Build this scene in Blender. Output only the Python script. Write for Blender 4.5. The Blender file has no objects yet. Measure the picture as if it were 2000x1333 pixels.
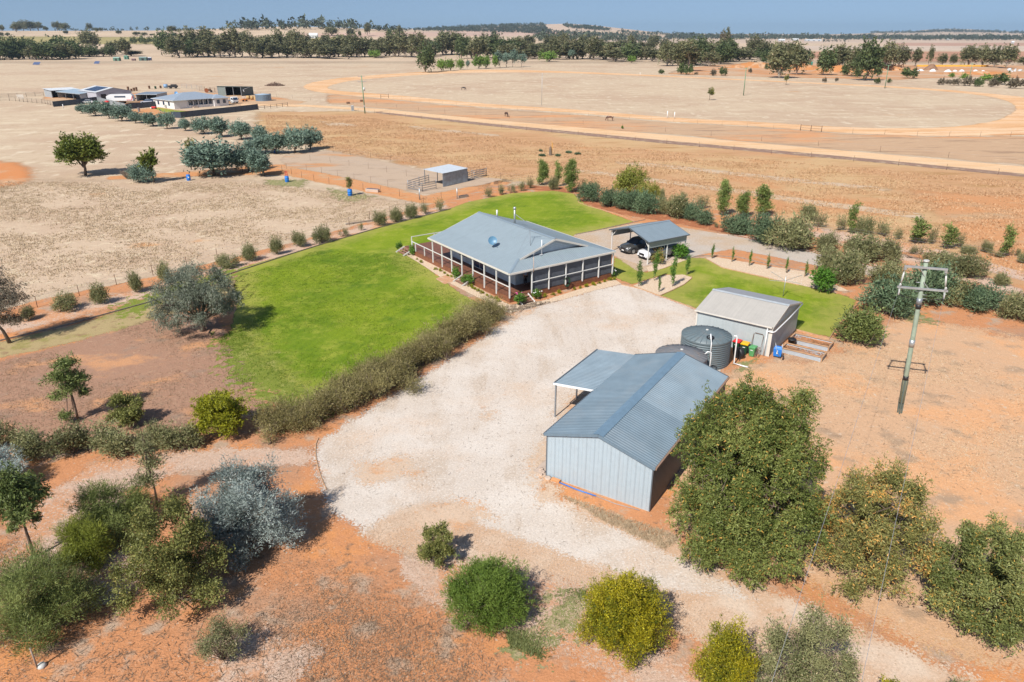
import bpy, math, random
import numpy as np
from mathutils import Vector, Matrix

# ------------------------------------------------------------ camera, sky, sun, exposure
SC = bpy.context.scene
COL = SC.collection
FPX, HC, V0 = 1388.0, 24.0, 70.0          # focal length in photo pixels, camera height in metres, horizon row
PIT = math.atan((666.5 - V0) / FPX)
CP, SP = math.cos(PIT), math.sin(PIT)
cam = bpy.data.cameras.new('camera')
cam.sensor_width = 36.0
cam.lens = 36.0 * FPX / 2000.0
cam.clip_start, cam.clip_end = 0.5, 40000.0
camo = bpy.data.objects.new('camera', cam)
COL.objects.link(camo)
camo.location = (0, 0, HC)
camo.rotation_euler = (math.pi / 2 - PIT, 0, 0)
SC.camera = camo

SUN_EL = math.radians(46.0)
SUN_DIR = Vector((0.545, 0.838, 0)).normalized()      # the way shadows fall
world = bpy.data.worlds.new('World')
SC.world = world
world.use_nodes = True
wn = world.node_tree
sky = wn.nodes.new('ShaderNodeTexSky')
sky.sky_type = 'NISHITA'
sky.sun_disc = False
sky.sun_elevation = SUN_EL
sky.sun_rotation = math.atan2(-SUN_DIR.x, -SUN_DIR.y)
sky.altitude = 200
sky.air_density = 1.0
sky.dust_density = 0.6
sky.ozone_density = 1.0
bg = wn.nodes['Background']
bg.inputs['Strength'].default_value = 0.105
# the whole dome is read a little higher up, so that its lowest band is the clear pale blue of the photograph
tc = wn.nodes.new('ShaderNodeTexCoord'); vm = wn.nodes.new('ShaderNodeVectorMath'); vm.operation = 'ADD'; vm.inputs[1].default_value = (0, 0, 0.165)
wn.links.new(tc.outputs[0], vm.inputs[0]); wn.links.new(vm.outputs[0], sky.inputs[0])
wn.links.new(sky.outputs[0], bg.inputs['Color'])
sl = bpy.data.lights.new('sun', 'SUN')
sl.energy = 5.0
sl.angle = math.radians(0.5)
sl.color = (1.0, 0.955, 0.89)
so = bpy.data.objects.new('sun', sl)
COL.objects.link(so)
so.rotation_euler = Vector((SUN_DIR.x * math.cos(SUN_EL), SUN_DIR.y * math.cos(SUN_EL), -math.sin(SUN_EL))).to_track_quat('-Z', 'Y').to_euler()
so.location = (0, 0, 200)
SC.view_settings.view_transform = 'Standard'
SC.view_settings.look = 'None'
SC.view_settings.gamma = 1.0
SC.view_settings.exposure = 0.16
SC.view_settings.use_curve_mapping = False
SC.render.engine = 'CYCLES'
SC.cycles.max_bounces = 5
SC.cycles.diffuse_bounces = 1
SC.cycles.glossy_bounces = 2
SC.cycles.transmission_bounces = 3
SC.cycles.transparent_max_bounces = 10
SC.cycles.volume_bounces = 0
HAZE = 0.00006

# ------------------------------------------------------------ photo pixel -> place on the ground
def G(u, v, z=0.0):
    a, c = u - 1000.0, -(v - 666.5)
    dy, dz = FPX * CP + c * SP, -FPX * SP + c * CP
    t = (z - HC) / dz
    return Vector((a * t, dy * t, z))
def PX(x, y, z=0.0):
    dz = z - HC
    zc = y * CP - dz * SP
    return 1000 + FPX * x / zc, 666.5 - FPX * (y * SP + dz * CP) / zc
def mpp(y):
    return (y * CP + SP * HC) / FPX
def top_height(x, y, v):
    lo, hi = -5.0, (20.0 if y < 150 else 160.0)
    for _ in range(40):
        m = (lo + hi) / 2
        if PX(x, y, m)[1] > v: lo = m
        else: hi = m
    return lo
_L1 = ([-900, 0, 150, 300, 400, 480, 560, 640, 720, 780, 900, 1100, 1300, 3000], [62, 61.5, 61.5, 61, 59, 56, 54, 55, 58, 62, 69, 76, 84, 85])
_L2 = ([-900, 0, 600, 740, 800, 900, 960, 1000, 1060, 1110, 1160, 1200, 1250, 1300, 1400, 1500, 1600, 3000], [63, 63, 60, 59, 58, 55, 53, 51, 50, 49, 52, 56, 61, 66, 70, 72, 73, 74])
_L3 = ([-900, 1500, 1600, 1690, 1720, 1780, 1800, 1850, 1900, 1950, 2000, 2100, 3000], [66, 67, 68, 66, 63.5, 63, 60, 58, 59, 62, 65, 67, 68])
def terrain(x, y):
    """height of the land: flat to 900 m, then low rises and hills (arrays)"""
    x = np.asarray(x, float); y = np.asarray(y, float)
    u = 1000 + 1511 * x / np.maximum(y, 1.0)
    z1 = np.maximum(0, 24 + (70 - np.interp(u, *_L1)) * 1.52)
    z2 = 24 + (70 - np.interp(u, *_L2)) * 3.31
    z3 = 24 + (70 - np.interp(u, *_L3)) * 6.29
    def ss(a, b, t):
        q = np.clip((t - a) / (b - a), 0, 1)
        return q * q * (3 - 2 * q)
    z = z1 * ss(900, 2300, y)
    z = z + (z2 - z) * ss(2900, 5000, y)
    z = z + (z3 - z) * ss(6200, 9500, y)
    return z
def GT(u, v):
    """pixel to the rolling land beyond 900 m"""
    g = G(u, v) if v > 71 else None
    if g is not None and g.y < 900: return g
    a, c = u - 1000.0, -(v - 666.5)
    dy, dz = FPX * CP + c * SP, -FPX * SP + c * CP
    ys = np.geomspace(880, 11500, 900)
    t = ys / dy
    zr = HC + dz * t
    zt = terrain(a * t, ys)
    k = np.argmax(zr < zt)
    if not (zr < zt).any():
        k = int(np.argmin(zr - zt))
    return Vector((a * t[k], ys[k], zt[k]))

# ------------------------------------------------------------ bookkeeping
def link(o, parent=None):
    COL.objects.link(o)
    if parent is not None: o.parent = parent
    return o
def tag(o, label=None, cat=None, group=None, kind=None):
    if label: o['label'] = label
    if cat: o['category'] = cat
    if group: o['group'] = group
    if kind: o['kind'] = kind
    return o
def empty(name, loc=(0, 0, 0), rz=0.0, label=None, cat=None, group=None):
    o = bpy.data.objects.new(name, None)
    o.empty_display_size = 0.3
    o.location = loc; o.rotation_euler = (0, 0, rz)
    return tag(link(o), label, cat, group)
def copy_tree(o, parent=None):
    c = o.copy(); COL.objects.link(c); c.parent = parent
    for ch in list(o.children): copy_tree(ch, c)
    return c

_ORD = 'first second third fourth fifth sixth seventh eighth ninth tenth eleventh twelfth thirteenth fourteenth fifteenth sixteenth seventeenth eighteenth nineteenth'.split()
_TEN = {2: 'twenty', 3: 'thirty', 4: 'forty', 5: 'fifty', 6: 'sixty'}
def nth(i):
    if i < 19: return _ORD[i]
    t, r = divmod(i + 1, 10)
    return _TEN[t] + '-' + _ORD[r - 1] if r else _TEN[t][:-1] + 'ieth'
class MB:
    """collects polygons; build() links them as ONE mesh object"""
    def __init__(s): s.v = []; s.f = []; s.sm = []
    def poly(s, pts, smooth=False):
        n = len(s.v); s.v += [tuple(p) for p in pts]; s.f.append(tuple(range(n, n + len(pts)))); s.sm.append(smooth)
    def grid(s, rows, closed=False, smooth=True):
        n = len(s.v); m = len(rows[0])
        for r in rows: s.v += [tuple(p) for p in r]
        for i in range(len(rows) - 1):
            for j in range(m if closed else m - 1):
                k = (j + 1) % m
                s.f.append((n + i * m + j, n + i * m + k, n + (i + 1) * m + k, n + (i + 1) * m + j)); s.sm.append(smooth)
    def box(s, c, d, rz=0.0, M=None):
        """box of size d centred at c, turned rz about z"""
        cx, cy, cz = c; x, y, z = d[0] / 2, d[1] / 2, d[2] / 2
        ca, sa = math.cos(rz), math.sin(rz)
        P = []
        for q in ((-x, -y, -z), (x, -y, -z), (x, y, -z), (-x, y, -z), (-x, -y, z), (x, -y, z), (x, y, z), (-x, y, z)):
            p = (cx + q[0] * ca - q[1] * sa, cy + q[0] * sa + q[1] * ca, cz + q[2])
            P.append(tuple(M @ Vector(p)) if M else p)
        n = len(s.v); s.v += P
        for f in ((0, 3, 2, 1), (4, 5, 6, 7), (0, 1, 5, 4), (1, 2, 6, 5), (2, 3, 7, 6), (3, 0, 4, 7)):
            s.f.append(tuple(n + i for i in f)); s.sm.append(False)
        return s
    def b(s, x0, x1, y0, y1, z0, z1):
        return s.box(((x0 + x1) / 2, (y0 + y1) / 2, (z0 + z1) / 2), (abs(x1 - x0), abs(y1 - y0), abs(z1 - z0)))
    def beam(s, p, q, w, h=None, up=(0, 0, 1)):
        """square bar from p to q"""
        p, q = Vector(p), Vector(q); h = h or w
        d = (q - p).normalized(); u = Vector(up)
        if abs(d.dot(u)) > 0.99: u = Vector((0, 1, 0))
        a = d.cross(u).normalized() * w / 2; e = a.cross(d).normalized() * h / 2
        P = [p - a - e, p + a - e, p + a + e, p - a + e, q - a - e, q + a - e, q + a + e, q - a + e]
        n = len(s.v); s.v += [tuple(x) for x in P]
        for f in ((0, 1, 2, 3), (4, 7, 6, 5), (0, 4, 5, 1), (1, 5, 6, 2), (2, 6, 7, 3), (3, 7, 4, 0)):
            s.f.append(tuple(n + i for i in f)); s.sm.append(False)
        return s
    def tube(s, pts, r, n=8, caps=True):
        """round tube along pts, r a number or one per point"""
        pts = [Vector(p) for p in pts]
        rr = [r] * len(pts) if isinstance(r, (int, float)) else list(r)
        base = len(s.v)
        for i, p in enumerate(pts):
            d = (pts[min(i + 1, len(pts) - 1)] - pts[max(i - 1, 0)]).normalized()
            u = Vector((0, 0, 1)) if abs(d.z) < 0.9 else Vector((1, 0, 0))
            a = d.cross(u).normalized(); e = d.cross(a)
            for k in range(n):
                t = 2 * math.pi * k / n
                s.v.append(tuple(p + (a * math.cos(t) + e * math.sin(t)) * rr[i]))
        for i in range(len(pts) - 1):
            for k in range(n):
                m = (k + 1) % n
                s.f.append((base + i * n + k, base + i * n + m, base + (i + 1) * n + m, base + (i + 1) * n + k)); s.sm.append(True)
        if caps:
            s.f.append(tuple(base + k for k in range(n))[::-1]); s.sm.append(False)
            s.f.append(tuple(base + (len(pts) - 1) * n + k for k in range(n))); s.sm.append(False)
        return s
    def lathe(s, prof, n=32, c=(0, 0, 0), smooth=True):
        rows = [[(c[0] + r * math.cos(2 * math.pi * k / n), c[1] + r * math.sin(2 * math.pi * k / n), c[2] + z) for k in range(n)] for r, z in prof]
        s.grid(rows, closed=True, smooth=smooth)
        return s
    def prism(s, outline, axis, a, e):
        """outline of (p, q) pushed along axis from a to e: 'x' -> (p,q)=(y,z), 'y' -> (x,z), 'z' -> (x,y)"""
        def mk(p, q, t):
            return (t, p, q) if axis == 'x' else ((p, t, q) if axis == 'y' else (p, q, t))
        n = len(outline)
        s.poly([mk(p, q, a) for p, q in outline]); s.poly([mk(p, q, e) for p, q in outline][::-1])
        for i in range(n):
            p, q = outline[i], outline[(i + 1) % n]
            s.poly([mk(*p, a), mk(*q, a), mk(*q, e), mk(*p, e)])
        return s
    def ribbed(s, p0, p1, p2, p3, pitch=0.2, depth=0.03, rib=0.3, nrm=None, back=0.0):
        """sheet of roll-formed steel between the edge p0-p1 and the edge p3-p2, ribs running from one to the other"""
        p0, p1, p2, p3 = map(Vector, (p0, p1, p2, p3))
        N = Vector(nrm) if nrm else (p1 - p0).cross(p3 - p0).normalized()
        n = max(2, round(max((p1 - p0).length, (p2 - p3).length) / pitch))
        ts = []
        for i in range(n):
            a = i / n; w = 1.0 / n
            ts += [(a, 0), (a + w * (0.5 - rib), 0), (a + w * (0.5 - rib * 0.5), 1), (a + w * (0.5 + rib * 0.5), 1), (a + w * (0.5 + rib), 0)]
        ts.append((1.0, 0))
        s.grid([[p0.lerp(p1, t) + N * depth * h for t, h in ts], [p3.lerp(p2, t) + N * depth * h for t, h in ts]], smooth=False)
        return s
    def mesh(s, name):
        m = bpy.data.meshes.new(name)
        m.from_pydata(s.v, [], s.f)
        m.polygons.foreach_set('use_smooth', s.sm)
        m.update()
        return m
    def build(s, name, mat, parent=None, bevel=0.0, loc=None, rz=None):
        m = s.mesh(name)
        if mat: m.materials.append(mat)
        o = bpy.data.objects.new(name, m)
        link(o, parent)
        if loc is not None: o.location = loc
        if rz is not None: o.rotation_euler = (0, 0, rz)
        if bevel:
            b = o.modifiers.new('soft_edge', 'BEVEL'); b.width = bevel; b.segments = 2; b.limit_method = 'ANGLE'
        return o

def tri_mesh(name, V, mat, lc=None):
    """V: (n,3,3) array of triangles; lc: one number per face, kept as the attribute 'lc'"""
    n = len(V)
    m = bpy.data.meshes.new(name)
    m.vertices.add(n * 3); m.loops.add(n * 3); m.polygons.add(n)
    m.vertices.foreach_set('co', np.ascontiguousarray(V, dtype=np.float32).ravel())
    m.loops.foreach_set('vertex_index', np.arange(n * 3, dtype=np.int32))
    m.polygons.foreach_set('loop_start', np.arange(0, n * 3, 3, dtype=np.int32))
    m.update(calc_edges=True)
    if lc is not None:
        a = m.attributes.new('lc', 'FLOAT', 'FACE'); a.data.foreach_set('value', np.asarray(lc, dtype=np.float32))
    if mat: m.materials.append(mat)
    return m

# ------------------------------------------------------------ materials
class NT:
    def __init__(s, name):
        s.m = bpy.data.materials.new(name); s.m.use_nodes = True
        s.t = s.m.node_tree; s.t.nodes.clear()
        s.out = s.t.nodes.new('ShaderNodeOutputMaterial')
    def n(s, kind, ins=None, out=0, **props):
        d = s.t.nodes.new(kind)
        for k, v in props.items(): setattr(d, k, v)
        for k, v in (ins or {}).items():
            if isinstance(v, bpy.types.NodeSocket): s.t.links.new(v, d.inputs[k])
            else: d.inputs[k].default_value = v
        return d.outputs[out]
    def noise(s, vec, scale, detail=3, rough=0.55, dist=0.0):
        return s.n('ShaderNodeTexNoise', {'Vector': vec, 'Scale': scale, 'Detail': detail, 'Roughness': rough, 'Distortion': dist})
    def step(s, x, lo, hi):
        return s.n('ShaderNodeMapRange', {'Value': x, 'From Min': lo, 'From Max': hi}, interpolation_type='SMOOTHSTEP')
    def mix(s, f, a, b):
        d = s.t.nodes.new('ShaderNodeMix'); d.data_type = 'RGBA'
        for i, v in ((0, f), (6, a), (7, b)):
            if isinstance(v, bpy.types.NodeSocket): s.t.links.new(v, d.inputs[i])
            else: d.inputs[i].default_value = (*v, 1) if isinstance(v, tuple) and len(v) == 3 else v
        return d.outputs[2]
    def math(s, op, a, b=0.0):
        return s.n('ShaderNodeMath', {0: a, 1: b}, operation=op)
    def mul(s, c, f):
        return s.n('ShaderNodeVectorMath', {0: c, 'Scale': f}, operation='SCALE')
    def pos(s): return s.n('ShaderNodeNewGeometry')
    def obj(s): return s.n('ShaderNodeTexCoord', out=3)
    def scl(s, v, k): return s.n('ShaderNodeVectorMath', {0: v, 1: k}, operation='MULTIPLY')
    def attr(s, name, out=2): return s.n('ShaderNodeAttribute', out=out, attribute_name=name)
    def bump(s, h, strength, dist):
        return s.n('ShaderNodeBump', {'Height': h, 'Strength': strength, 'Distance': dist})
    def bsdf(s, col, rough=0.6, metal=0.0, nrm=None, spec=0.5):
        d = {'Base Color': col if isinstance(col, bpy.types.NodeSocket) else (*col[:3], 1), 'Roughness': rough, 'Metallic': metal, 'Specular IOR Level': spec}
        if nrm is not None: d['Normal'] = nrm
        return s.n('ShaderNodeBsdfPrincipled', d)
    def done(s, sh):
        s.t.links.new(sh, s.out.inputs['Surface']); return s.m

def plain(name, col, rough=0.55, metal=0.0, var=0.12, scale=3.0, dirt=0.0, dirtcol=(0.42, 0.25, 0.14), spec=0.5):
    t = NT(name); p = t.obj()
    n1 = t.noise(p, scale, 4)
    k = t.n('ShaderNodeMapRange', {'Value': n1, 'From Min': 0.25, 'From Max': 0.75, 'To Min': 1 - var, 'To Max': 1 + var})
    c = t.mul(t.mix(0.0, col, col), k)
    if dirt:
        n2 = t.noise(t.scl(p, (1, 1, 0.4)), scale * 0.6, 6, 0.7)
        c = t.mix(t.math('MULTIPLY', t.step(n2, 0.45, 0.7), dirt), c, dirtcol)
    r = t.n('ShaderNodeMapRange', {'Value': n1, 'To Min': max(0.02, rough - 0.1), 'To Max': min(1, rough + 0.1)})
    return t.done(t.bsdf(c, r, metal, spec=spec))

def ground_mat(name, base, layers, bumps=((6.0, 0.5, 0.05),), edge=None, stretch=None, tint=False):
    """layers: (colour, scale, lo, hi[, (sx,sy), [detail]]); edge: (width, noise amplitude, noise scale) fades the sheet out by its 'sd' attribute"""
    t = NT(name); p = t.pos()
    c = t.mix(0.0, base, base)
    off = 0.0
    for L in layers:
        col, sc_, lo, hi = L[:4]
        st = L[4] if len(L) > 4 else (1, 1)
        de = L[5] if len(L) > 5 else 4
        vv = t.n('ShaderNodeMapping', {'Vector': p, 'Location': (off, off * 1.7, 0), 'Scale': (st[0], st[1], 1)}, vector_type='POINT')
        off += 13.7
        c = t.mix(t.step(t.noise(vv, sc_, de, 0.6), lo, hi), c, col)
    if tint:
        a = t.n('ShaderNodeAttribute', attribute_name='tint')
        w = t.n('ShaderNodeAttribute', out=3, attribute_name='tint')
        fn = t.n('ShaderNodeMapRange', {'Value': t.noise(t.scl(p, (1, 0.4, 1)), 0.012, 5, 0.6), 'From Min': .3, 'From Max': .7, 'To Min': 0.86, 'To Max': 1.14})
        c = t.mix(w, c, t.mul(a, fn))
    fine = t.noise(p, 9.0, 5, 0.75)
    c = t.mul(c, t.n('ShaderNodeMapRange', {'Value': fine, 'From Min': .3, 'From Max': .7, 'To Min': 0.82, 'To Max': 1.16}))
    nr = None
    for sc_, st, di in bumps:
        d = {'Height': t.noise(p, sc_, 5, 0.7), 'Strength': st, 'Distance': di}
        if nr is not None: d['Normal'] = nr
        nr = t.n('ShaderNodeBump', d)
    b = t.bsdf(c, 0.95, 0, nr, spec=0.1)
    if edge:
        w, amp, es = edge
        e = t.math('ADD', t.attr('sd'), t.math('MULTIPLY', t.math('SUBTRACT', t.noise(p, es, 6, 0.7), 0.5), amp))
        e = t.math('ADD', e, t.math('MULTIPLY', t.math('SUBTRACT', t.noise(p, 7.0, 3, 0.8), 0.5), w * 4.0))
        a = t.step(e, -0.02, 0.02)
        tr = t.n('ShaderNodeBsdfTransparent')
        b = t.n('ShaderNodeMixShader', {0: a, 1: tr, 2: b})
    return t.done(b)

def leaf_mat(name, a, b, accent=None, frac=0.05, trans=0.15, rough=0.5, gain=1.0):
    """a..b the run of leaf colours through a crown, accent the odd leaf"""
    t = NT(name)
    a = tuple(q * gain for q in a); b = tuple(q * gain for q in b)
    lc = t.attr('lc')
    oi = t.n('ShaderNodeObjectInfo', out=5)
    c = t.mix(lc, a, b)
    if accent: c = t.mix(t.step(lc, 1 - frac, 1 - frac + 0.01), c, accent)
    k = t.n('ShaderNodeMapRange', {'Value': oi, 'To Min': 0.85, 'To Max': 1.15})
    c = t.mul(c, k)
    d = t.bsdf(c, rough, spec=0.25)
    tl = t.n('ShaderNodeBsdfTranslucent', {'Color': t.mul(c, 1.1)})
    return t.done(t.n('ShaderNodeMixShader', {0: trans, 1: d, 2: tl}))

# ------------------------------------------------------------ sheets of ground
def seg_sd(P, poly):
    """signed distance (inside > 0) from points P (n,2) to a closed polygon"""
    poly = np.asarray(poly, float); n = len(poly)
    d = np.full(len(P), 1e9); ins = np.zeros(len(P), bool)
    for i in range(n):
        a, b = poly[i], poly[(i + 1) % n]
        ab = b - a; L = max(ab @ ab, 1e-9)
        t = np.clip(((P - a) @ ab) / L, 0, 1)
        q = P - (a + t[:, None] * ab)
        d = np.minimum(d, np.hypot(q[:, 0], q[:, 1]))
        c = (a[1] > P[:, 1]) != (b[1] > P[:, 1])
        xi = (b[0] - a[0]) * (P[:, 1] - a[1]) / (b[1] - a[1] + 1e-12) + a[0]
        ins ^= c & (P[:, 0] < xi)
    return np.where(ins, d, -d)
def smooth_poly(pts, k=4):
    """closed Catmull-Rom through pts"""
    pts = [np.array(p[:2], float) for p in pts]; n = len(pts); out = []
    for i in range(n):
        p0, p1, p2, p3 = pts[i - 1], pts[i], pts[(i + 1) % n], pts[(i + 2) % n]
        for j in range(k):
            t = j / k
            out.append(0.5 * ((2 * p1) + (p2 - p0) * t + (2 * p0 - 5 * p1 + 4 * p2 - p3) * t * t + (3 * p1 - p0 - 3 * p2 + p3) * t ** 3))
    return out
def ground_sheet(name, polys, mat, z, res, margin=0.6, holes=(), world=False, curve=0, kind='structure', label=None):
    """a sheet over the given pixel polygon, cut to a grid, with 'sd' = metres inside its outline"""
    poly = [(p if world else G(*p)) for p in polys]
    if curve: poly = smooth_poly(poly, curve)
    poly = np.array([list(p)[:2] for p in poly])
    lo, hi = poly.min(0) - margin - res, poly.max(0) + margin + res
    nx, ny = [max(2, int(math.ceil(q / res)) + 1) for q in (hi - lo)]
    X, Y = np.meshgrid(lo[0] + np.arange(nx) * res, lo[1] + np.arange(ny) * res)
    P = np.stack([X.ravel(), Y.ravel()], 1)
    sd = seg_sd(P, poly)
    for h in holes:
        hp = [(p if world else G(*p)) for p in h]
        if curve: hp = smooth_poly(hp, curve)
        sd = np.minimum(sd, -seg_sd(P, np.array([list(p)[:2] for p in hp])))
    S = sd.reshape(ny, nx)
    keep = np.maximum.reduce([S[:-1, :-1], S[1:, :-1], S[:-1, 1:], S[1:, 1:]]) > -margin
    I = np.arange(nx * ny).reshape(ny, nx)
    F = np.stack([I[:-1, :-1][keep], I[:-1, 1:][keep], I[1:, 1:][keep], I[1:, :-1][keep]], 1)
    used, inv = np.unique(F, return_inverse=True)
    F = inv.reshape(F.shape)
    m = bpy.data.meshes.new(name)
    m.vertices.add(len(used)); m.loops.add(F.size); m.polygons.add(len(F))
    co = np.zeros((len(used), 3), np.float32); co[:, :2] = P[used]; co[:, 2] = z
    m.vertices.foreach_set('co', co.ravel())
    m.loops.foreach_set('vertex_index', F.ravel().astype(np.int32))
    m.polygons.foreach_set('loop_start', np.arange(0, F.size, 4, dtype=np.int32))
    m.update(calc_edges=True)
    a = m.attributes.new('sd', 'FLOAT', 'POINT'); a.data.foreach_set('value', sd[used].astype(np.float32))
    m.materials.append(mat)
    o = link(bpy.data.objects.new(name, m))
    tag(o, label, None, None, kind)
    return o
# ------------------------------------------------------------ the land
rng = np.random.default_rng(7)
def far_ground():
    rows = [-260, -60, 0, 40, 80, 130, 200, 300, 400, 500, 600, 700, 800, 900] + list(np.geomspace(930, 12500, 150))
    az = np.concatenate([np.linspace(-2.2, -0.85, 14), np.linspace(-0.82, 0.82, 330), np.linspace(0.85, 2.2, 14)])
    Y = np.repeat(np.array(rows, float)[:, None], len(az), 1)
    X = az[None, :] * np.maximum(Y, 420.0)
    Z = np.where(Y > 900, terrain(X, Y), 0.0)
    ny, nx = X.shape
    u = 1000 + FPX * X / (Y * CP - (Z - HC) * SP)
    v = 666.5 - FPX * (Y * SP + (Z - HC) * CP) / np.maximum(Y * CP - (Z - HC) * SP, 1)
    tint = np.zeros((ny, nx, 4), np.float32)
    def paint(poly, col, w=1.0, ymin=0):
        sd = seg_sd(np.stack([u.ravel(), v.ravel()], 1), poly).reshape(ny, nx)
        k = (sd > 0) & (Y > max(ymin, 700))
        tint[k, :3] = col; tint[k, 3] = w
    paint([(-3000, 40), (5000, 40), (5000, 128), (-3000, 128)], (0.57, 0.43, 0.30), 0.9)
    paint([(-900, 70), (150, 72), (400, 74), (700, 73), (700, 79), (480, 86), (-900, 88)], (0.36, 0.30, 0.13))
    paint([(560, 66), (1040, 60), (1060, 70), (560, 74)], (0.55, 0.38, 0.29))
    paint([(930, 55), (1000, 57), (1100, 63), (1200, 66), (1100, 68), (960, 62)], (0.58, 0.40, 0.31))
    paint([(1180, 78), (2600, 74), (2600, 82), (1180, 86)], (0.57, 0.43, 0.32))
    paint([(1740, 84), (2600, 84), (2600, 90), (1740, 90)], (0.48, 0.30, 0.22))
    paint([(1500, 90), (2600, 90), (2600, 101), (1500, 98)], (0.56, 0.44, 0.34))
    paint([(1560, 101), (2600, 101), (2600, 124), (1740, 122), (1560, 112)], (0.46, 0.25, 0.16))
    paint([(1000, 44), (1300, 50), (1300, 62), (1060, 60)], (0.57, 0.43, 0.32))
    m = bpy.data.meshes.new('ground')
    I = np.arange(nx * ny).reshape(ny, nx)
    F = np.stack([I[:-1, :-1], I[:-1, 1:], I[1:, 1:], I[1:, :-1]], -1).reshape(-1, 4)
    m.vertices.add(nx * ny); m.loops.add(F.size); m.polygons.add(len(F))
    m.vertices.foreach_set('co', np.stack([X, Y, Z], -1).astype(np.float32).ravel())
    m.loops.foreach_set('vertex_index', F.ravel().astype(np.int32))
    m.polygons.foreach_set('loop_start', np.arange(0, F.size, 4, dtype=np.int32))
    m.polygons.foreach_set('use_smooth', np.ones(len(F), bool))
    m.update(calc_edges=True)
    a = m.attributes.new('tint', 'FLOAT_COLOR', 'POINT'); a.data.foreach_set('color', tint.ravel())
    m.materials.append(ground_mat('dry_paddock', (0.56, 0.43, 0.30), [
        ((0.50, 0.36, 0.25), 0.018, 0.42, 0.62), ((0.62, 0.50, 0.35), 0.11, 0.5, 0.68, (0.6, 1.6)),
        ((0.43, 0.31, 0.20), 0.55, 0.55, 0.72, (0.8, 0.5), 6), ((0.66, 0.55, 0.40), 0.30, 0.56, 0.68, (1, 0.4), 6), ((0.60, 0.47, 0.31), 1.3, 0.56, 0.72, (0.6, 1), 6),
        ((0.52, 0.26, 0.11), 0.035, 0.66, 0.74, (0.7, 1.2), 6)], bumps=((2.2, 0.6, 0.12), (14, 0.5, 0.03)), tint=True))
    o = link(bpy.data.objects.new('ground', m)); tag(o, kind='structure')
far_ground()

SOIL = (0.55, 0.225, 0.09)
STRAW = (0.47, 0.33, 0.20)
m_field = ground_mat('golden_field', (0.54, 0.31, 0.165), [
    ((0.57, 0.38, 0.20), 0.03, 0.40, 0.6), ((0.42, 0.24, 0.105), 0.25, 0.48, 0.72, (0.35, 1.4), 6),
    ((0.55, 0.27, 0.125), 0.02, 0.56, 0.66), ((0.24, 0.19, 0.06), 0.06, 0.66, 0.76, (0.5, 1.4), 6), ((0.60, 0.42, 0.22), 1.1, 0.55, 0.75, (0.4, 1), 6),
    ((0.22, 0.135, 0.06), 1.9, 0.60, 0.74, (0.5, 1), 6)],
    bumps=((1.6, 0.7, 0.16), (9, 0.6, 0.05)), edge=(4, 16, 0.12))
ground_sheet('field', [(505, 219), (700, 218), (820, 228), (1000, 246), (1300, 278), (1650, 309), (2000, 343), (2400, 384), (2700, 700), (2000, 610), (1780, 500), (1560, 440), (1300, 400), (1120, 372), (1000, 352),
                       (930, 350), (800, 322), (640, 293), (500, 256)], m_field, 0.004, 2.0, 7)
m_soilfield = ground_mat('orange_soil_field', (0.57, 0.28, 0.13), [((0.48, 0.33, 0.2), 0.12, 0.45, 0.7, (0.6, 1.2), 6), ((0.4, 0.235, 0.12), 0.9, 0.55, 0.75, (0.5, 1), 6)], edge=(3, 16, 0.06))
ground_sheet('bare_field', [(1780, 372), (2400, 400), (2500, 620), (2000, 560), (1880, 470)], m_soilfield, 0.007, 2.0, 6)
m_paleline = ground_mat('pale_stubble', (0.56, 0.42, 0.29), [((0.45, 0.28, 0.14), 0.3, 0.5, 0.62, (0.5, 1), 6)], edge=(0.8, 3.5, 0.3))
for k, q in enumerate(([(1205, 315), (1300, 322), (1450, 338), (1560, 350), (1740, 368), (1740, 374), (1560, 357), (1450, 345), (1300, 329), (1205, 320)],
                       [(1130, 332), (1200, 339), (1300, 352), (1450, 372), (1620, 395), (1800, 418), (1800, 428), (1620, 405), (1450, 380), (1300, 359), (1200, 345), (1130, 337)],
                       [(620, 236), (690, 243), (700, 247), (640, 246)], [(800, 246), (975, 264), (980, 268), (800, 251)])):
    ground_sheet('stubble_strip', q, m_paleline, 0.010, 1.0, 1.5)

# between road and track
m_mid = ground_mat('orange_paddock', (0.52, 0.345, 0.215), [((0.62, 0.31, 0.15), 0.03, 0.48, 0.6, (0.5, 1.5), 5), ((0.36, 0.235, 0.15), 0.2, 0.5, 0.7, (0.35, 1.5), 6), ((0.6, 0.43, 0.27), 0.7, 0.55, 0.72, (0.4, 1), 6)], edge=(2, 8, 0.1))
ground_sheet('track_side_paddock', [(640, 184), (775, 197), (950, 213), (1125, 224), (1300, 240), (1475, 249), (1650, 262), (1825, 268), (2100, 266), (2300, 260), (2500, 345), (2000, 322), (1650, 293), (1300, 262), (1000, 243), (840, 222), (740, 211), (640, 203)], m_mid, 0.004, 3.0, 3)
m_verge = ground_mat('purple_grass_verge', (0.31, 0.20, 0.15), [((0.48, 0.36, 0.25), 0.5, 0.50, 0.66, (1, 1), 5), ((0.13, 0.10, 0.055), 1.1, 0.55, 0.7, (1, 1), 5)], bumps=((2, 0.9, 0.2),), edge=(0.4, 1.5, 0.6))
ground_sheet('verge', [(735, 217), (835, 227), (950, 239.5), (1300, 273), (1650, 304.5), (2000, 338.5), (2500, 386), (2500, 397), (2000, 346), (1650, 312), (1300, 281), (950, 246), (835, 233), (735, 221)], m_verge, 0.012, 0.8, 1.0)
m_road = ground_mat('dirt_road', (0.72, 0.48, 0.28), [((0.68, 0.42, 0.22), 0.08, 0.45, 0.65, (0.4, 2)), ((0.78, 0.56, 0.36), 0.5, 0.5, 0.7, (0.3, 2))], bumps=((4, 0.3, 0.04),), edge=(0.3, 0.9, 0.7))
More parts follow.
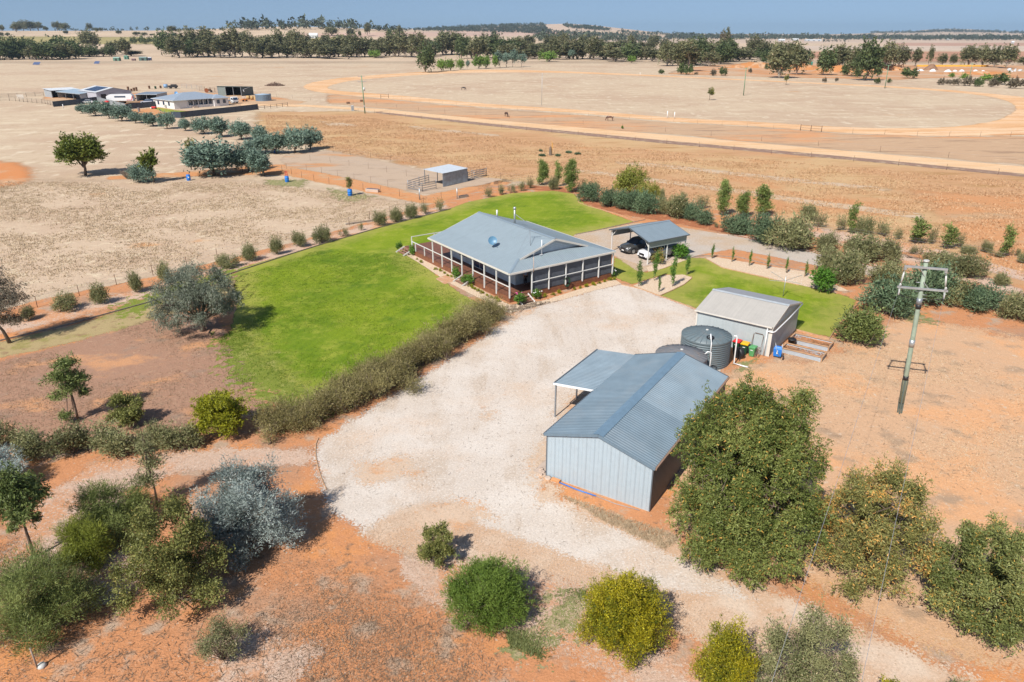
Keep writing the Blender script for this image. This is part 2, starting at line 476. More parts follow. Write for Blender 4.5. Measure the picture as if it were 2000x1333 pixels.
ground_sheet('road', [(470, 203), (600, 205), (700, 211), (740, 213), (840, 223), (1000, 238), (1300, 264), (1650, 295), (2000, 326), (2500, 372), (2500, 386), (2000, 340), (1650, 306), (1300, 275), (950, 241), (835, 229), (740, 219), (690, 215), (600, 209), (470, 207)], m_road, 0.016, 1.0, 0.8)
m_track = ground_mat('orange_race_track', (0.70, 0.42, 0.22), [((0.76, 0.52, 0.32), 0.05, 0.42, 0.6, (0.4, 2)), ((0.52, 0.22, 0.08), 0.05, 0.56, 0.68, (0.3, 2)), ((0.56, 0.28, 0.12), 0.4, 0.5, 0.7, (0.3, 1.6))], bumps=((3, 0.3, 0.05),), edge=(0.6, 3.0, 0.22))
TO = [(594, 168), (622, 159), (700, 149.5), (850, 139.5), (960, 136.5), (1100, 139.5), (1300, 148), (1475, 156.5), (1737, 168.5), (1900, 180), (2030, 194), (2110, 208), (2130, 232), (2080, 257), (2000, 264), (1825, 266), (1650, 260), (1475, 247), (1300, 237), (1125, 221), (950, 210), (775, 195), (690, 187.5), (630, 181.5), (600, 175)]
TI = [(640, 171), (662, 163), (710, 155.5), (850, 145), (960, 142), (1100, 143), (1300, 150.5), (1475, 158.5), (1737, 171.5), (1890, 183.5), (1958, 195), (1984, 210), (1970, 226), (1925, 240), (1825, 250), (1650, 249), (1475, 238.5), (1300, 229), (1125, 214.5), (950, 203), (775, 186.5), (700, 181), (655, 177)]
ground_sheet('race_track', TO, m_track, 0.012, 3.0, 1.5, holes=[TI], curve=3)

# fenced pale yard, soil tracks around it
m_yard = ground_mat('pale_bare_yard', (0.50, 0.375, 0.27), [((0.55, 0.27, 0.12), 0.06, 0.58, 0.68, (0.5, 1.4), 5), ((0.41, 0.30, 0.215), 0.5, 0.5, 0.7, (0.5, 1), 6)], edge=(0.5, 2.0, 0.5))
m_soiltrack = ground_mat('orange_soil_track', (0.60, 0.285, 0.125), [((0.52, 0.35, 0.21), 0.25, 0.5, 0.66, (0.6, 1.2), 6), ((0.50, 0.21, 0.085), 0.9, 0.55, 0.7)], edge=(0.7, 2.6, 0.35))
ground_sheet('soil_track', [(520, 322), (560, 322), (690, 350), (790, 372), (830, 384), (960, 352), (1000, 356), (960, 374), (900, 396), (820, 398), (700, 372), (560, 343), (500, 342), (330, 346), (210, 352), (210, 345), (340, 338)], m_soiltrack, 0.004, 0.8, 1.8)
ground_sheet('fenced_yard', [(548, 312), (560, 303), (640, 294), (760, 318), (860, 342), (960, 348), (985, 350), (940, 362), (830, 380), (700, 352), (560, 325)], m_yard, 0.008, 0.8, 1.2)
m_paddock2 = ground_mat('tussock_paddock', (0.58, 0.435, 0.305), [((0.52, 0.375, 0.26), 0.05, 0.45, 0.62), ((0.66, 0.53, 0.37), 0.7, 0.54, 0.66, (0.7, 1), 6), ((0.42, 0.30, 0.18), 0.9, 0.60, 0.76, (0.7, 1), 6), ((0.58, 0.29, 0.12), 0.05, 0.64, 0.72, (0.8, 1), 5)], bumps=((1.4, 0.9, 0.16), (8, 0.6, 0.05)), edge=(3, 12, 0.08))
ground_sheet('tussock_paddock', [(-1600, 350), (0, 352), (250, 352), (480, 352), (690, 375), (850, 405), (600, 465), (330, 530), (0, 600), (-1600, 1000)], m_paddock2, 0.003, 2.0, 4)
m_bare = ground_mat('bare_orange_patch', (0.60, 0.25, 0.10), [((0.56, 0.36, 0.22), 0.12, 0.5, 0.7)], edge=(3, 10, 0.08))
ground_sheet('bare_patch', [(-60, 305), (30, 318), (75, 338), (40, 362), (-80, 380), (-300, 350)], m_bare, 0.006, 1.5, 4)

# the home block: orange earth with grey dead grass
m_soil = ground_mat('home_block_soil', (0.56, 0.255, 0.12), [
    ((0.40, 0.25, 0.165), 0.10, 0.50, 0.68), ((0.64, 0.28, 0.11), 0.22, 0.52, 0.66), ((0.46, 0.33, 0.235), 0.5, 0.52, 0.66, (1, 1), 7),
    ((0.24, 0.15, 0.095), 1.6, 0.56, 0.72, (1, 1), 7), ((0.55, 0.42, 0.31), 4.5, 0.60, 0.72, (1, 1), 4)],
    bumps=((1.8, 0.7, 0.10), (11, 0.9, 0.04)), edge=(0.5, 1.8, 0.5))
ground_sheet('home_block_earth', [(-1200, 720), (0, 606), (120, 577), (330, 535), (600, 467), (850, 397), (960, 362), (1120, 365), (1300, 395), (1560, 436), (1800, 492), (2000, 565), (3400, 900), (3400, 3600), (-2200, 3600)], m_soil, 0.006, 2.0, 1.2)
m_brownsoil = ground_mat('brown_bare_earth', (0.38, 0.22, 0.145), [((0.56, 0.29, 0.15), 0.20, 0.52, 0.66, (1, 1.4), 7), ((0.32, 0.22, 0.16), 0.35, 0.52, 0.70, (1, 1.3), 7), ((0.45, 0.29, 0.19), 1.8, 0.56, 0.70, (1, 1.4), 6)], bumps=((1.8, 0.6, 0.08), (11, 0.8, 0.035)), edge=(0.8, 2.4, 0.4))
ground_sheet('bare_earth_yard', [(-200, 760), (0, 705), (150, 668), (300, 612), (420, 610), (470, 690), (560, 765), (500, 800), (380, 850), (200, 860), (-200, 870)], m_brownsoil, 0.010, 1.2, 1.8)
m_rightyard = ground_mat('right_dry_yard', (0.60, 0.375, 0.225), [((0.68, 0.37, 0.19), 0.13, 0.48, 0.62, (1, 1), 6), ((0.42, 0.285, 0.185), 0.4, 0.52, 0.68, (1, 1), 7), ((0.62, 0.47, 0.335), 2.2, 0.56, 0.72, (1, 1), 6), ((0.24, 0.20, 0.10), 0.25, 0.70, 0.80, (1, 1), 6)], bumps=((1.8, 0.6, 0.09), (11, 0.9, 0.035)), edge=(1.5, 7, 0.22))
ground_sheet('dry_grass_yard', [(1440, 706), (1530, 700), (1620, 700), (1680, 660), (1760, 620), (1900, 640), (2100, 690), (2700, 900), (2700, 1500), (1900, 1300), (1700, 1210), (1500, 1110), (1300, 1020), (1330, 900), (1415, 760)], m_rightyard, 0.010, 1.2, 4)
m_mulch = ground_mat('pale_wood_chip', (0.60, 0.42, 0.31), [((0.62, 0.31, 0.16), 0.25, 0.46, 0.60, (1, 1), 6), ((0.64, 0.49, 0.38), 5.0, 0.5, 0.66, (1, 1), 3), ((0.42, 0.27, 0.19), 6.0, 0.58, 0.70, (1, 1), 3)], bumps=((14, 1.0, 0.05),), edge=(0.8, 3.0, 0.6))
def mulch(q, z=0.014, res=0.5): ground_sheet('mulch_bed', q, m_mulch, z, res, 1.8)
mulch([(-60, 1120), (0, 1090), (60, 1010), (120, 950), (190, 900), (330, 880), (520, 875), (610, 880), (620, 905), (480, 915), (330, 925), (250, 960), (200, 1040), (250, 1080), (330, 1110), (200, 1180), (60, 1240), (-100, 1280)])
mulch([(780, 1090), (850, 1085), (1000, 1095), (1130, 1130), (1180, 1220), (1330, 1290), (1500, 1420), (1300, 1420), (1120, 1280), (980, 1230), (880, 1200), (800, 1140)])
mulch([(400, 1250), (520, 1230), (640, 1270), (560, 1333), (420, 1333)])
mulch([(0, 654), (130, 624), (300, 578), (470, 525), (640, 475), (780, 436), (880, 409), (870, 401), (700, 444), (560, 484), (420, 524), (260, 570), (130, 602), (0, 632), (-300, 700), (-300, 730)], 0.012, 0.7)
mulch([(1560, 440), (1700, 462), (1850, 490), (2010, 535), (2200, 590), (2200, 606), (2000, 548), (1830, 505), (1680, 478), (1560, 458)], 0.012, 0.7)
mulch([(1720, 500), (1860, 545), (2000, 578), (2000, 566), (1880, 530), (1760, 495)], 0.012, 0.7)
m_redmulch = ground_mat('red_mulch', (0.40, 0.155, 0.075), [((0.52, 0.24, 0.12), 0.8, 0.5, 0.65), ((0.2, 0.09, 0.05), 3, 0.55, 0.7)], bumps=((10, 1.0, 0.05),), edge=(0.3, 1.0, 0.6))
ground_sheet('mulch_bed', [(1000, 368), (1125, 378), (1142, 398), (1200, 417), (1290, 432), (1400, 452), (1500, 478), (1500, 466), (1400, 438), (1290, 416), (1180, 388), (1130, 372), (1020, 360)], m_redmulch, 0.012, 0.6, 0.8)

# lawns
def lawn_mat(name, stripe_dir):
    t = NT(name); p = t.pos()
    n1 = t.noise(p, 0.09, 4); n2 = t.noise(p, 0.5, 6, 0.7); n3 = t.noise(p, 7, 5, 0.8)
    c = t.mix(t.step(n1, 0.38, 0.62), (0.135, 0.215, 0.012), (0.215, 0.285, 0.016))
    c = t.mix(t.step(n2, 0.45, 0.72), c, (0.31, 0.34, 0.045))
    c = t.mix(t.step(t.noise(p, 0.16, 5, 0.65), 0.56, 0.72), c, (0.075, 0.155, 0.010))
    w = t.n('ShaderNodeTexWave', {'Vector': t.n('ShaderNodeMapping', {'Vector': p, 'Rotation': (0, 0, stripe_dir)}), 'Scale': 0.42, 'Distortion': 5.0, 'Detail': 3.0, 'Detail Scale': 0.6}, out=1)
    c = t.mix(t.math('MULTIPLY', t.step(w, 0.3, 0.95), 0.13), c, (0.27, 0.36, 0.02))
    c = t.mul(c, t.n('ShaderNodeMapRange', {'Value': n3, 'From Min': .3, 'From Max': .7, 'To Min': 0.72, 'To Max': 1.24}))
    # towards the edges it thins to straw and earth
    sd = t.attr('sd')
    th = t.step(t.math('ADD', sd, t.math('MULTIPLY', t.math('SUBTRACT', t.noise(p, 0.7, 7, 0.75), 0.5), 7.5)), 0.3, 3.8)
    c = t.mix(t.math('MULTIPLY', t.math('SUBTRACT', 1.0, th), 0.55), c, (0.42, 0.36, 0.10))
    e = t.math('ADD', sd, t.math('MULTIPLY', t.math('SUBTRACT', t.noise(p, 1.6, 5, 0.7), 0.5), 0.9))
    nr = t.bump(t.noise(p, 16, 4, 0.8), 0.9, 0.04)
    b = t.bsdf(c, 0.85, 0, nr, spec=0.15)
    return t.done(t.n('ShaderNodeMixShader', {0: t.step(e, -0.12, 0.12), 1: t.n('ShaderNodeBsdfTransparent'), 2: b}))
m_lawn = lawn_mat('lawn_grass', math.radians(20))
ground_sheet('lawn', [(470, 524), (600, 486), (760, 438), (878, 409), (910, 396), (1000, 378), (1080, 373), (1120, 379), (1142, 399), (1200, 420), (1238, 434), (1190, 446), (1124, 458), (1110, 470), (1000, 520),
                      (880, 500), (796, 492), (830, 522), (862, 545), (900, 575), (950, 600), (985, 618), (955, 632), (880, 674), (800, 720), (720, 757), (620, 785), (560, 770), (500, 735), (462, 690), (452, 640), (462, 600), (456, 560)], m_lawn, 0.014, 0.5, 0.8)
m_thin = ground_mat('thin_green_grass', (0.20, 0.235, 0.04), [((0.30, 0.30, 0.08), 0.8, 0.5, 0.65)], edge=(0.6, 13, 1.0))
ground_sheet('thin_grass', [(430, 660), (470, 640), (520, 700), (600, 770), (680, 775), (600, 810), (520, 790), (450, 735)], m_thin, 0.018, 0.4, 2.4)
ground_sheet('thin_grass', [(230, 598), (330, 560), (470, 520), (470, 540), (400, 560), (330, 585), (240, 625)], m_thin, 0.018, 0.4, 1.5)
m_straw = ground_mat('straw_grass', (0.42, 0.32, 0.16), [((0.30, 0.26, 0.09), 0.4, 0.5, 0.66), ((0.30, 0.19, 0.11), 1.0, 0.52, 0.68, (1, 1), 6)], bumps=((6, 0.8, 0.06),), edge=(0.4, 1.6, 0.7))
ground_sheet('straw_grass', [(0, 668), (130, 640), (300, 588), (455, 535), (465, 580), (380, 600), (250, 640), (130, 672), (0, 700), (-300, 760), (-300, 735)], m_straw, 0.014, 0.7, 0.9)
ground_sheet('lawn', [(1200, 503), (1225, 512), (1262, 533), (1300, 524), (1343, 504), (1383, 505), (1412, 524), (1500, 545), (1575, 560), (1650, 578), (1672, 588), (1662, 606), (1622, 658), (1560, 648), (1480, 640), (1400, 620), (1362, 604), (1292, 578), (1340, 552), (1352, 542),
                      (1300, 536), (1258, 548), (1236, 556), (1216, 549), (1198, 540)], m_lawn, 0.014, 0.3, 0.5)
m_weed = ground_mat('green_weeds', (0.25, 0.25, 0.10), [((0.40, 0.32, 0.18), 2.0, 0.45, 0.62)], bumps=((9, 1, 0.06),), edge=(0.5, 7.0, 1.1))
for q in ([(1085, 1160), (1140, 1150), (1160, 1185), (1130, 1230), (1060, 1285), (1000, 1265), (990, 1238), (1050, 1230)], [(1740, 600), (1800, 612), (1830, 630), (1780, 632)], [(1440, 712), (1465, 706), (1462, 722), (1445, 726)], [(640, 368), (690, 378), (730, 384), (690, 396), (655, 388)], [(520, 352), (600, 352), (590, 366), (520, 362)]):
    ground_sheet('weeds', q, m_weed, 0.02, 0.3, 1.0)

# gravel
m_tan = ground_mat('tan_gravel', (0.56, 0.37, 0.24), [((0.64, 0.50, 0.38), 0.25, 0.45, 0.65, (1, 1), 6), ((0.55, 0.27, 0.125), 0.16, 0.60, 0.72, (1, 1), 5), ((0.64, 0.49, 0.37), 7.0, 0.55, 0.70, (1, 1), 3), ((0.42, 0.29, 0.20), 9.0, 0.60, 0.70, (1, 1), 3)], bumps=((13, 0.5, 0.03),), edge=(0.8, 2.2, 0.5))
ground_sheet('driveway', [(700, 1040), (760, 950), (1000, 900), (1075, 960), (1180, 1010), (1320, 1060), (1420, 1115), (1560, 1180), (1700, 1235), (1900, 1325), (2150, 1420), (2150, 1900), (1700, 1500), (1460, 1333), (1330, 1230), (1180, 1160), (1050, 1125), (900, 1100), (780, 1085)], m_tan, 0.016, 0.5, 1.4)
m_gravel = ground_mat('white_gravel', (0.60, 0.515, 0.435), [((0.53, 0.43, 0.34), 0.22, 0.47, 0.60, (2.2, .22), 5), ((0.66, 0.585, 0.51), 0.18, 0.42, 0.62), ((0.60, 0.45, 0.33), 0.10, 0.50, 0.70, (1, 1), 6), ((0.62, 0.34, 0.18), 0.26, 0.66, 0.76, (1, 1), 5),
    ((0.67, 0.595, 0.52), 8.0, 0.52, 0.66, (1, 1), 3), ((0.47, 0.39, 0.32), 10.0, 0.60, 0.70, (1, 1), 3)], bumps=((14, 0.5, 0.03), (0.5, 0.4, 0.10)), edge=(0.7, 1.6, 0.6))
ground_sheet('gravel_yard', [(992, 622), (1030, 602), (1090, 588), (1150, 570), (1214, 556), (1250, 564), (1290, 580), (1364, 606), (1420, 660), (1400, 760), (1200, 900), (1075, 935), (1055, 955), (1090, 985), (1180, 1025), (1300, 1078), (1400, 1130), (1480, 1175), (1300, 1150), (1130, 1095), (1010, 1050), (930, 1020),
    (880, 985), (780, 990), (720, 1040), (660, 1010), (628, 960), (618, 900), (624, 862), (700, 815), (800, 752), (900, 690), (960, 648)], m_gravel, 0.020, 0.5, 0.8)
ground_sheet('driveway', [(1118, 460), (1180, 448), (1240, 436), (1290, 436), (1340, 446), (1450, 464), (1560, 488), (1700, 520), (1850, 556), (2000, 583), (2300, 650), (2300, 668), (2000, 596), (1850, 571), (1710, 541), (1600, 520), (1500, 500), (1430, 487), (1370, 498), (1330, 506), (1250, 534), (1200, 500)],
    ground_mat('upper_drive_gravel', (0.50, 0.36, 0.24), [((0.50, 0.44, 0.38), 0.05, 0.45, 0.6), ((0.60, 0.50, 0.40), 4, 0.52, 0.68)], bumps=((12, .8, .03),), edge=(0.2, 0.7, 0.8)), 0.016, 0.5, 0.6)
m_bed = ground_mat('pale_garden_pebble', (0.64, 0.48, 0.335), [((0.72, 0.58, 0.44), 5.0, 0.5, 0.65, (1, 1), 3), ((0.45, 0.28, 0.16), 6.0, 0.60, 0.72, (1, 1), 3)], bumps=((15, 0.9, 0.03),), edge=(0.06, 0.2, 1.5))
BED1 = [(784, 494), (800, 488), (900, 545), (995, 596), (1060, 588), (1130, 566), (1200, 546), (1214, 555), (1150, 571), (1085, 590), (1030, 604), (994, 613), (985, 608), (940, 585), (900, 565), (875, 552), (850, 535), (815, 512)]
ground_sheet('garden_bed', BED1, m_bed, 0.024, 0.25, 0.25)
ground_sheet('garden_bed', [(1236, 559), (1262, 548), (1300, 538), (1335, 537), (1352, 543), (1335, 556), (1310, 568), (1290, 578), (1262, 568)], m_bed, 0.024, 0.25, 0.25)
ground_sheet('garden_bed', [(1376, 504), (1400, 503), (1480, 517), (1575, 532), (1600, 545), (1640, 560), (1660, 570), (1600, 566), (1560, 557), (1490, 541), (1410, 523)], m_bed, 0.024, 0.3, 0.3)
ground_sheet('garden_bed', [(1262, 523), (1300, 512), (1345, 499), (1352, 504), (1320, 516), (1280, 530), (1266, 531)], m_bed, 0.024, 0.25, 0.25)
ground_sheet('garden_path', [(850, 545), (872, 538), (890, 549), (868, 556)], ground_mat('clay_path', (0.55, 0.30, 0.17), [((0.6, 0.4, 0.26), 1.5, .45, .65)], edge=(0.03, 0.1, 2)), 0.028, 0.2, 0.2)
# spoil and fill ground beyond the track bend
m_spoil = ground_mat('orange_spoil', (0.56, 0.27, 0.125), [((0.55, 0.39, 0.26), 0.05, 0.42, 0.6, (0.6, 1.3), 6), ((0.36, 0.22, 0.13), 0.15, 0.55, 0.7, (0.5, 1), 6)], edge=(3, 12, 0.05))
ground_sheet('spoil_ground', [(1300, 145), (1340, 134), (1420, 124), (1560, 124), (1700, 126), (1850, 128), (2100, 126), (2300, 140), (2200, 160), (1900, 150), (1750, 156), (1560, 152), (1400, 148)], m_spoil, 0.016, 6.0, 8)

m_dust = ground_mat('orange_dust', (0.60, 0.44, 0.315), [((0.60, 0.35, 0.20), 0.8, 0.5, 0.65)], edge=(1.2, 3.0, 0.5))
for q in ([(760, 1015), (850, 985), (905, 975), (960, 1005), (900, 1040), (830, 1045)], [(690, 905), (800, 895), (815, 925), (720, 945)], [(1030, 900), (1072, 850), (1095, 960), (1060, 985)], [(1085, 810), (1140, 750), (1165, 765), (1100, 835)], [(1290, 700), (1330, 690), (1330, 712)], [(970, 620), (1030, 604), (1060, 596), (1020, 622), (980, 640)], [(930, 810), (960, 805), (950, 818)]):
    ground_sheet('dust_patch', q, m_dust, 0.024, 0.4, 1.6)
# ------------------------------------------------------------ vegetation
def unit(a): return a / np.maximum(np.linalg.norm(a, axis=-1, keepdims=True), 1e-9)
def foliage(rg, lobes, sprays, per, L, leaf, spread=0.6, up=0.3, shell=0.35, rough=0.25, jitter=0.35, floor=0.03, flat=0.0, top=1.0):
    """triangles of leaves in sprays through the union of lobes (x,y,z,rx,ry,rz); returns (tris, lc)"""
    lobes = np.array(lobes, float)
    w = (lobes[:, 3] * lobes[:, 4] * lobes[:, 5]) ** 0.66; w /= w.sum()
    k = rg.choice(len(lobes), sprays, p=w)
    d = unit(rg.normal(size=(sprays, 3))); 
    lowm = d[:, 2] < -0.25; d[lowm, 2] *= 0.4; d = unit(d)
    ph = rg.uniform(0, 6.28, (len(lobes), 3))
    rn = 1 + rough * (np.sin(5 * d[:, 0] + ph[k, 0]) * np.sin(4 * d[:, 1] + ph[k, 1]) + 0.7 * np.sin(9 * d[:, 2] + 7 * d[:, 0] + ph[k, 2]))
    r = (1 - shell * rg.random(sprays) ** 1.5) * rn
    tip = lobes[k, :3] + d * lobes[k, 3:] * r[:, None]
    out = unit(d + np.array([0, 0, up]) + rg.normal(size=(sprays, 3)) * 0.25)
    clump = .55 * rg.random(len(lobes))[k] + .45 * rg.random(sprays)
    n = sprays * per
    tipn = np.repeat(tip, per, 0); o = np.repeat(out, per, 0)
    s = rg.random((n, 1))
    p = tipn - o * L * s + rg.normal(size=(n, 3)) * L * jitter * (0.3 + s * 0.7)
    a = unit(o + rg.normal(size=(n, 3)) * spread)
    if flat: a[:, 2] -= flat; a = unit(a)
    side = unit(np.cross(a, rg.normal(size=(n, 3))))
    ll = leaf[0] * rg.uniform(0.6, 1.3, (n, 1)); ww = leaf[1] * rg.uniform(0.7, 1.2, (n, 1))
    V = np.stack([p - side * ww / 2, p + side * ww / 2, p + a * ll], 1)
    lc = np.clip(0.5 + 1.45 * (0.68 * np.repeat(clump, per) + 0.32 * rg.random(n) - 0.5), 0, 1) * 0.93
    lc[rg.random(n) > 0.96] = 1.0
    keep = V[:, :, 2].min(1) > floor
    return V[keep], lc[keep]
def twigs(mb, rg, lobes, n, base, r0, sub=3, from_z=0.0, bend=0.15, sides=5, rt=0.3):
    """limbs from base out to the lobes"""
    lobes = np.array(lobes, float); base = Vector(base)
    for i in range(n):
        l = lobes[i % len(lobes)]
        d = unit(rg.normal(size=3)); d[2] = abs(d[2]) * 0.6
        e = Vector(l[:3] + d * l[3:] * rg.uniform(0.45, 0.85))
        s = base + Vector((0, 0, from_z * rg.uniform(0.6, 1.0)))
        mid = s.lerp(e, 0.5) + Vector(rg.normal(size=3) * bend * (e - s).length * 0.5)
        mid.z = min(mid.z, e.z)
        mb.tube([s, mid, e], [r0, r0 * 0.6, r0 * 0.18], sides, caps=False)
        for j in range(sub):
            t = rg.uniform(0.35, 0.85)
            q = mid.lerp(e, t); dd = Vector(unit(rg.normal(size=3))); dd.z = abs(dd.z)
            mb.tube([q, q + dd * (e - s).length * rt], [r0 * 0.35, r0 * 0.08], 4, caps=False)

LM = {
 'gum': leaf_mat('gum_leaves', (0.085, 0.098, 0.045), (0.26, 0.25, 0.125), (0.40, 0.33, 0.20)),
 'farwood': leaf_mat('far_wood_leaves', (0.045, 0.06, 0.04), (0.115, 0.135, 0.09)),
 'gumgreen': leaf_mat('green_gum_leaves', (0.06, 0.09, 0.036), (0.18, 0.215, 0.085)),
 'brightgreen': leaf_mat('willow_leaves', (0.102, 0.189, 0.029), (0.232, 0.348, 0.072)),
 'blue': leaf_mat('blue_grey_leaves', (0.109, 0.167, 0.123), (0.275, 0.377, 0.290)),
 'silver': leaf_mat('silver_leaves', (0.12, 0.16, 0.14), (0.52, 0.60, 0.55), (0.62, 0.66, 0.62)),
 'olive': leaf_mat('olive_leaves', (0.095, 0.105, 0.026), (0.32, 0.33, 0.10), (0.46, 0.38, 0.13)),
 'scrub': leaf_mat('scrub_leaves', (0.115, 0.13, 0.052), (0.33, 0.32, 0.15), (0.46, 0.38, 0.22)),
 'hedge': leaf_mat('hedge_leaves', (0.16, 0.14, 0.045), (0.50, 0.43, 0.185), (0.56, 0.44, 0.25)),
 'ash': leaf_mat('ash_leaves', (0.085, 0.125, 0.024), (0.32, 0.35, 0.10), (0.62, 0.36, 0.08)),
 'autumn': leaf_mat('autumn_leaves', (0.12, 0.13, 0.035), (0.38, 0.34, 0.12), (0.62, 0.34, 0.09), .24),
 'fine': leaf_mat('needle_leaves', (0.09, 0.125, 0.03), (0.33, 0.38, 0.12)),
 'lime': leaf_mat('lime_leaves', (0.149, 0.172, 0.014), (0.391, 0.380, 0.023)),
 'yellow': leaf_mat('yellow_tip_leaves', (0.086, 0.121, 0.014), (0.483, 0.391, 0.017), (0.620, 0.552, 0.034)),
 'green': leaf_mat('glossy_green_leaves', (0.043, 0.123, 0.017), (0.131, 0.275, 0.036)),
 'pine': leaf_mat('pine_leaves', (0.085, 0.135, 0.03), (0.29, 0.36, 0.10)),
 'dark': leaf_mat('dark_shrub_leaves', (0.051, 0.080, 0.029), (0.145, 0.181, 0.065)),
 'brown': leaf_mat('brownish_leaves', (0.102, 0.080, 0.051), (0.275, 0.232, 0.160)),
 'citrus': leaf_mat('yellow_green_leaves', (0.172, 0.196, 0.034), (0.414, 0.414, 0.081)),
 'rose': leaf_mat('rose_leaves', (0.058, 0.145, 0.022), (0.160, 0.290, 0.043)),
}
m_bark = plain('grey_bark', (0.17, 0.125, 0.09), 0.9, var=0.35, scale=5)
m_palebark = plain('pale_bark', (0.36, 0.30, 0.24), 0.9, var=0.3, scale=3)
m_twig = plain('twig_bark', (0.24, 0.18, 0.13), 0.9, var=0.3, scale=5)

def dome(n, seed, z0=.16, z1=.86, s=(.18, .28), sp=.80, flat=1.0):
    """n small lobes over and inside a dome, in units of radius and height"""
    r_ = random.Random(seed * 131); out = []
    for i in range(n):
        el = math.asin(min(1, max(-.15, (i + .5) / n * 1.15 - .15))); az = i * 2.39996 + r_.uniform(-.4, .4); k = r_.uniform(.78, 1.05) if i % 3 else r_.uniform(.25, .6)
        q = sp * k * math.cos(el) * r_.uniform(.85, 1.1); z = z0 + (z1 - z0) * max(0, .18 + .82 * math.sin(el) * k) * flat
        a = r_.uniform(*s); out.append((q * math.cos(az), q * math.sin(az), z, a, a, a * .62))
    return out
def ball(n, R, H, rg, z0=0.0, spreadxy=0.62, size=(0.34, 0.55), tall=1.0):
    """n lobes filling a crown of radius R between z0 and H"""
    out = []
    for i in range(n):
        a = rg.uniform(0, 6.28); q = math.sqrt(rg.random()) * spreadxy * R
        s = rg.uniform(*size)
        rx = R * s; rz = min((H - z0) * s * tall, (H - z0) * 0.5)
        zc = z0 + rz * 0.85 + (H - z0 - 1.85 * rz) * rg.random() * (1 - 0.55 * (q / (R * spreadxy)) ** 2)
        out.append((q * math.cos(a), q * math.sin(a), zc, rx, rx, rz))
    return out
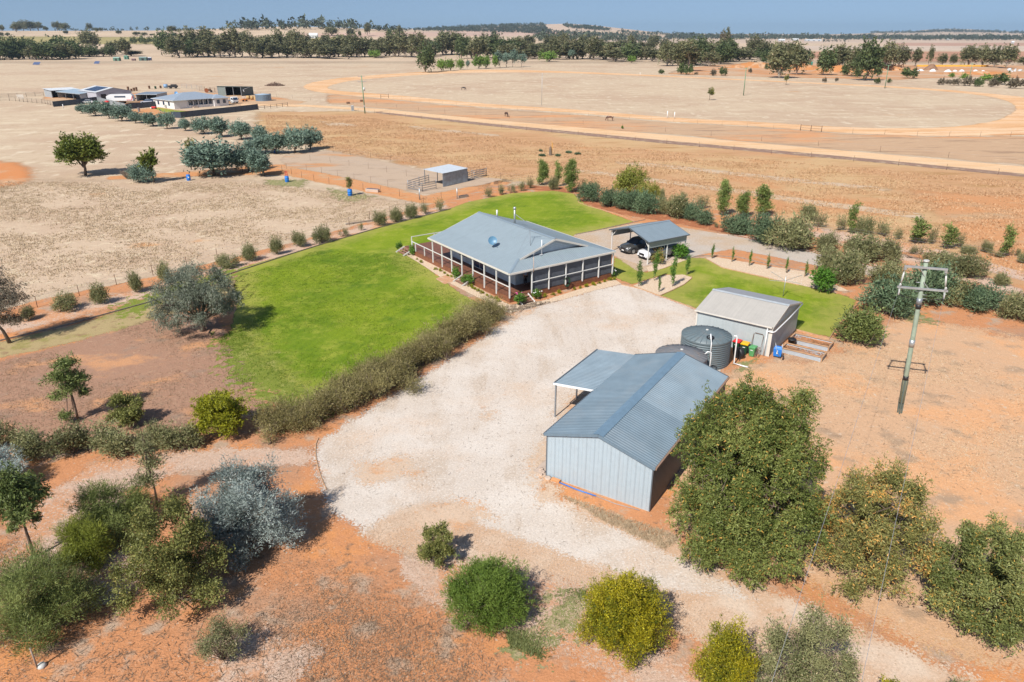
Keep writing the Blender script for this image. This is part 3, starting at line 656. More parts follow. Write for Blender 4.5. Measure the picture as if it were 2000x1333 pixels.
# kind: nominal radius, height, crown start (share of height), lobes, sprays, leaves per spray, spray length, leaf (l, w), spread, up, shell, leaf material, bark, trunk radius
KIND = {
 # distant gums (about 20 m)
 'gum':      dict(R=7.0, H=20, z0=.09, nl=15, sp=620, per=6, L=1.6, leaf=(1.25, .7), m='gum', b='pale', tr=.34, limbs=7, spread=1.2, shell=.75, size=(.30, .46)),
 'gumtall':  dict(R=5.2, H=22, z0=.14, nl=13, sp=460, per=6, L=1.4, leaf=(1.2, .7), m='gum', b='pale', tr=.3, limbs=6, spread=1.2, shell=.75, size=(.30, .46)),
 'gumgreen': dict(R=7.5, H=18, z0=.04, nl=13, sp=560, per=5, L=1.5, leaf=(1.25, .75), m='gumgreen', b='grey', tr=.3, limbs=4, spread=1.2, shell=.6, size=(.34, .5)),
 'cypress':  dict(R=4.0, H=13, z0=.05, nl=5, sp=260, per=5, L=1.2, leaf=(1.0, .6), m='gumgreen', b='grey', tr=.2, limbs=1, spread=.9, shell=.5, size=(.4, .6)),
 'willow':   dict(R=6.5, H=10, z0=.06, nl=7, sp=320, per=5, L=1.2, leaf=(1.0, .55), m='brightgreen', b='grey', tr=.25, limbs=4, spread=1.2, shell=.5, size=(.36, .5)),
 'bluegum':  dict(R=6.0, H=13, z0=.25, nl=7, sp=300, per=5, L=1.3, leaf=(1.0, .6), m='blue', b='pale', tr=.25, limbs=5, spread=1.2, shell=.6, size=(.34, .5)),
 'deadgum':  dict(R=5.5, H=26, z0=.35, nl=6, sp=150, per=4, L=1.2, leaf=(1.0, .5), m='brown', b='grey', tr=.4, limbs=10, spread=1.2, shell=.5, size=(.2, .32)),
 'farbush':  dict(R=3.2, H=4.5, z0=.0, nl=5, sp=150, per=5, L=.8, leaf=(.75, .45), m='dark', b='twig', tr=.1, limbs=2, spread=1.2, shell=.5, size=(.45, .6)),
 'farbrown': dict(R=3.2, H=4.2, z0=.0, nl=5, sp=140, per=5, L=.8, leaf=(.75, .45), m='brown', b='twig', tr=.1, limbs=3, spread=1.2, shell=.5, size=(.45, .6)),
 # 150-260 m
 'bluetree': dict(R=2.15, H=4.3, z0=.14, nl=9, sp=900, per=5, L=.5, leaf=(.34, .17), m='blue', b='grey', tr=.11, limbs=6, spread=1.2, shell=.45, size=(.36, .55)),
 'roundtree': dict(R=3.4, H=7.2, z0=.24, nl=14, sp=2300, per=6, L=.5, leaf=(.33, .2), m='gumgreen2', b='grey', tr=.16, limbs=8, spread=1.2, shell=.45, size=(.27, .42)),
 'smalltree': dict(R=1.6, H=4.4, z0=.35, nl=5, sp=260, per=5, L=.4, leaf=(.4, .22), m='olive', b='grey', tr=.08, limbs=3, spread=1.2, shell=.6, size=(.4, .6)),
 # 60-130 m shrubs
 'scrub':    dict(R=1.5, H=2.2, z0=.0, nl=7, sp=620, per=7, L=.55, leaf=(.19, .065), m='scrub', b='twig', tr=.035, limbs=14, spread=.55, up=.7, shell=.6, size=(.36, .55)),
 'dense':    dict(R=1.45, H=2.2, z0=.0, nl=7, sp=800, per=7, L=.45, leaf=(.19, .075), m='scrub', b='twig', tr=.03, limbs=6, spread=.6, up=.6, shell=.4, size=(.42, .6)),
 'densegreen': dict(R=1.45, H=2.2, z0=.0, nl=7, sp=800, per=7, L=.45, leaf=(.19, .075), m='densegreen', b='twig', tr=.03, limbs=6, spread=.6, up=.6, shell=.4, size=(.42, .6)),
 'thin':     dict(R=1.0, H=1.8, z0=.0, nl=5, sp=170, per=7, L=.5, leaf=(.14, .045), m='scrub', b='twig', tr=.02, limbs=16, spread=.5, up=.8, shell=.7, size=(.34, .5)),
 'pine':     dict(R=1.2, H=4.6, z0=.02, nl=9, sp=700, per=6, L=.45, leaf=(.24, .09), m='pine', b='grey', tr=.07, limbs=3, spread=.9, up=.5, shell=.5, size=(.5, .7), cone=True),
 'sprig':    dict(R=.9, H=3.2, z0=.10, nl=6, sp=240, per=6, L=.4, leaf=(.22, .09), m='pine', b='grey', tr=.04, limbs=4, spread=.9, up=.5, shell=.6, size=(.4, .6), cone=True),
 'yellowtree': dict(R=3.2, H=5.0, z0=.10, nl=9, sp=1100, per=6, L=.5, leaf=(.26, .11), m='citrus', b='grey', tr=.1, limbs=6, spread=1.0, shell=.45, size=(.3, .45)),
 'glossy':   dict(R=1.5, H=2.6, z0=.0, nl=6, sp=520, per=6, L=.35, leaf=(.2, .12), m='green', b='twig', tr=.04, limbs=4, spread=1.0, shell=.4, size=(.42, .6)),
 'autumnbush': dict(R=1.3, H=2.2, z0=.0, nl=6, sp=300, per=6, L=.35, leaf=(.18, .1), m='autumn', b='twig', tr=.04, limbs=7, spread=1.0, shell=.6, size=(.4, .6)),
 'pillar':   dict(R=.35, H=2.9, z0=.12, nl=5, sp=170, per=6, L=.3, leaf=(.12, .07), m='rose', b='twig', tr=.03, limbs=2, spread=1.0, up=.9, shell=.7, size=(.6, .9), cone=True),
 'tuft':     dict(R=.28, H=.42, z0=.0, nl=3, sp=60, per=4, L=.14, leaf=(.12, .05), m='lime', b=None, tr=.02, limbs=0, spread=.6, up=.8, shell=.5, size=(.5, .7)),
 'rosebush': dict(R=.75, H=1.3, z0=.1, nl=5, sp=220, per=6, L=.25, leaf=(.12, .09), m='rose', b='twig', tr=.03, limbs=5, spread=1.0, shell=.5, size=(.4, .6)),
 'deadbrush': dict(R=1.8, H=1.6, z0=.0, nl=5, sp=60, per=3, L=.6, leaf=(.3, .03), m='brown', b='twig', tr=.03, limbs=60, spread=.8, shell=.9, size=(.4, .6)),
}
LM['gumgreen2'] = leaf_mat('round_tree_leaves', (0.072, 0.109, 0.017), (0.239, 0.261, 0.051))
LM['densegreen'] = leaf_mat('blue_green_leaves', (0.072, 0.123, 0.065), (0.203, 0.275, 0.145))
BARK = {'pale': m_palebark, 'grey': m_bark, 'twig': m_twig}
NVAR = {'gum': 7, 'gumtall': 4, 'gumgreen': 4, 'bluetree': 4, 'scrub': 4, 'dense': 4, 'thin': 4, 'pine': 3, 'tuft': 3, 'densegreen': 3, 'farbush': 3}
_proto = {}
def make_crown(kd, rg, R, H, mult=1.0):
    z0 = kd['z0'] * H
    lob = ball(kd['nl'], R, H, rg, z0, size=kd['size'], tall=1.0)
    if kd.get('cone'):
        n = kd['nl']; lob = []
        for i in range(n):
            t = (i + .5) / n; r = R * (0.35 + 0.75 * math.sin(math.pi * min(1, (1 - t) * .8 + .12)))
            a = rg.uniform(0, 6.28); q = R * 0.25
            r *= 0.75
            lob.append((q * math.cos(a), q * math.sin(a), z0 + (H - z0) * (0.08 + 0.86 * t), r, r, (H - z0) / n * 1.15))
    V, lc = foliage(rg, lob, int(kd['sp'] * mult), kd['per'], kd['L'], kd['leaf'], kd['spread'], kd.get('up', .3), kd['shell'])
    mb = MB()
    tr = kd['tr']
    if kd['z0'] > .08:
        k = 0.06 * H
        mb.tube([(0, 0, -0.1), (rg.normal() * k * .4, rg.normal() * k * .4, z0 * .6), (rg.normal() * k * .6, rg.normal() * k * .6, z0 + (H - z0) * .35)], [tr * 1.25, tr, tr * .5], 7)
    if kd['limbs']:
        twigs(mb, rg, lob, kd['limbs'], (0, 0, z0 * 0.75), tr * (.55 if kd['z0'] > .08 else 1.0), 2 if kd['limbs'] < 20 else 3)
    return V, lc, mb
def proto(kind, i):
    key = (kind, i)
    if key not in _proto:
        kd = KIND[kind]; rg = np.random.default_rng(abs(hash(kind)) % 1 + sum(map(ord, kind)) * 31 + i * 977)
        V, lc, mb = make_crown(kd, rg, kd['R'], kd['H'])
        fm = tri_mesh('foliage', V, LM[kd['m']], lc)
        sm = None
        if mb.v:
            sm = mb.mesh('trunk'); sm.materials.append(BARK[kd['b'] or 'twig'])
        _proto[key] = (fm, sm)
    return _proto[key]
_cnt = [0]
def plant_at(kind, p, r, h, name, label, cat, group=None, rz=None, mat=None):
    kd = KIND[kind]; _cnt[0] += 1
    i = _cnt[0] % NVAR.get(kind, 2)
    fm, sm = proto(kind, i)
    e = empty(name, p, random.uniform(0, 6.28) if rz is None else rz, label, cat, group)
    if not kd.get('cone') and kind != 'tuft': r *= 1.22; h *= 1.10
    e.scale = (r / kd['R'], r / kd['R'], h / kd['H'])
    tree = kd['z0'] > .08
    f = link(bpy.data.objects.new('crown' if tree else 'foliage', fm), e)
    if sm is not None: link(bpy.data.objects.new('trunk' if tree else 'stems', sm), e)
    if mat:
        f.material_slots[0].link = 'OBJECT'; f.material_slots[0].material = mat
    return e
def bush(kind, u, vb, vt, w, label, group=None, name='shrub', cat='shrub', push=0.55, mat=None):
    g = G(u, vb); r = w * mpp(g.y) / 2
    d = Vector((g.x, g.y, 0)).normalized()
    c = g + d * r * push
    c = Vector((G(u, PX(c.x, c.y)[1]).x, c.y, 0))
    h = max(0.3, top_height(c.x, c.y, vt))
    return plant_at(kind, c, r, h, name, label, cat, group, mat=mat)
def tree(kind, u, vb, vt, w, label, group=None, name='tree', cat='tree', mat=None):
    g = GT(u, vb) if vb < 112 else G(u, vb)
    r = w * mpp(g.y) / 2
    h = max(0.5, top_height(g.x, g.y, vt) - g.z)
    return plant_at(kind, g, r, h, name, label, cat, group, mat=mat)
def special(name, u, vb, vt, w, lobes, label, cat, mats, sprays, per, L, leaf, spread=.8, up=.3, shell=.5, limbs=10, tr=.1, trunk=None, push=0.0, rough=.25, jitter=.35, flat=0.0, twist=3, seed=1, group=None, limb_base=0.15):
    """a plant of its own: lobes given in units of its radius (x across the picture, y away, z share of height)"""
    rg = np.random.default_rng(seed)
    g = G(u, vb); r = w * mpp(g.y) / 2
    d = Vector((g.x, g.y, 0)).normalized(); c = g + d * r * push
    h = top_height(c.x, c.y, vt)
    rz = math.atan2(d.y, d.x) - math.pi / 2
    lob = [(x * r, y * r, z * h, rx * r, ry * r, rzz * h) for x, y, z, rx, ry, rzz in lobes]
    e = empty(name, c, rz, label, cat, group)
    V, lc = foliage(rg, lob, sprays, per, L, leaf, spread, up, shell, rough, jitter, flat=flat)
    link(bpy.data.objects.new('crown' if trunk else 'foliage', tri_mesh('foliage', V, LM[mats[0]], lc)), e)
    mb = MB()
    if trunk:
        mb.tube([(0, 0, -.15)] + [(x * r, y * r, z * h) for x, y, z in trunk], [tr * 1.5] + [tr * (1 - .5 * (i / len(trunk))) for i in range(len(trunk))], 9)
        base = (trunk[-1][0] * r, trunk[-1][1] * r, trunk[-1][2] * h)
    else: base = (0, 0, 0)
    twigs(mb, rg, lob, limbs, base, tr * .62, twist)
    mb.build('trunk' if trunk else 'stems', BARK[mats[1]], e)
    return e

LM['lime2'] = leaf_mat('yellowish_needles', (0.131, 0.174, 0.022), (0.377, 0.406, 0.065))
LM['fine2'] = leaf_mat('dark_needles', (0.065, 0.123, 0.017), (0.196, 0.275, 0.051))
LM['green2'] = leaf_mat('long_green_leaves', (0.075, 0.115, 0.03), (0.25, 0.30, 0.09))
LM['bluegrey'] = leaf_mat('grey_gum_leaves', (0.10, 0.125, 0.085), (0.31, 0.34, 0.245), (0.45, 0.45, 0.37))
LM['brown2'] = leaf_mat('brown_gum_leaves', (0.123, 0.109, 0.072), (0.304, 0.268, 0.196), (0.435, 0.290, 0.203))
LM['ash2'] = leaf_mat('light_ash_leaves', (0.095, 0.125, 0.03), (0.33, 0.34, 0.12), (0.58, 0.38, 0.09), .08)

LM['sap'] = leaf_mat('sapling_leaves', (0.095, 0.135, 0.035), (0.34, 0.39, 0.13))
# ---- plants of the home block, one by one
B4 = lambda n, seed, zr=(.3, .7), s=(.35, .5), sp=.5: [(q * math.cos(a), q * math.sin(a), random.Random(seed * 99 + i).uniform(*zr), random.Random(seed * 77 + i).uniform(*s), random.Random(seed * 77 + i).uniform(*s), random.Random(seed * 55 + i).uniform(*s) * .62)
      for i in range(n) for a in [i * 2.4 + seed] for q in [sp * math.sqrt((i + .5) / n)]]
special('acacia_tree', 485, 1068, 890, 218, dome(38, 1, .08, .84, (.22, .34), .76), 'silver blue wattle with long feathery sprays beside the gravel edge, casting a dark shadow', 'tree', ('silver', 'twig'),
        2300, 22, .62, (0.144, 0.042), .55, .35, .45, 26, .07, limb_base=0, seed=3)
special('olive_green_tree', 352, 1170, 972, 216, dome(40, 2, .08, .84, (.20, .30), .78), 'dense olive green tree between the silver wattle and the feathery green bushes', 'tree', ('olive', 'twig'),
        2600, 16, .42, (0.106, 0.063), 1.1, .3, .5, 20, .06, seed=4)
special('needle_bush', 92, 1225, 1062, 245, dome(26, 3, .05, .76, (.26, .38), .72), 'large soft needle leaved bush, the lowest of the feathery green trio', 'shrub', ('fine', 'twig'), 2300, 22, .6, (0.163, 0.025), .35, .7, .6, 26, .045, seed=5)
special('needle_bush', 168, 1100, 1006, 146, dome(16, 4, .06, .8, (.30, .42), .66), 'smaller yellowish needle leaved bush in the middle of the feathery green trio', 'shrub', ('lime2', 'twig'), 1300, 20, .45, (0.150, 0.025), .35, .7, .6, 16, .04, seed=6)
special('needle_bush', 215, 1034, 940, 184, dome(20, 5, .06, .78, (.26, .4), .72), 'rounded bright green needle leaved bush, the highest up the path of the feathery trio', 'shrub', ('fine', 'twig'), 1500, 20, .5, (0.163, 0.027), .35, .7, .6, 16, .04, seed=7)
special('gum_sapling', 308, 990, 846, 80, [(0, 0, .82, .5, .5, .16), (.2, .1, .6, .75, .7, .16), (-.2, 0, .4, .9, .8, .14), (.2, 0, .95, .25, .25, .1)], 'thin wispy young gum with a bare lower stem above the feathery bushes', 'tree', ('scrub', 'twig'), 330, 12, .5, (0.150, 0.049), .7, .3, .9, 12, .05, trunk=[(.05, 0, .25), (0, 0, .55), (.05, 0, .8)], seed=8)
special('street_tree', 68, 1089, 912, 122, [(0, 0, .80, .6, .6, .19), (-.45, .1, .62, .5, .5, .17), (.45, 0, .66, .5, .5, .17), (0, -.3, .55, .5, .5, .14), (.1, .3, .7, .6, .6, .2), (-.3, 0, .38, .2, .2, .06), (.35, 0, .40, .2, .2, .06)], 'young broad leaved tree on a straight trunk with a green tie at its foot', 'tree', ('green2', 'grey'),
        1050, 13, .32, (0.163, 0.070), .9, -.2, .6, 14, .06, trunk=[(0, 0, .3), (.02, 0, .5), (0, 0, .7)], seed=9, flat=.5)
special('acacia_bush', 12, 950, 868, 130, B4(7, 6, (.3, .6), (.4, .55), .45), 'silver blue wattle bush at the edge behind the young broad leaved tree', 'shrub', ('silver', 'twig'), 700, 16, .5, (0.150, 0.042), .55, .35, .5, 10, .05, seed=10)
special('lime_bush', 437, 848, 753, 122, dome(28, 7, .16, .82, (.22, .32), .74) + [(0, 0, .46, .78, .78, .38)] * 2, 'round bright lime green bush at the lower end of the hedge', 'shrub', ('lime', 'twig'), 1900, 12, .3, (0.125, 0.070), .9, .5, .4, 14, .05, seed=11)
special('green_bush', 253, 832, 763, 82, dome(20, 8, .16, .82, (.24, .34), .74), 'dark olive round bush standing behind the scrub row on the brown earth', 'shrub', ('olive', 'twig'), 1000, 11, .3, (0.125, 0.063), .9, .5, .4, 10, .05, seed=12)
special('gum_sapling', 153, 822, 690, 76, [(.1, 0, .85, .65, .6, .12), (-.25, 0, .68, .8, .7, .12), (.45, 0, .62, .6, .55, .12), (.1, .2, .5, .8, .8, .10), (-.6, 0, .42, .45, .4, .06), (.55, 0, .40, .4, .4, .06), (-.5, 0, .12, .45, .4, .07)], 'young green gum with a straight thin trunk on the brown earth', 'tree', ('sap', 'grey'),
        800, 11, .38, (0.163, 0.070), .9, .2, .7, 16, .06, trunk=[(.03, 0, .3), (0, 0, .55), (.08, 0, .8)], seed=13)
special('grey_gum_tree', 396, 647, 503, 178, dome(46, 44, .22, .88, (.17, .27), .82) + [(-.72, -.2, .24, .2, .2, .16), (-.5, -.5, .26, .22, .2, .16), (.75, .1, .30, .2, .2, .15), (.5, -.4, .34, .2, .2, .12)],
        'broad grey green gum with drooping crown and forked dark trunk at the lawn corner', 'tree', ('bluegrey', 'grey'), 4000, 12, .5, (.16, .05), .8, -.4, .5, 22, .2, trunk=[(.02, 0, .08), (0, 0, .16)], seed=14, flat=.8)
special('grey_gum_tree', 20, 670, 500, 108, [(-.15, 0, .86, .5, .5, .14), (-.1, 0, .68, .7, .6, .18), (.2, 0, .50, .75, .7, .16), (-.3, 0, .38, .7, .6, .14), (.2, 0, .26, .5, .5, .09), (-.3, 0, .95, .3, .3, .07)], 'tall brown grey gum cut by the picture edge, throwing a long shadow', 'tree', ('brown2', 'grey'),
        1500, 12, .5, (0.163, 0.056), .8, -.3, .65, 18, .12, trunk=[(-.1, 0, .15), (-.3, 0, .3), (-.25, 0, .6)], seed=15, flat=.7)
special('ash_tree', 1446, 1062, 748, 262, dome(92, 9, .12, .84, (.11, .20), .84) + [(-.62, .15, .72, .27, .27, .15), (-.80, -.05, .55, .26, .26, .15), (-.45, .30, .76, .24, .24, .12), (-.25, .45, .80, .22, .22, .10), (.5, .25, .70, .26, .26, .14), (.12, .42, .76, .26, .26, .12), (.05, .2, .72, .3, .3, .14), (.72, .1, .56, .27, .27, .15), (-.85, .25, .62, .2, .2, .1)] + [(-.2, -.65, .20, .45, .4, .18), (.4, -.7, .2, .45, .4, .17), (-.75, -.3, .22, .35, .35, .17), (.75, -.2, .28, .35, .35, .2), (-.5, -.85, .14, .28, .25, .12), (.1, -.95, .13, .28, .22, .12), (-.15, .2, .86, .3, .3, .12), (.5, .5, .82, .24, .24, .12)], 'very large dense green tree with orange flecks at the back corner of the big shed', 'tree', ('ash', 'grey'),
        11000, 15, .36, (0.144, 0.059), 1.0, .1, .30, 60, .16, trunk=[(0, 0, .14), (0, 0, .3)], seed=16, rough=.3)
special('ash_tree', 1690, 1105, 888, 236, dome(56, 10, .12, .86, (.15, .25), .84) + [(-.5, -.6, .22, .4, .35, .18), (.25, -.75, .2, .4, .35, .17), (.8, -.2, .3, .35, .3, .18), (-.85, 0, .35, .3, .3, .18), (-.1, -1.0, .12, .26, .22, .12)], 'thinner tree turning orange, in the middle of the three by the driveway', 'tree', ('autumn', 'grey'),
        4300, 13, .42, (0.138, 0.056), 1.0, .1, .7, 46, .12, trunk=[(0, 0, .12), (0, 0, .26)], seed=17, rough=.35)
special('ash_tree', 1915, 1215, 1012, 240, dome(54, 11, .12, .86, (.15, .25), .84) + [(-.5, -.5, .25, .35, .3, .16), (.3, -.6, .22, .35, .3, .15)], 'leafy green tree by the driveway, reaching the picture edge', 'tree', ('ash2', 'grey'),
        5400, 14, .40, (0.131, 0.056), 1.0, .1, .6, 34, .12, trunk=[(0, 0, .12), (0, 0, .26)], seed=18, rough=.32)
special('grey_shrub', 1556, 1392, 1180, 224, dome(36, 12, .1, .86, (.18, .28), .8), 'sparse grey green shrub at the bottom edge behind a yellow one', 'shrub', ('scrub', 'twig'), 1900, 14, .42, (0.106, 0.045), .9, .4, .8, 50, .045, seed=19, rough=.35)
special('yellow_tip_bush', 1410, 1355, 1210, 128, dome(22, 13, .10, .82, (.24, .34), .70) + [(0, 0, .42, .84, .84, .42)] * 2, 'yellow green bush joined to the sparse grey shrub at the bottom edge', 'shrub', ('yellow', 'twig'), 1700, 15, .28, (0.088, 0.036), .8, .5, .4, 12, .04, seed=20)
special('yellow_tip_bush', 1212, 1262, 1108, 182, dome(48, 14, .10, .80, (.20, .28), .76) + [(0, 0, .40, .86, .86, .40)] * 3, 'big round yellow tipped bush beside the driveway', 'shrub', ('yellow', 'twig'), 4200, 16, .30, (0.088, 0.036), .8, .5, .38, 14, .05, seed=21)
special('green_bush', 952, 1198, 1090, 184, dome(36, 15, .10, .78, (.20, .30), .74) + [(0, 0, .38, .85, .85, .38)] * 3, 'dark green needle bush on pale mulch between the small bush and the yellow tipped one', 'shrub', ('fine2', 'twig'), 3200, 17, .34, (0.125, 0.031), .5, .6, .45, 30, .04, seed=22)
special('olive_bush', 853, 1102, 1022, 96, dome(20, 16, .2, .84, (.20, .32), .72), 'small olive green bush at the orange edge of the gravel', 'shrub', ('olive', 'twig'), 620, 13, .3, (0.106, 0.056), .9, .5, .7, 24, .03, seed=23)
special('twiggy_bush', 437, 1290, 1214, 128, B4(7, 17, (.4, .72), (.3, .42), .62), 'sparse twiggy bush on bare orange soil below the big olive tree', 'shrub', ('scrub', 'twig'), 420, 13, .42, (0.106, 0.031), .6, .5, .9, 60, .028, seed=24, rough=.35)
special('yellow_tip_bush', 1722, 1400, 1305, 60, B4(6, 18, (.3, .6), (.4, .5), .4), 'small yellow green bush just showing at the bottom edge', 'shrub', ('yellow', 'twig'), 400, 12, .28, (0.100, 0.042), .8, .5, .4, 8, .03, seed=25)
special('twiggy_bush', 1880, 1395, 1330, 110, B4(6, 28, (.3, .6), (.4, .5), .4), 'thin low bush at the bottom edge below the driveway trees', 'shrub', ('scrub', 'twig'), 300, 10, .35, (0.100, 0.042), .8, .5, .8, 20, .03, seed=35)
# the hedge along the gravel
def hedge():
    pts = [G(*q) for q in ((528, 856), (575, 842), (625, 822), (672, 800), (716, 778), (760, 756), (802, 730), (842, 706), (880, 682), (918, 657), (950, 636), (976, 618))]
    hs = [2.1, 2.4, 2.6, 2.6, 2.8, 2.8, 2.9, 3.0, 3.0, 3.2, 3.1, 2.5]
    e = empty('hedge', pts[5], 0, 'long wispy olive brown hedge along the edge of the white gravel', 'hedge')
    rg = np.random.default_rng(40); lob = []
    for i in range(len(pts) - 1):
        for k in range(3):
            t = k / 3; p = pts[i].lerp(pts[i + 1], t) - pts[5]; h = hs[i] * (1 - t) + hs[i + 1] * t
            h *= rg.uniform(.85, 1.1)
            for j_ in range(3):
                f = rg.uniform(.28, .52); lob.append((p.x + rg.normal() * .45 - .2, p.y + .5 + rg.normal() * .8, h * rg.uniform(.3, .62), f * h, f * h, h * .36))
    V, lc = foliage(rg, lob, 10500, 14, .75, (.16, .036), .45, .75, .6, .35)
    link(bpy.data.objects.new('foliage', tri_mesh('foliage', V, LM['hedge'], lc)), e)
    mb = MB()
    for l in lob:
        twigs(mb, rg, [l], 4, (l[0], l[1], 0), .03, 3, rt=.35)
    mb.build('stems', m_twig, e)
hedge()
# ------------------------------------------------------------ building materials
def ribmat(name, col, axis, pitch=0.2, rough=0.45, strength=0.6, dist=0.02, metal=0.0, dirt=0.0, seam=0.0):
    t = NT(name); p = t.obj()
    w = t.n('ShaderNodeTexWave', {'Vector': p, 'Scale': 0.3142 / pitch / 1.0, 'Distortion': 0.0}, out=1, bands_direction=axis)
    n = t.noise(p, 1.2, 5, 0.65)
    c = t.mul(t.mix(0.0, col, col), t.n('ShaderNodeMapRange', {'Value': n, 'From Min': .25, 'From Max': .75, 'To Min': .94, 'To Max': 1.06}))
    st = t.noise(t.scl(p, (0.25, 6, 0.25) if axis == 'Y' else (6, 0.25, 0.25)), 1.0, 4, 0.6)
    c = t.mul(c, t.n('ShaderNodeMapRange', {'Value': st, 'From Min': .3, 'From Max': .7, 'To Min': .95, 'To Max': 1.05}))
    if dirt: c = t.mix(t.math('MULTIPLY', t.step(t.noise(p, 0.8, 6, .7), .5, .75), dirt), c, (0.40, 0.27, 0.17))
    return t.done(t.bsdf(c, rough, metal, t.bump(w, strength, dist), spec=0.5))
m_white = plain('white_painted_timber', (0.72, 0.72, 0.69), 0.5, var=.06, dirt=.12)
m_cream = plain('cream_trim', (0.66, 0.62, 0.55), 0.5, var=.06, dirt=.1)
m_pvc = plain('white_pvc', (0.80, 0.80, 0.79), 0.3, var=.03)
m_wall = ribmat('weatherboard', (0.50, 0.56, 0.60), 'Z', 0.18, 0.6, 0.7, 0.02)
ROOFC = (0.285, 0.345, 0.375)
m_roofY = ribmat('roof_steel', ROOFC, 'Y', 0.25, 0.42, 1.0, .035)
m_roofX = ribmat('roof_steel_skirt', ROOFC, 'X', 0.25, 0.42, 1.0, .035)
m_cap = plain('roof_capping', (0.235, 0.295, 0.34), 0.42, var=.05)
m_deck = plain('brown_decking', (0.200, 0.085, 0.052), 0.55, var=.3, scale=6)
m_fascia = plain('red_brown_boards', (0.22, 0.085, 0.042), 0.6, var=.3, scale=3)
m_step = plain('weathered_brown_tread', (0.30, 0.15, 0.10), 0.6, var=.25, scale=4)
m_blind = plain('dark_mesh_blind', (0.075, 0.085, 0.105), 0.75, var=.25, scale=1.4)
def glassmat(name, col=(0.03, 0.06, 0.11), rough=0.08):
    t = NT(name); return t.done(t.bsdf(col, rough, 0, spec=0.8))
m_glass = glassmat('window_glass')
m_black = plain('black_plastic', (0.02, 0.02, 0.022), 0.5)
m_rubber = plain('tyre_rubber', (0.025, 0.025, 0.027), 0.85)
m_steel = plain('galvanised_steel', (0.48, 0.50, 0.50), 0.42, 0.6, var=.15)
m_rail = plain('grey_steel_rail', (0.30, 0.32, 0.34), 0.45, 0.5, var=.12)
m_rust = plain('rusty_steel', (0.16, 0.085, 0.05), 0.8, var=.3)
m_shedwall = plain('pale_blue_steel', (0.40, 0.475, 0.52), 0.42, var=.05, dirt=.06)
m_shedroof = plain('blue_grey_roof_steel', (0.17, 0.23, 0.275), 0.55, var=.12, scale=.8, dirt=.12, dirtcol=(.36, .33, .29))
m_shedroof2 = plain('sun_bleached_roof_steel', (0.225, 0.29, 0.335), 0.55, var=.12, scale=.8, dirt=.12, dirtcol=(.40, .36, .31))
m_shedtrim = plain('dark_trim', (0.10, 0.12, 0.14), 0.5)
m_copper = plain('copper_gutter', (0.30, 0.19, 0.13), 0.5, var=.2)
m_concrete = plain('pink_grey_concrete', (0.52, 0.41, 0.33), 0.9, var=.12, scale=2)
m_tank = plain('grey_green_tank', (0.135, 0.175, 0.19), 0.5, var=.08, dirt=.1)
m_tank2 = plain('dusty_tank', (0.185, 0.19, 0.20), 0.55, var=.1, dirt=.25)
m_creamroof = ribmat('cream_roof_steel', (0.46, 0.43, 0.385), 'X', 0.1, 0.5)
m_greyroof = ribmat('grey_roof_steel', (0.36, 0.36, 0.37), 'X', 0.1, 0.5)
m_shed2wall = ribmat('pale_grey_wall_steel', (0.44, 0.49, 0.50), 'X', 0.1, 0.5, 0.8)
m_shed2side = ribmat('pale_grey_side_steel', (0.42, 0.46, 0.47), 'Y', 0.1, 0.5, 0.8)
m_timber = plain('raw_timber_sleeper', (0.50, 0.30, 0.17), 0.8, var=.25, scale=3)
m_oldtimber = plain('old_grey_timber', (0.30, 0.24, 0.19), 0.85, var=.3, scale=4)
m_pole = plain('treated_pine_pole', (0.30, 0.36, 0.27), 0.75, var=.2, scale=2.5)
m_insul = plain('grey_insulator', (0.55, 0.54, 0.50), 0.35)
m_cable = plain('grey_cable', (0.35, 0.35, 0.36), 0.5)
m_blue = plain('blue_plastic', (0.02, 0.19, 0.62), 0.4)
m_red = plain('red_plastic', (0.62, 0.02, 0.02), 0.4)
m_yel = plain('yellow_plastic', (0.78, 0.42, 0.01), 0.4)
m_dgreen = plain('dark_green_plastic', (0.015, 0.06, 0.03), 0.45)
m_lgreen = plain('light_green_plastic', (0.10, 0.34, 0.13), 0.45)
m_navy = plain('dark_blue_grey_steel', (0.045, 0.06, 0.085), 0.5)

# ------------------------------------------------------------ the farmhouse
A_H = math.radians(34.85)
H = empty('farmhouse', (-0.245, 65.16, 0), A_H, 'low blue grey roofed farmhouse with wraparound timber verandah above the green lawn', 'house')
# walls
mb = MB()
for q in ([(2.6, 2.7), (11.0, 2.7)], [(11.0, 2.7), (11.0, 15.9)], [(11.0, 15.9), (2.6, 15.9)], [(2.6, 15.9), (2.6, 2.7)]):
    (a, b), (c, d) = q
    mb.poly([(a, b, 0.6), (c, d, 0.6), (c, d, 3.5), (a, b, 3.5)])
mb.build('wall', m_wall, H)
mb = MB(); mb.poly([(2.6, 15.9, 3.5), (11.0, 15.9, 3.5), (6.8, 15.9, 4.95)]); mb.build('wall', m_wall, H)
MB().b(2.7, 10.9, 2.8, 15.8, 0.02, 0.6).build('floor_base', m_black, H)
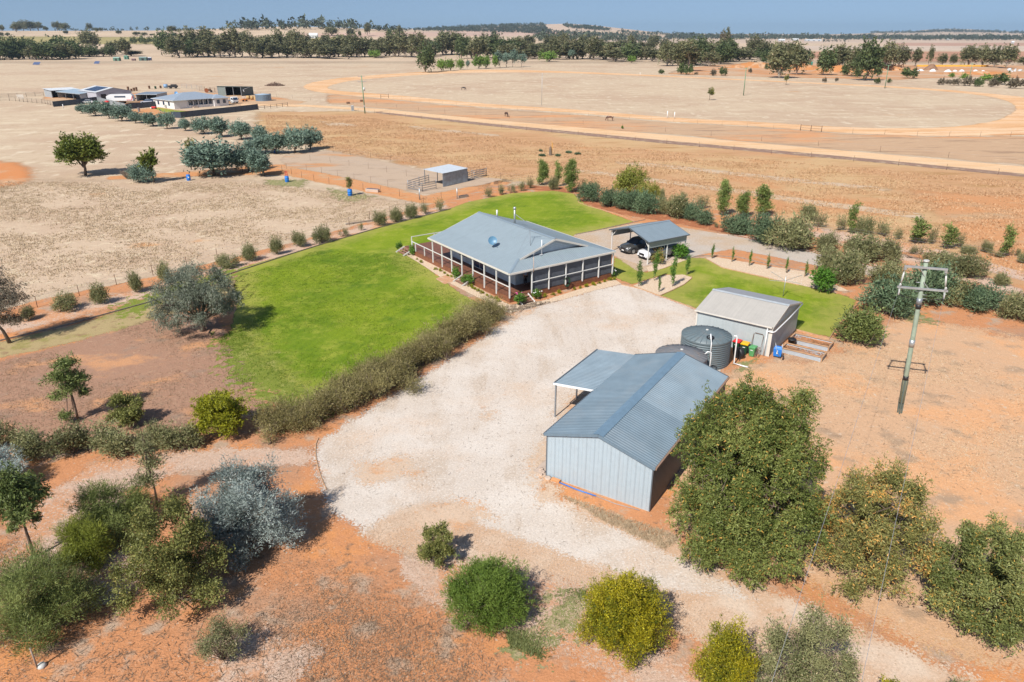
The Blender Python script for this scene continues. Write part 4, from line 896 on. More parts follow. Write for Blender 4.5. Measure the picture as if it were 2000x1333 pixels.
# windows and doors on the long side and the front
def window(par, face, at, w, z0, z1, n=2, frame=m_white, glass=m_glass, name='window'):
    """face 'x-' lies on the plane x = at[0], facing -x; 'y-' on y = at[0], facing -y; 'x+' likewise"""
    c = at[1]; f = MB(); g = MB(); t = .05
    s = {'x-': -1, 'y-': -1, 'x+': 1, 'y+': 1}[face]
    def bx(m, u0, u1, za, zb, d0, d1):
        if face[0] == 'x': m.b(at[0] + s * d0, at[0] + s * d1, u0, u1, za, zb)
        else: m.b(u0, u1, at[0] + s * d0, at[0] + s * d1, za, zb)
    bx(f, c - w / 2, c + w / 2, z0 - t, z0, .003, .05); bx(f, c - w / 2, c + w / 2, z1, z1 + t, .003, .05)
    for k in range(n + 1):
        u = c - w / 2 + w * k / n
        bx(f, u - t / 2, u + t / 2, z0, z1, .003, .045)
    o = f.build(name, frame, par)
    for k in range(n):
        g = MB(); bx(g, c - w / 2 + w * k / n + t / 2, c - w / 2 + w * (k + 1) / n - t / 2, z0, z1, .004, .02); g.build('pane', glass, o)
    return o
window(H, 'x-', (2.6, 5.1), 1.9, 1.5, 2.75)
window(H, 'x-', (2.6, 9.4), 2.4, 0.68, 2.75, 2, name='sliding_door')
window(H, 'x-', (2.6, 12.9), 1.6, 1.2, 2.75)
window(H, 'y-', (2.7, 8.6), 2.2, 1.3, 2.75, 3)
window(H, 'y-', (2.7, 5.2), 0.95, 0.68, 2.75, 1, name='door')
# roof
mb = MB(); R = 5.1; B = 3.674
mb.poly([(0, 0, 3.05), (2.4, 1.87, B), (2.4, 16.05, B), (0, 16.05, 3.05)])
mb.poly([(2.4, 1.60, B), (6.8, 1.60, R), (6.8, 16.05, R), (2.4, 16.05, B)])
mb.poly([(13.6, 0, 3.05), (13.6, 16.05, 3.05), (11.2, 16.05, B), (11.2, 1.87, B)])
mb.poly([(11.2, 1.60, B), (11.2, 16.05, B), (6.8, 16.05, R), (6.8, 1.60, R)])
mb.build('roof', m_roofY, H)
mb = MB(); mb.poly([(0, 0, 3.05), (13.6, 0, 3.05), (11.2, 1.87, B), (2.4, 1.87, B)]); mb.build('roof', m_roofX, H)
def cap(par, p, q, w=.32, mat=None, name='ridge_cap', h=.05, zo=.03):
    p, q = Vector(p), Vector(q); d = (q - p).normalized(); a = d.cross(Vector((0, 0, 1))).normalized() * w / 2
    m = MB(); z = Vector((0, 0, zo)); k = Vector((0, 0, -h))
    m.poly([p + z, q + z, q + a + k + z, p + a + k + z]); m.poly([p + z, p - a + k + z, q - a + k + z, q + z])
    return m.build(name, mat or m_cap, par)
cap(H, (6.8, 1.55, R), (6.8, 16.1, R), .4, h=.064, zo=.035)
cap(H, (0, 0, 3.05), (2.4, 1.87, B), .3, name='hip_cap', h=.04, zo=.03); cap(H, (13.6, 0, 3.05), (11.2, 1.87, B), .3, name='hip_cap', h=.04, zo=.03)
mb = MB(); mb.poly([(2.45, 2.0, B + .01), (11.15, 2.0, B + .01), (6.8, 2.0, R - .06)]); mb.build('gable_wall', m_wall, H)
mb = MB()
for s in (-1, 1):
    mb.beam((6.8, 1.60, R - .10), (6.8 + s * 4.42, 1.60, B - .10), .05, .2)
mb.build('barge_board', m_cream, H)
mb = MB()
for s in (-1, 1):
    mb.beam((6.8, 16.08, R - .10), (6.8 + s * 4.42, 16.08, B - .10), .05, .2); mb.beam((6.8 + s * 4.42, 16.08, B - .1), (6.8 + s * 6.8, 16.08, 2.97), .05, .16)
mb.build('barge_board', m_cream, H)
for p, q in (((-.07, -.07), (13.67, -.07)), ((-.07, -.02), (-.07, 16.1)), ((13.67, -.02), (13.67, 16.1))):
    MB().beam((*p, 2.97), (*q, 2.97), .13, .15).build('gutter', m_cream, H)
mb = MB()
for p, q in (((.12, .12), (13.45, .12)), ((.12, .12), (.12, 15.9)), ((13.45, .12), (13.45, 15.9))):
    mb.beam((*p, 2.84), (*q, 2.84), .07, .16)
mb.build('verandah_beam', m_white, H)
# deck: boards run across the short side
mb = MB(); t = .15
while t < 22.3:
    x1 = 13.4 if t < 15.9 else 7.0
    mb.b(.12, x1, t, t + .132, .565, .60)
    t += .138
tag(mb.build('deck_boards', m_deck, H), kind='stuff')
k = 0
for (p, q) in (((.08, .08), (.08, 22.35)), ((.08, .08), (13.45, .08)), ((13.46, .08), (13.46, 15.9)), ((7.05, 15.95), (7.05, 22.35)), ((.08, 22.38), (7.05, 22.38))):
    for z in (.475, .285, .10):
        MB().beam((*p, z), (*q, z), .03, .18).build('fascia_board', m_fascia, H)
# posts
def post(par, x, y, z0, z1, w=.11, mat=m_white, name='post'): return MB().b(x - w / 2, x + w / 2, y - w / 2, y + w / 2, z0, z1).build(name, mat, par)
FS = [.05, 2.72, 4.85, 7.02, 9.25, 11.45, 13.42]
LT = [2.35, 4.56, 6.75, 8.95, 11.1, 13.2, 15.3]
for s in FS: post(H, s, .05, .5, 2.92)
for t in LT: post(H, .05, t, 0.3, 2.92)
for t in LT: post(H, 13.42, t, .5, 2.92)
for s, t in ((.1, 17.4), (.1, 19.6), (7.0, 18.4), (7.0, 22.3), (4.1, 22.3), (1.0, 22.3), (.1, 20.4)): post(H, s, t, .55, 1.62, .09, name='rail_post')
def rail(p, q): MB().beam(p, q, .07, .07).build('rail', m_white, H)
rail((.05, .05, 1.62), (.05, 6.75, 1.62));
rail((.05, 8.95, 1.62), (.05, 20.45, 1.62)); rail((1.0, 22.3, 1.62), (7.03, 22.3, 1.62)); rail((7.0, 22.3, 1.62), (7.0, 15.9, 1.62))
for a, b in zip(FS[1:-1], FS[2:]):
    rail((a + .06, .02, 1.62), (b - .06, .02, 1.62))
    m = MB(); n = 7; rows = []
    rj = random.Random(int(a * 100))
    for i, z in enumerate((2.80, 2.2, 1.65, 1.2, .66)):
        rows.append([(a + .1 + (b - a - .2) * j / n, .15 + rj.uniform(-.015, .02) * (1 if 0 < i < 4 else 0), z) for j in range(n + 1)])
    m.grid(rows); m.build('blind', m_blind, H)
# stairs
def stairs(par, top, direction, width, n=3, run=.33, h=.6, name='stairs'):
    """top: middle of the edge at deck height; direction: unit (dx,dy) away from the deck"""
    d = Vector((*direction, 0)); a = Vector((-d.y, d.x, 0))
    q = Vector(top) + d * .03
    st = MB().beam(q - a * (width / 2 - .06) + Vector((0, 0, -.12)), q + a * (width / 2 - .06) + Vector((0, 0, -.12)), .03, .16).build(name, m_step, par)
    for s in (-1, 1):
        p = Vector(top) + a * s * width / 2
        MB().beam(p + d * .05 + Vector((0, 0, -.02)), p + d * (run * n + .25) + Vector((0, 0, -h + .06)), .05, .16).build('stringer', m_white, st)
    for i in range(n):
        z = top[2] - h * (i + 1) / (n + 1)
        c = Vector(top) + d * (run * (i + .5) + .05)
        MB().box((c.x, c.y, z), (width - .06 if abs(d.y) > .5 else run * .86, run * .86 if abs(d.y) > .5 else width - .06, .045)).build('tread', m_step, st)
stairs(H, (.02, 7.85, .6), (-1, 0), 1.8)
stairs(H, (1.45, .02, .6), (0, -1), 1.5)
stairs(H, (.05, 21.35, .6), (-1, 0), 1.9)
# flue through the roof, vent on the ridge line
def zr(s): s = min(s, 13.6 - s); return 3.05 + .26 * s if s < 2.4 else B + (s - 2.4) * .324
fl = MB().tube([(7.9, 10.4, zr(7.9) - .1), (7.9, 10.4, zr(7.9) + 1.55)], .1, 12).build('flue', m_steel, H)
MB().tube([(7.9, 10.4, zr(7.9) + 1.56), (7.9, 10.4, zr(7.9) + 1.8)], .15, 12).build('cowl', m_steel, fl)
MB().beam((7.95, 10.3, zr(7.9) + 1.0), (8.5, 9.3, zr(8.5) + .55), .05).build('stay', m_steel, fl)
MB().tube([(8.6, 15.0, zr(8.6)), (8.6, 15.0, zr(8.6) + .75)], .1, 10).build('vent', m_white, H)
# things fixed to the house
def hw(s, t, z=0): # house to world
    c, sn = math.cos(A_H), math.sin(A_H)
    return Vector((-0.245 + s * c - t * sn, 65.16 + s * sn + t * c, z))
D = empty('satellite_dish', hw(2.5, 6.6, zr(2.5)), A_H, 'round blue grey satellite dish standing on the slope of the farmhouse roof', 'satellite dish')
m = MB(); m.lathe([(0.001, 0), (.2, .02), (.36, .07), (.46, .13)], 24)
o = m.build('reflector', plain('dish_paint', (0.11, 0.24, 0.36), .4), D); o.location = (-.1, -.05, .72); o.rotation_euler = (math.radians(62), 0, math.radians(-30))
m = MB(); m.tube([(0, 0, 0), (0, 0, .55), (-.1, 0, .7)], .03, 8); m.build('mast', m_steel, D)
m = MB(); m.tube([(-.1, -.2, .4), (-.25, -.65, .6)], .015, 6); m.box((-.26, -.68, .62), (.08, .1, .08)); m.build('feed_arm', m_steel, D)
D = empty('tv_antenna', hw(4.6, 2.9, zr(4.6)), A_H, 'thin dark television aerial leaning over the roof beside the front gable', 'antenna')
MB().tube([(0, 0, 0), (.45, .75, 1.5)], .025, 6).build('mast', m_rail, D)
m = MB(); m.beam((.1, 1.1, 1.6), (.95, .2, 1.45), .03)
for i in range(7):
    c = Vector((.1, 1.1, 1.6)).lerp(Vector((.95, .2, 1.45)), i / 6)
    m.beam(c + Vector((-.16, -.15, 0)), c + Vector((.16, .15, 0)), .016)
m.build('elements', m_rail, D)
m = MB()
for q in ((-1.9, -.3), (.2, 3.2), (1.9, -1.0)): m.beam((.4, .66, 1.35), (q[0], q[1], zr(4.6 + q[0]) - zr(4.6) + .03), .012)
m.build('guy_wire', m_rail, D)
D = empty('gable_mast', hw(5.1, 1.66, zr(2.3)), A_H, 'short white mast standing in front of the gable on the verandah roof', 'mast')
MB().tube([(0, 0, .0), (0, 0, 1.55)], .04, 8).build('pole', m_pvc, D); MB().box((-.05, -.03, .04), (.35, .1, .06)).build('bracket', m_pvc, D)
D = empty('whip_antenna', hw(2.75, -.17, 2.75), A_H, 'thin pale pole aerial rising from the front gutter of the farmhouse', 'antenna')
MB().tube([(0, 0, 0), (0, 0, 1.5)], .03, 8).build('pole', plain('weathered_pole', (.62, .42, .30), .6), D)
MB().tube([(0, 0, 1.5), (0, 0, 1.9)], .012, 6).build('whip', m_pvc, D)
D = empty('garden_hose', hw(6.95, -.12, 0), A_H, 'dark green hose coiled on the middle post of the blinds', 'hose')
m = MB()
for k in range(5):
    m.tube([(.33 * math.cos(t) * (1 + .06 * k), -.06 - .03 * k, .95 + .42 * math.sin(t) * (1 + .06 * k)) for t in np.linspace(0, 6.28, 18)], .02, 6, caps=False)
m.build('coil', m_dgreen, D); MB().box((0, 0, 1.25), (.2, .1, .2)).build('holder', m_black, D)
# garden plants along the deck
random.seed(5)
n = 0
for s in [3.0, 3.9, 4.9, 5.7, 7.8, 8.5, 9.3, 10.2, 11.1, 11.9, 12.7, 13.3]:
    p = hw(s, -.55 + random.uniform(-.1, .1)); r = random.uniform(.2, .3)
    n += 1; plant_at('tuft', p, r, r * 1.5, 'border_plant', nth(n - 1) + ' small lime border plant under the blinds, counted from the corner steps', 'plant', 'border plants under the blinds')
n = 0
for t in [.9, 1.6, 2.3, 2.9, 3.8, 4.6, 5.3, 5.9, 6.4, 10.2, 10.8, 11.8, 12.7, 13.6, 16.9, 18.2]:
    p = hw(-.6 + random.uniform(-.1, .1), t); r = random.uniform(.18, .28)
    n += 1; plant_at('tuft', p, r, r * 1.5, 'border_plant', nth(n - 1) + ' small lime border plant beside the long deck side, from the corner steps', 'plant', 'border plants beside the lawn')
plant_at('rosebush', hw(.55, -.75), .62, 1.25, 'rose_bush', 'leafy rose bush with pink blooms before the corner steps of the farmhouse', 'shrub')
plant_at('rosebush', hw(2.95, -.75), .6, 1.0, 'rose_bush', 'rose bush with white blooms on the other side of the corner steps', 'shrub')
plant_at('rosebush', hw(13.9, .5), .65, 1.0, 'rose_bush', 'white flowering rose bush at the end of the blinds beside the lawn', 'shrub')
plant_at('rosebush', hw(-.6, 9.6), .55, 1.3, 'rose_bush', 'dark leafy bush above the middle steps of the long deck side', 'shrub')
plant_at('rosebush', hw(-.6, 6.9), .6, 1.35, 'rose_bush', 'bright leafy bush below the middle steps of the long deck side', 'shrub')
plant_at('rosebush', hw(-.3, 20.2), .5, 1.3, 'rose_bush', 'thin dark bush beside the end steps of the deck', 'shrub')
plant_at('rosebush', hw(-.4, 22.9), .4, 1.1, 'rose_bush', 'spindly bush on the lawn at the far corner of the deck', 'shrub')
plant_at('rosebush', hw(16.4, 11.9), .45, .9, 'rose_bush', 'small flowering bush on the lawn behind the farmhouse roof', 'shrub')
plant_at('rosebush', hw(16.6, 8.4), .5, .8, 'rose_bush', 'small green bush where the rear lawn meets the drive', 'shrub')
m_petalw = plain('white_petals', (.8, .78, .75), .6); m_petalp = plain('pink_petals', (.75, .12, .35), .6)
for p, mt, nn, hh in ((hw(.55, -.75), m_petalp, 5, 1.2), (hw(2.95, -.75), m_petalw, 6, .95), (hw(13.9, .5), m_petalw, 12, .95), (hw(16.4, 11.9), m_petalw, 4, .9)):
    m = MB(); rr = random.Random(3)
    for i in range(nn):
        a = rr.uniform(0, 6.28); q = rr.uniform(.1, .5)
        c = (q * math.cos(a), q * math.sin(a), hh - rr.uniform(0, .35))
        m.lathe([(.01, .05), (.07, .03), (.08, 0), (.03, -.04)], 7, c)
    best = min((o for o in bpy.data.objects if o.name.startswith('rose_bush')), key=lambda o: (o.location - p).length)
    f = m.build('blooms', mt, best); f.scale = (1 / best.scale.x, 1 / best.scale.y, 1 / best.scale.z)

# ------------------------------------------------------------ the big shed
A_S = math.radians(-32.3)
S = empty('workshop_shed', (2.04, 35.59, 0), A_S, 'large blue steel shed with a gable end and an open lean-to beside the gravel yard', 'shed')
W, DP, EV, RG = 6.5, 12.86, 2.95, 3.9
def roofz(x): return EV + (RG - EV) * (1 - abs(x - W / 2) / (W / 2))
def ribwall(fn, n, top, depth=.03):
    """upright ribbed sheets; fn(u, d) -> (x, y), u 0..1 along the wall, d outward"""
    rows = [[], []]
    for i in range(n):
        for k, h in ((0, 0), (.30, 0), (.36, 1), (.50, 1), (.56, 0)):
            u = (i + k) / n; x, y = fn(u, depth * h)
            rows[0].append((x, y, .03)); rows[1].append((x, y, top(u)))
    x, y = fn(1, 0); rows[0].append((x, y, .03)); rows[1].append((x, y, top(1)))
    m = MB(); m.grid(rows, smooth=False); return m
# gable end: fifteen sheets that can be told apart by their joints, each a part
NP = 13
for i in range(NP):
    u0, u1 = i / NP, (i + 1) / NP
    m = MB(); rows = [[], []]
    for k, h in ((0.004, 0), (.06, 1), (.10, 1), (.14, 0), (.48, 0), (.52, .6), (.56, .6), (.60, 0), (.996, 0)):
        x = W * (u0 + (u1 - u0) * k)
        rows[0].append((x, -.022 * h, .03)); rows[1].append((x, -.022 * h, roofz(x) - .02))
    m.grid(rows, smooth=False); m.build('wall_panel', m_shedwall, S)
ribwall(lambda u, d: (W + d, DP * u), 64, lambda u: EV - .02).build('side_wall', plain('shaded_side_steel', (0.13, 0.135, 0.14), .35, var=.1), S)  # wall turned from the sun: its shade is put into the steel colour
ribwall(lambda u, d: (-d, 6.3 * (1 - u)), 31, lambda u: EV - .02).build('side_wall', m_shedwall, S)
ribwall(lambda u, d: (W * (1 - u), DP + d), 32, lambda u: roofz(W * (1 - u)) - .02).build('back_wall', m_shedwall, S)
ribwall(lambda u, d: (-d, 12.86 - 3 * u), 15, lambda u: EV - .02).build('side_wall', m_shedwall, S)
MB().b(-.9, W + .02, -.02, DP + .1, 0.006, .028).build('floor_slab', m_concrete, S)
OV = .12
sl = (RG - EV) / (W / 2)
MB().ribbed((-OV, DP + .08, EV - sl * OV), (-OV, -.1, EV - sl * OV), (W / 2, -.1, RG), (W / 2, DP + .08, RG), .21, .022, nrm=(-.28, 0, .96)).build('roof_slope', m_shedroof, S)
MB().ribbed((W + OV, -.1, EV - sl * OV), (W + OV, 5.2, EV - sl * OV), (W / 2, 5.2, RG), (W / 2, -.1, RG), .21, .022, nrm=(.28, 0, .96)).build('roof_slope', m_shedroof, S)
MB().ribbed((W + OV, 5.203, EV - sl * OV), (W + OV, DP + .08, EV - sl * OV), (W / 2, DP + .08, RG), (W / 2, 5.203, RG), .21, .02, nrm=(.28, 0, .96)).build('roof_slope', m_shedroof2, S)
cap(S, (W / 2, -.13, RG + .03), (W / 2, DP + .1, RG + .03), .62, mat=plain('shed_ridge_steel', (.16, .245, .32), .4), h=.082, zo=.01)
m = MB()
for s in (-1, 1): m.beam((W / 2, -.12, RG - .06), (W / 2 + s * (W / 2 + OV + .02), -.12, EV - sl * OV - .06), .05, .17)
m.build('barge_flashing', plain('shed_barge_steel', (.15, .21, .26), .4), S)
m = MB()
for s in (-1, 1): m.beam((W / 2, DP + .1, RG - .06), (W / 2 + s * (W / 2 + OV + .02), DP + .1, EV - sl * OV - .06), .05, .17)
m.build('barge_flashing', m_shedtrim, S)
MB().beam((-OV - .05, -.1, EV - .1), (-OV - .05, 6.3, EV - .1), .1, .1).build('gutter', m_shedtrim, S)
MB().beam((W + OV + .05, -.1, EV - .1), (W + OV + .05, DP + .1, EV - .1), .1, .1).build('gutter', m_copper, S)
for x, y in ((0, 0), (W, 0), (W, DP), (0, DP)): MB().b(x - .035, x + .035, y - .035, y + .035, .03, EV - .05).build('corner_flashing', m_shedtrim, S)
# lean-to
AZ = 2.62
MB().ribbed((-3.05, DP + .08, AZ), (-3.05, 6.33, AZ), (-.13, 6.33, EV - .05), (-.13, DP + .08, EV - .05), .21, .02, nrm=(-.12, 0, .99)).build('lean_to_roof', m_shedroof2, S)
MB().beam((-3.12, 6.30, AZ - .03), (-.15, 6.30, EV - .08), .07, .13).build('lean_to_fascia', m_pvc, S)
MB().beam((-3.12, 6.30, AZ - .03), (-3.12, DP + .1, AZ - .03), .09, .1).build('gutter', m_shedtrim, S)
for y in (6.45, 9.6, 12.7): MB().b(-3.05, -2.96, y - .045, y + .045, 0, AZ - .03).build('lean_to_post', m_rail, S)
m = MB(); m.poly([(0.05, 9.6, .04), (0.05, 6.3, .04), (0.05, 6.3, 2.4), (0.05, 9.6, 2.4)]); m.build('roller_door', m_navy, S)
def sw(x, y, z=0, o=(2.04, 35.59), a=A_S):
    c, sn = math.cos(a), math.sin(a); return Vector((o[0] + x * c - y * sn, o[1] + x * sn + y * c, z))
D = empty('timber_stack', sw(6.95, 6.1), A_S, 'pile of pale sawn offcuts beside the dark wall of the big shed', 'timber pile')
rr = random.Random(9)
for i in range(9):
    o = MB().box((0, 0, 0), (.9, .13, .08)).build('plank', plain('pale_offcut', (.5, .4, .3), .8), D) if i == 0 else link(o.copy(), D)
    o.location = (rr.uniform(0, .4), rr.uniform(-.5, .5), .05 + .07 * (i // 3)); o.rotation_euler = (0, 0, rr.uniform(-.5, .5))
tag(MB().tube([sw(1.0, -.25, .05), sw(2.2, -.33, .04), sw(3.4, -.3, .04)], .035, 8).build('blue_pipe', m_blue), 'short blue poly pipe lying along the foot of the pale gable wall', 'pipe')
tag(MB().tube([sw(3.3, -.28, .03), sw(4.6, -.36, .03), sw(6.0, -.2, .03)], .02, 6).build('grey_hose', m_cable), 'thin grey hose on the soil along the gable wall of the big shed', 'hose')
tag(MB().box(sw(.75, -.2, .08), (.55, .25, .16), A_S).build('clay_block', plain('clay', (.6, .28, .12), .8), bevel=.02), 'orange clay block at the corner foot of the pale gable wall', 'block')
for i, (x, y, s) in enumerate(((-.35, .15, .16), (-.55, .35, .13), (-.3, -.15, .12), (.25, -.25, .2))):
    m = MB(); m.lathe([(.01, .5 * s), (s * .6, .42 * s), (s, .1), (s * .8, -.05)], 7)
    tag(m.build('rock', plain('broken_brick', (.55, .42, .33), .9), loc=sw(x, y, .03)), nth(i) + ' small broken stone on the soil at the big shed corner', 'stone', 'stones at the big shed corner')

# ------------------------------------------------------------ tanks
def tank(c, r, h, mat, label, ribs=11, seed=0):
    T = empty('water_tank', (c[0], c[1], 0), seed, label, 'water tank')
    prof = [(r, 0)]
    for i in range(ribs):
        z = .06 + (h - .12) * i / ribs; dz = (h - .12) / ribs
        prof += [(r - .035, z + dz * .05), (r - .035, z + dz * .25), (r + .02, z + dz * .45), (r + .02, z + dz * .8)]
    prof += [(r, h)]
    MB().lathe(prof, 56).build('tank_wall', mat, T)
    m = MB(); m.lathe([(r + .03, h - .03), (r + .03, h), (r * .5, h + .24), (.12, h + .42), (.001, h + .43)], 56); m.build('tank_roof', mat, T)
    m = MB()
    for k in range(26):
        a = 2 * math.pi * k / 26; w = .05 if k % 4 else .09
        r0 = .25 if k % 2 == 0 else r * .45
        z0 = h + .43 - .42 * r0 / r
        m.beam((r0 * math.cos(a), r0 * math.sin(a), z0 + .0), ((r + .0) * math.cos(a), (r + .0) * math.sin(a), h + .02), w, .07)
    m.build('roof_rib', mat, T)
    m = MB(); m.lathe([(.001, h + .47), (.1, h + .46), (.13, h + .38)], 12); m.build('cap', m_insul, T)
    return T
T1 = tank((15.42, 51.9), 1.93, 2.25, m_tank, 'taller ribbed grey green water tank with a white inlet pipe on its roof', 12, .1)
MB().lathe([(.30, 2.47), (.30, 2.55), (.24, 2.56), (.22, 2.45)], 20, (-.15, -1.15, 0)).build('inlet_strainer', m_black, T1)
MB().tube([(-.15, -1.1, 2.5), (-.15, -1.15, 2.78), (-.25, -1.4, 2.85), (-.35, -1.8, 2.7), (-.36, -1.98, 2.35), (-.36, -1.99, 1.2)], .055, 10).build('inlet_pipe', m_pvc, T1)
MB().tube([(1.85, -.9, 2.42), (2.05, -.95, 2.45), (2.08, -.98, 2.3), (2.08, -1.0, .12), (2.6, -1.5, .10), (2.95, -1.75, .08)], .055, 10).build('overflow_pipe', m_pvc, T1)
T2 = tank((12.75, 48.75), 1.9, 1.95, m_tank2, 'lower dusty water tank half hidden by the big shed roof', 10, .5)
MB().tube([(1.35, -1.05, 2.1), (1.5, -1.15, 2.3), (1.7, -1.3, 2.28), (1.72, -1.32, 1.8), (1.72, -1.32, .1)], .05, 10).build('inlet_pipe', m_pvc, T2)
D = empty('pump_drum', (18.15, 52.3, 0), 0, 'black round drum behind the white standpipe of the taller tank', 'drum')
m = MB(); m.tube([(0, 0, .45), (.35, .15, .45)], .48, 18); m.build('drum_body', m_black, D); MB().beam((.1, -.5, 0.03), (.5, .3, .6), .06).build('support_bar', m_black, D)

# ------------------------------------------------------------ the small cream roofed shed
A_2 = math.radians(-37.36); O2 = (15.73, 56.50)
S2 = empty('garden_shed', (*O2, 0), A_2, 'smaller pale steel shed with a cream ridged roof between the tanks and the second lawn', 'shed')
W2, D2, E2, R2, RY = 6.4, 7.15, 2.62, 3.5, 3.45
m = MB(); m.poly([(0, 0, .02), (W2, 0, .02), (W2, 0, E2), (0, 0, E2)]); m.poly([(W2, D2, .02), (0, D2, .02), (0, D2, E2), (W2, D2, E2)]); m.build('wall', m_shed2wall, S2)
m = MB(); m.poly([(W2, 0, .02), (W2, D2, .02), (W2, D2, E2), (W2, RY, R2 - .05), (W2, 0, E2)]); m.poly([(0, 0, .02), (0, 0, E2), (0, RY, R2 - .05), (0, D2, E2), (0, D2, .02)]); m.build('wall', m_shed2side, S2)
for x in (0.04, W2 - .12): MB().b(x - .06, x + .2 if x > 1 else x + .06, -.035, -.004, .02, E2 - .05).build('corner_flashing', m_cream, S2)
m = MB(); m.poly([(-.12, -.15, E2), (W2 + .12, -.15, E2), (W2 + .12, RY, R2), (-.12, RY, R2)]); m.build('roof_slope', m_creamroof, S2)
m = MB(); m.poly([(-.12, RY, R2), (W2 + .12, RY, R2), (W2 + .12, D2 + .15, E2), (-.12, D2 + .15, E2)]); m.build('roof_slope', m_greyroof, S2)
cap(S2, (-.13, RY, R2), (W2 + .13, RY, R2), .5, mat=plain('pale_ridge', (.40, .43, .45), .45), h=.062, zo=.03)
MB().beam((-.12, -.2, E2 - .03), (W2 + .05, -.2, E2 - .03), .11, .1).build('gutter', m_cream, S2)
m = MB()
for s, y in ((-1, -.15), (1, D2 + .15)): m.beam((W2 + .13, RY, R2 - .05), (W2 + .13, y, E2 - .05), .03, .14)
m.build('barge_flashing', m_cream, S2)
MB().tube([(W2 + .2, D2 + .1, E2 - .12), (W2 + .24, D2 * .5, E2 - .3), (W2 + .22, .15, E2 - .42), (W2 + .1, -.12, E2 - .42), (W2 - .3, -.14, E2 - .42)], .055, 8).build('roof_pipe', m_pvc, S2)
MB().tube([(W2 - .32, -.12, E2 - .1), (W2 - .34, -.13, .03)], .055, 8).build('downpipe', m_pvc, S2)
def s2(x, y, z=0): return sw(x, y, z, O2, A_2)
# three wheelie bins
def bin_(p, rz, body, lid, label, big=1.0):
    D = empty('wheelie_bin', p, rz, label, 'bin', 'wheelie bins against the cream roofed shed')
    m = MB(); w0, w1, d0, d1, h = .2, .27, .24, .33, .9 * big
    rows = [[(-w * big, -d * big, z), (w * big, -d * big, z), (w * big, d * big, z), (-w * big, d * big, z)] for w, d, z in ((w0, d0, .06), (w1, d1, h), (w1 + .03, d1 + .03, h), (w1 + .03, d1 + .03, h + .03))]
    m.grid(rows, closed=True, smooth=False); m.poly(rows[0][::-1]); m.poly(rows[-1]); m.build('body', body, D)
    m = MB(); rows = [[(-w * big, -d * big, z), (w * big, -d * big, z), (w * big, d * big, z), (-w * big, d * big, z)] for w, d, z in ((.31, .37, h + .03), (.31, .37, h + .08), (.24, .27, h + .14))]
    m.grid(rows, closed=True, smooth=False); m.poly(rows[-1]); m.build('lid', lid, D)
    MB().tube([(-.2, .4, h + .03), (.2, .4, h + .03)], .02, 8).build('handle', body, D)
    for s in (-1, 1): MB().tube([(s * .23, .26, .1), (s * .29, .26, .1)], .1, 14).build('wheel', m_rubber, D)
    MB().box((0, -.31 * big, h * .78), (.2, .012, .06)).build('sticker', m_pvc, D)
bin_(s2(3.95, -.55), A_2, m_dgreen, m_red, 'dark green wheelie bin with a red lid next to the tall tank')
bin_(s2(4.65, -.65), A_2 + .06, m_dgreen, m_yel, 'dark green wheelie bin with a yellow lid, the middle of three')
bin_(s2(5.35 - .02, -.68), A_2 - .04, m_lgreen, m_lgreen, 'light green wheelie bin nearest the rusty gate', .86)
D = empty('old_gate', s2(5.45, -.32), A_2, 'rusty tube and mesh gate leaning against the pale shed wall', 'gate')
g = MB(); q = [(-.40, -.35, .03), (-.40, .22, 1.72), (-.3, .25, 1.82), (.3, .25, 1.82), (.40, .22, 1.72), (.40, -.35, .03), (-.4, -.35, .03)]
g.tube(q, .022, 8).build('frame', m_rust, D)
m = MB()
for i in range(9): x = -.36 + .09 * i; m.beam((x, -.34, .05), (x, -.10, .75), .02)
m.build('bars', plain('rusty_bars', (.36, .24, .19), .8), D)
MB().beam((-.38, -.09, .78), (.38, -.09, .78), .03).build('cross_rail', m_rust, D); MB().beam((-.35, -.33, .1), (.36, -.1, .75), .03).build('cross_rail', m_rust, D)
D = empty('wheelbarrow', s2(7.05, .18), A_2 + .2, 'blue wheelbarrow stood up on end with a red wheel at the shed corner', 'wheelbarrow')
m = MB()
rows = [[(-w, y0, z), (w, y0, z), (w, y1, z), (-w, y1, z)] for w, y0, y1, z in ((.16, .05, .12, .08), (.30, -.05, .26, .15), (.34, -.10, .30, .8), (.26, -.02, .26, .98), (.14, .06, .18, 1.0))]
m.grid(rows, closed=True, smooth=False); m.poly(rows[0][::-1]); m.poly(rows[-1]); m.build('tray', m_blue, D, bevel=.03)
MB().box((-.02, -.12, .55), (.09, .01, .3)).build('label_patch', m_pvc, D)
for s in (-1, 1): MB().tube([(s * .1 + .38, -.1, .06), (s * .2 + .15, -.2, .7), (s * .26, -.12, 1.35)], .022, 6).build('handle', m_steel, D)
w = MB().tube([(.45, -.16, .18), (.55, -.16, .18)], .18, 16).build('wheel', m_rubber, D); MB().tube([(.44, -.16, .18), (.56, -.16, .18)], .09, 12).build('rim', m_red, w)
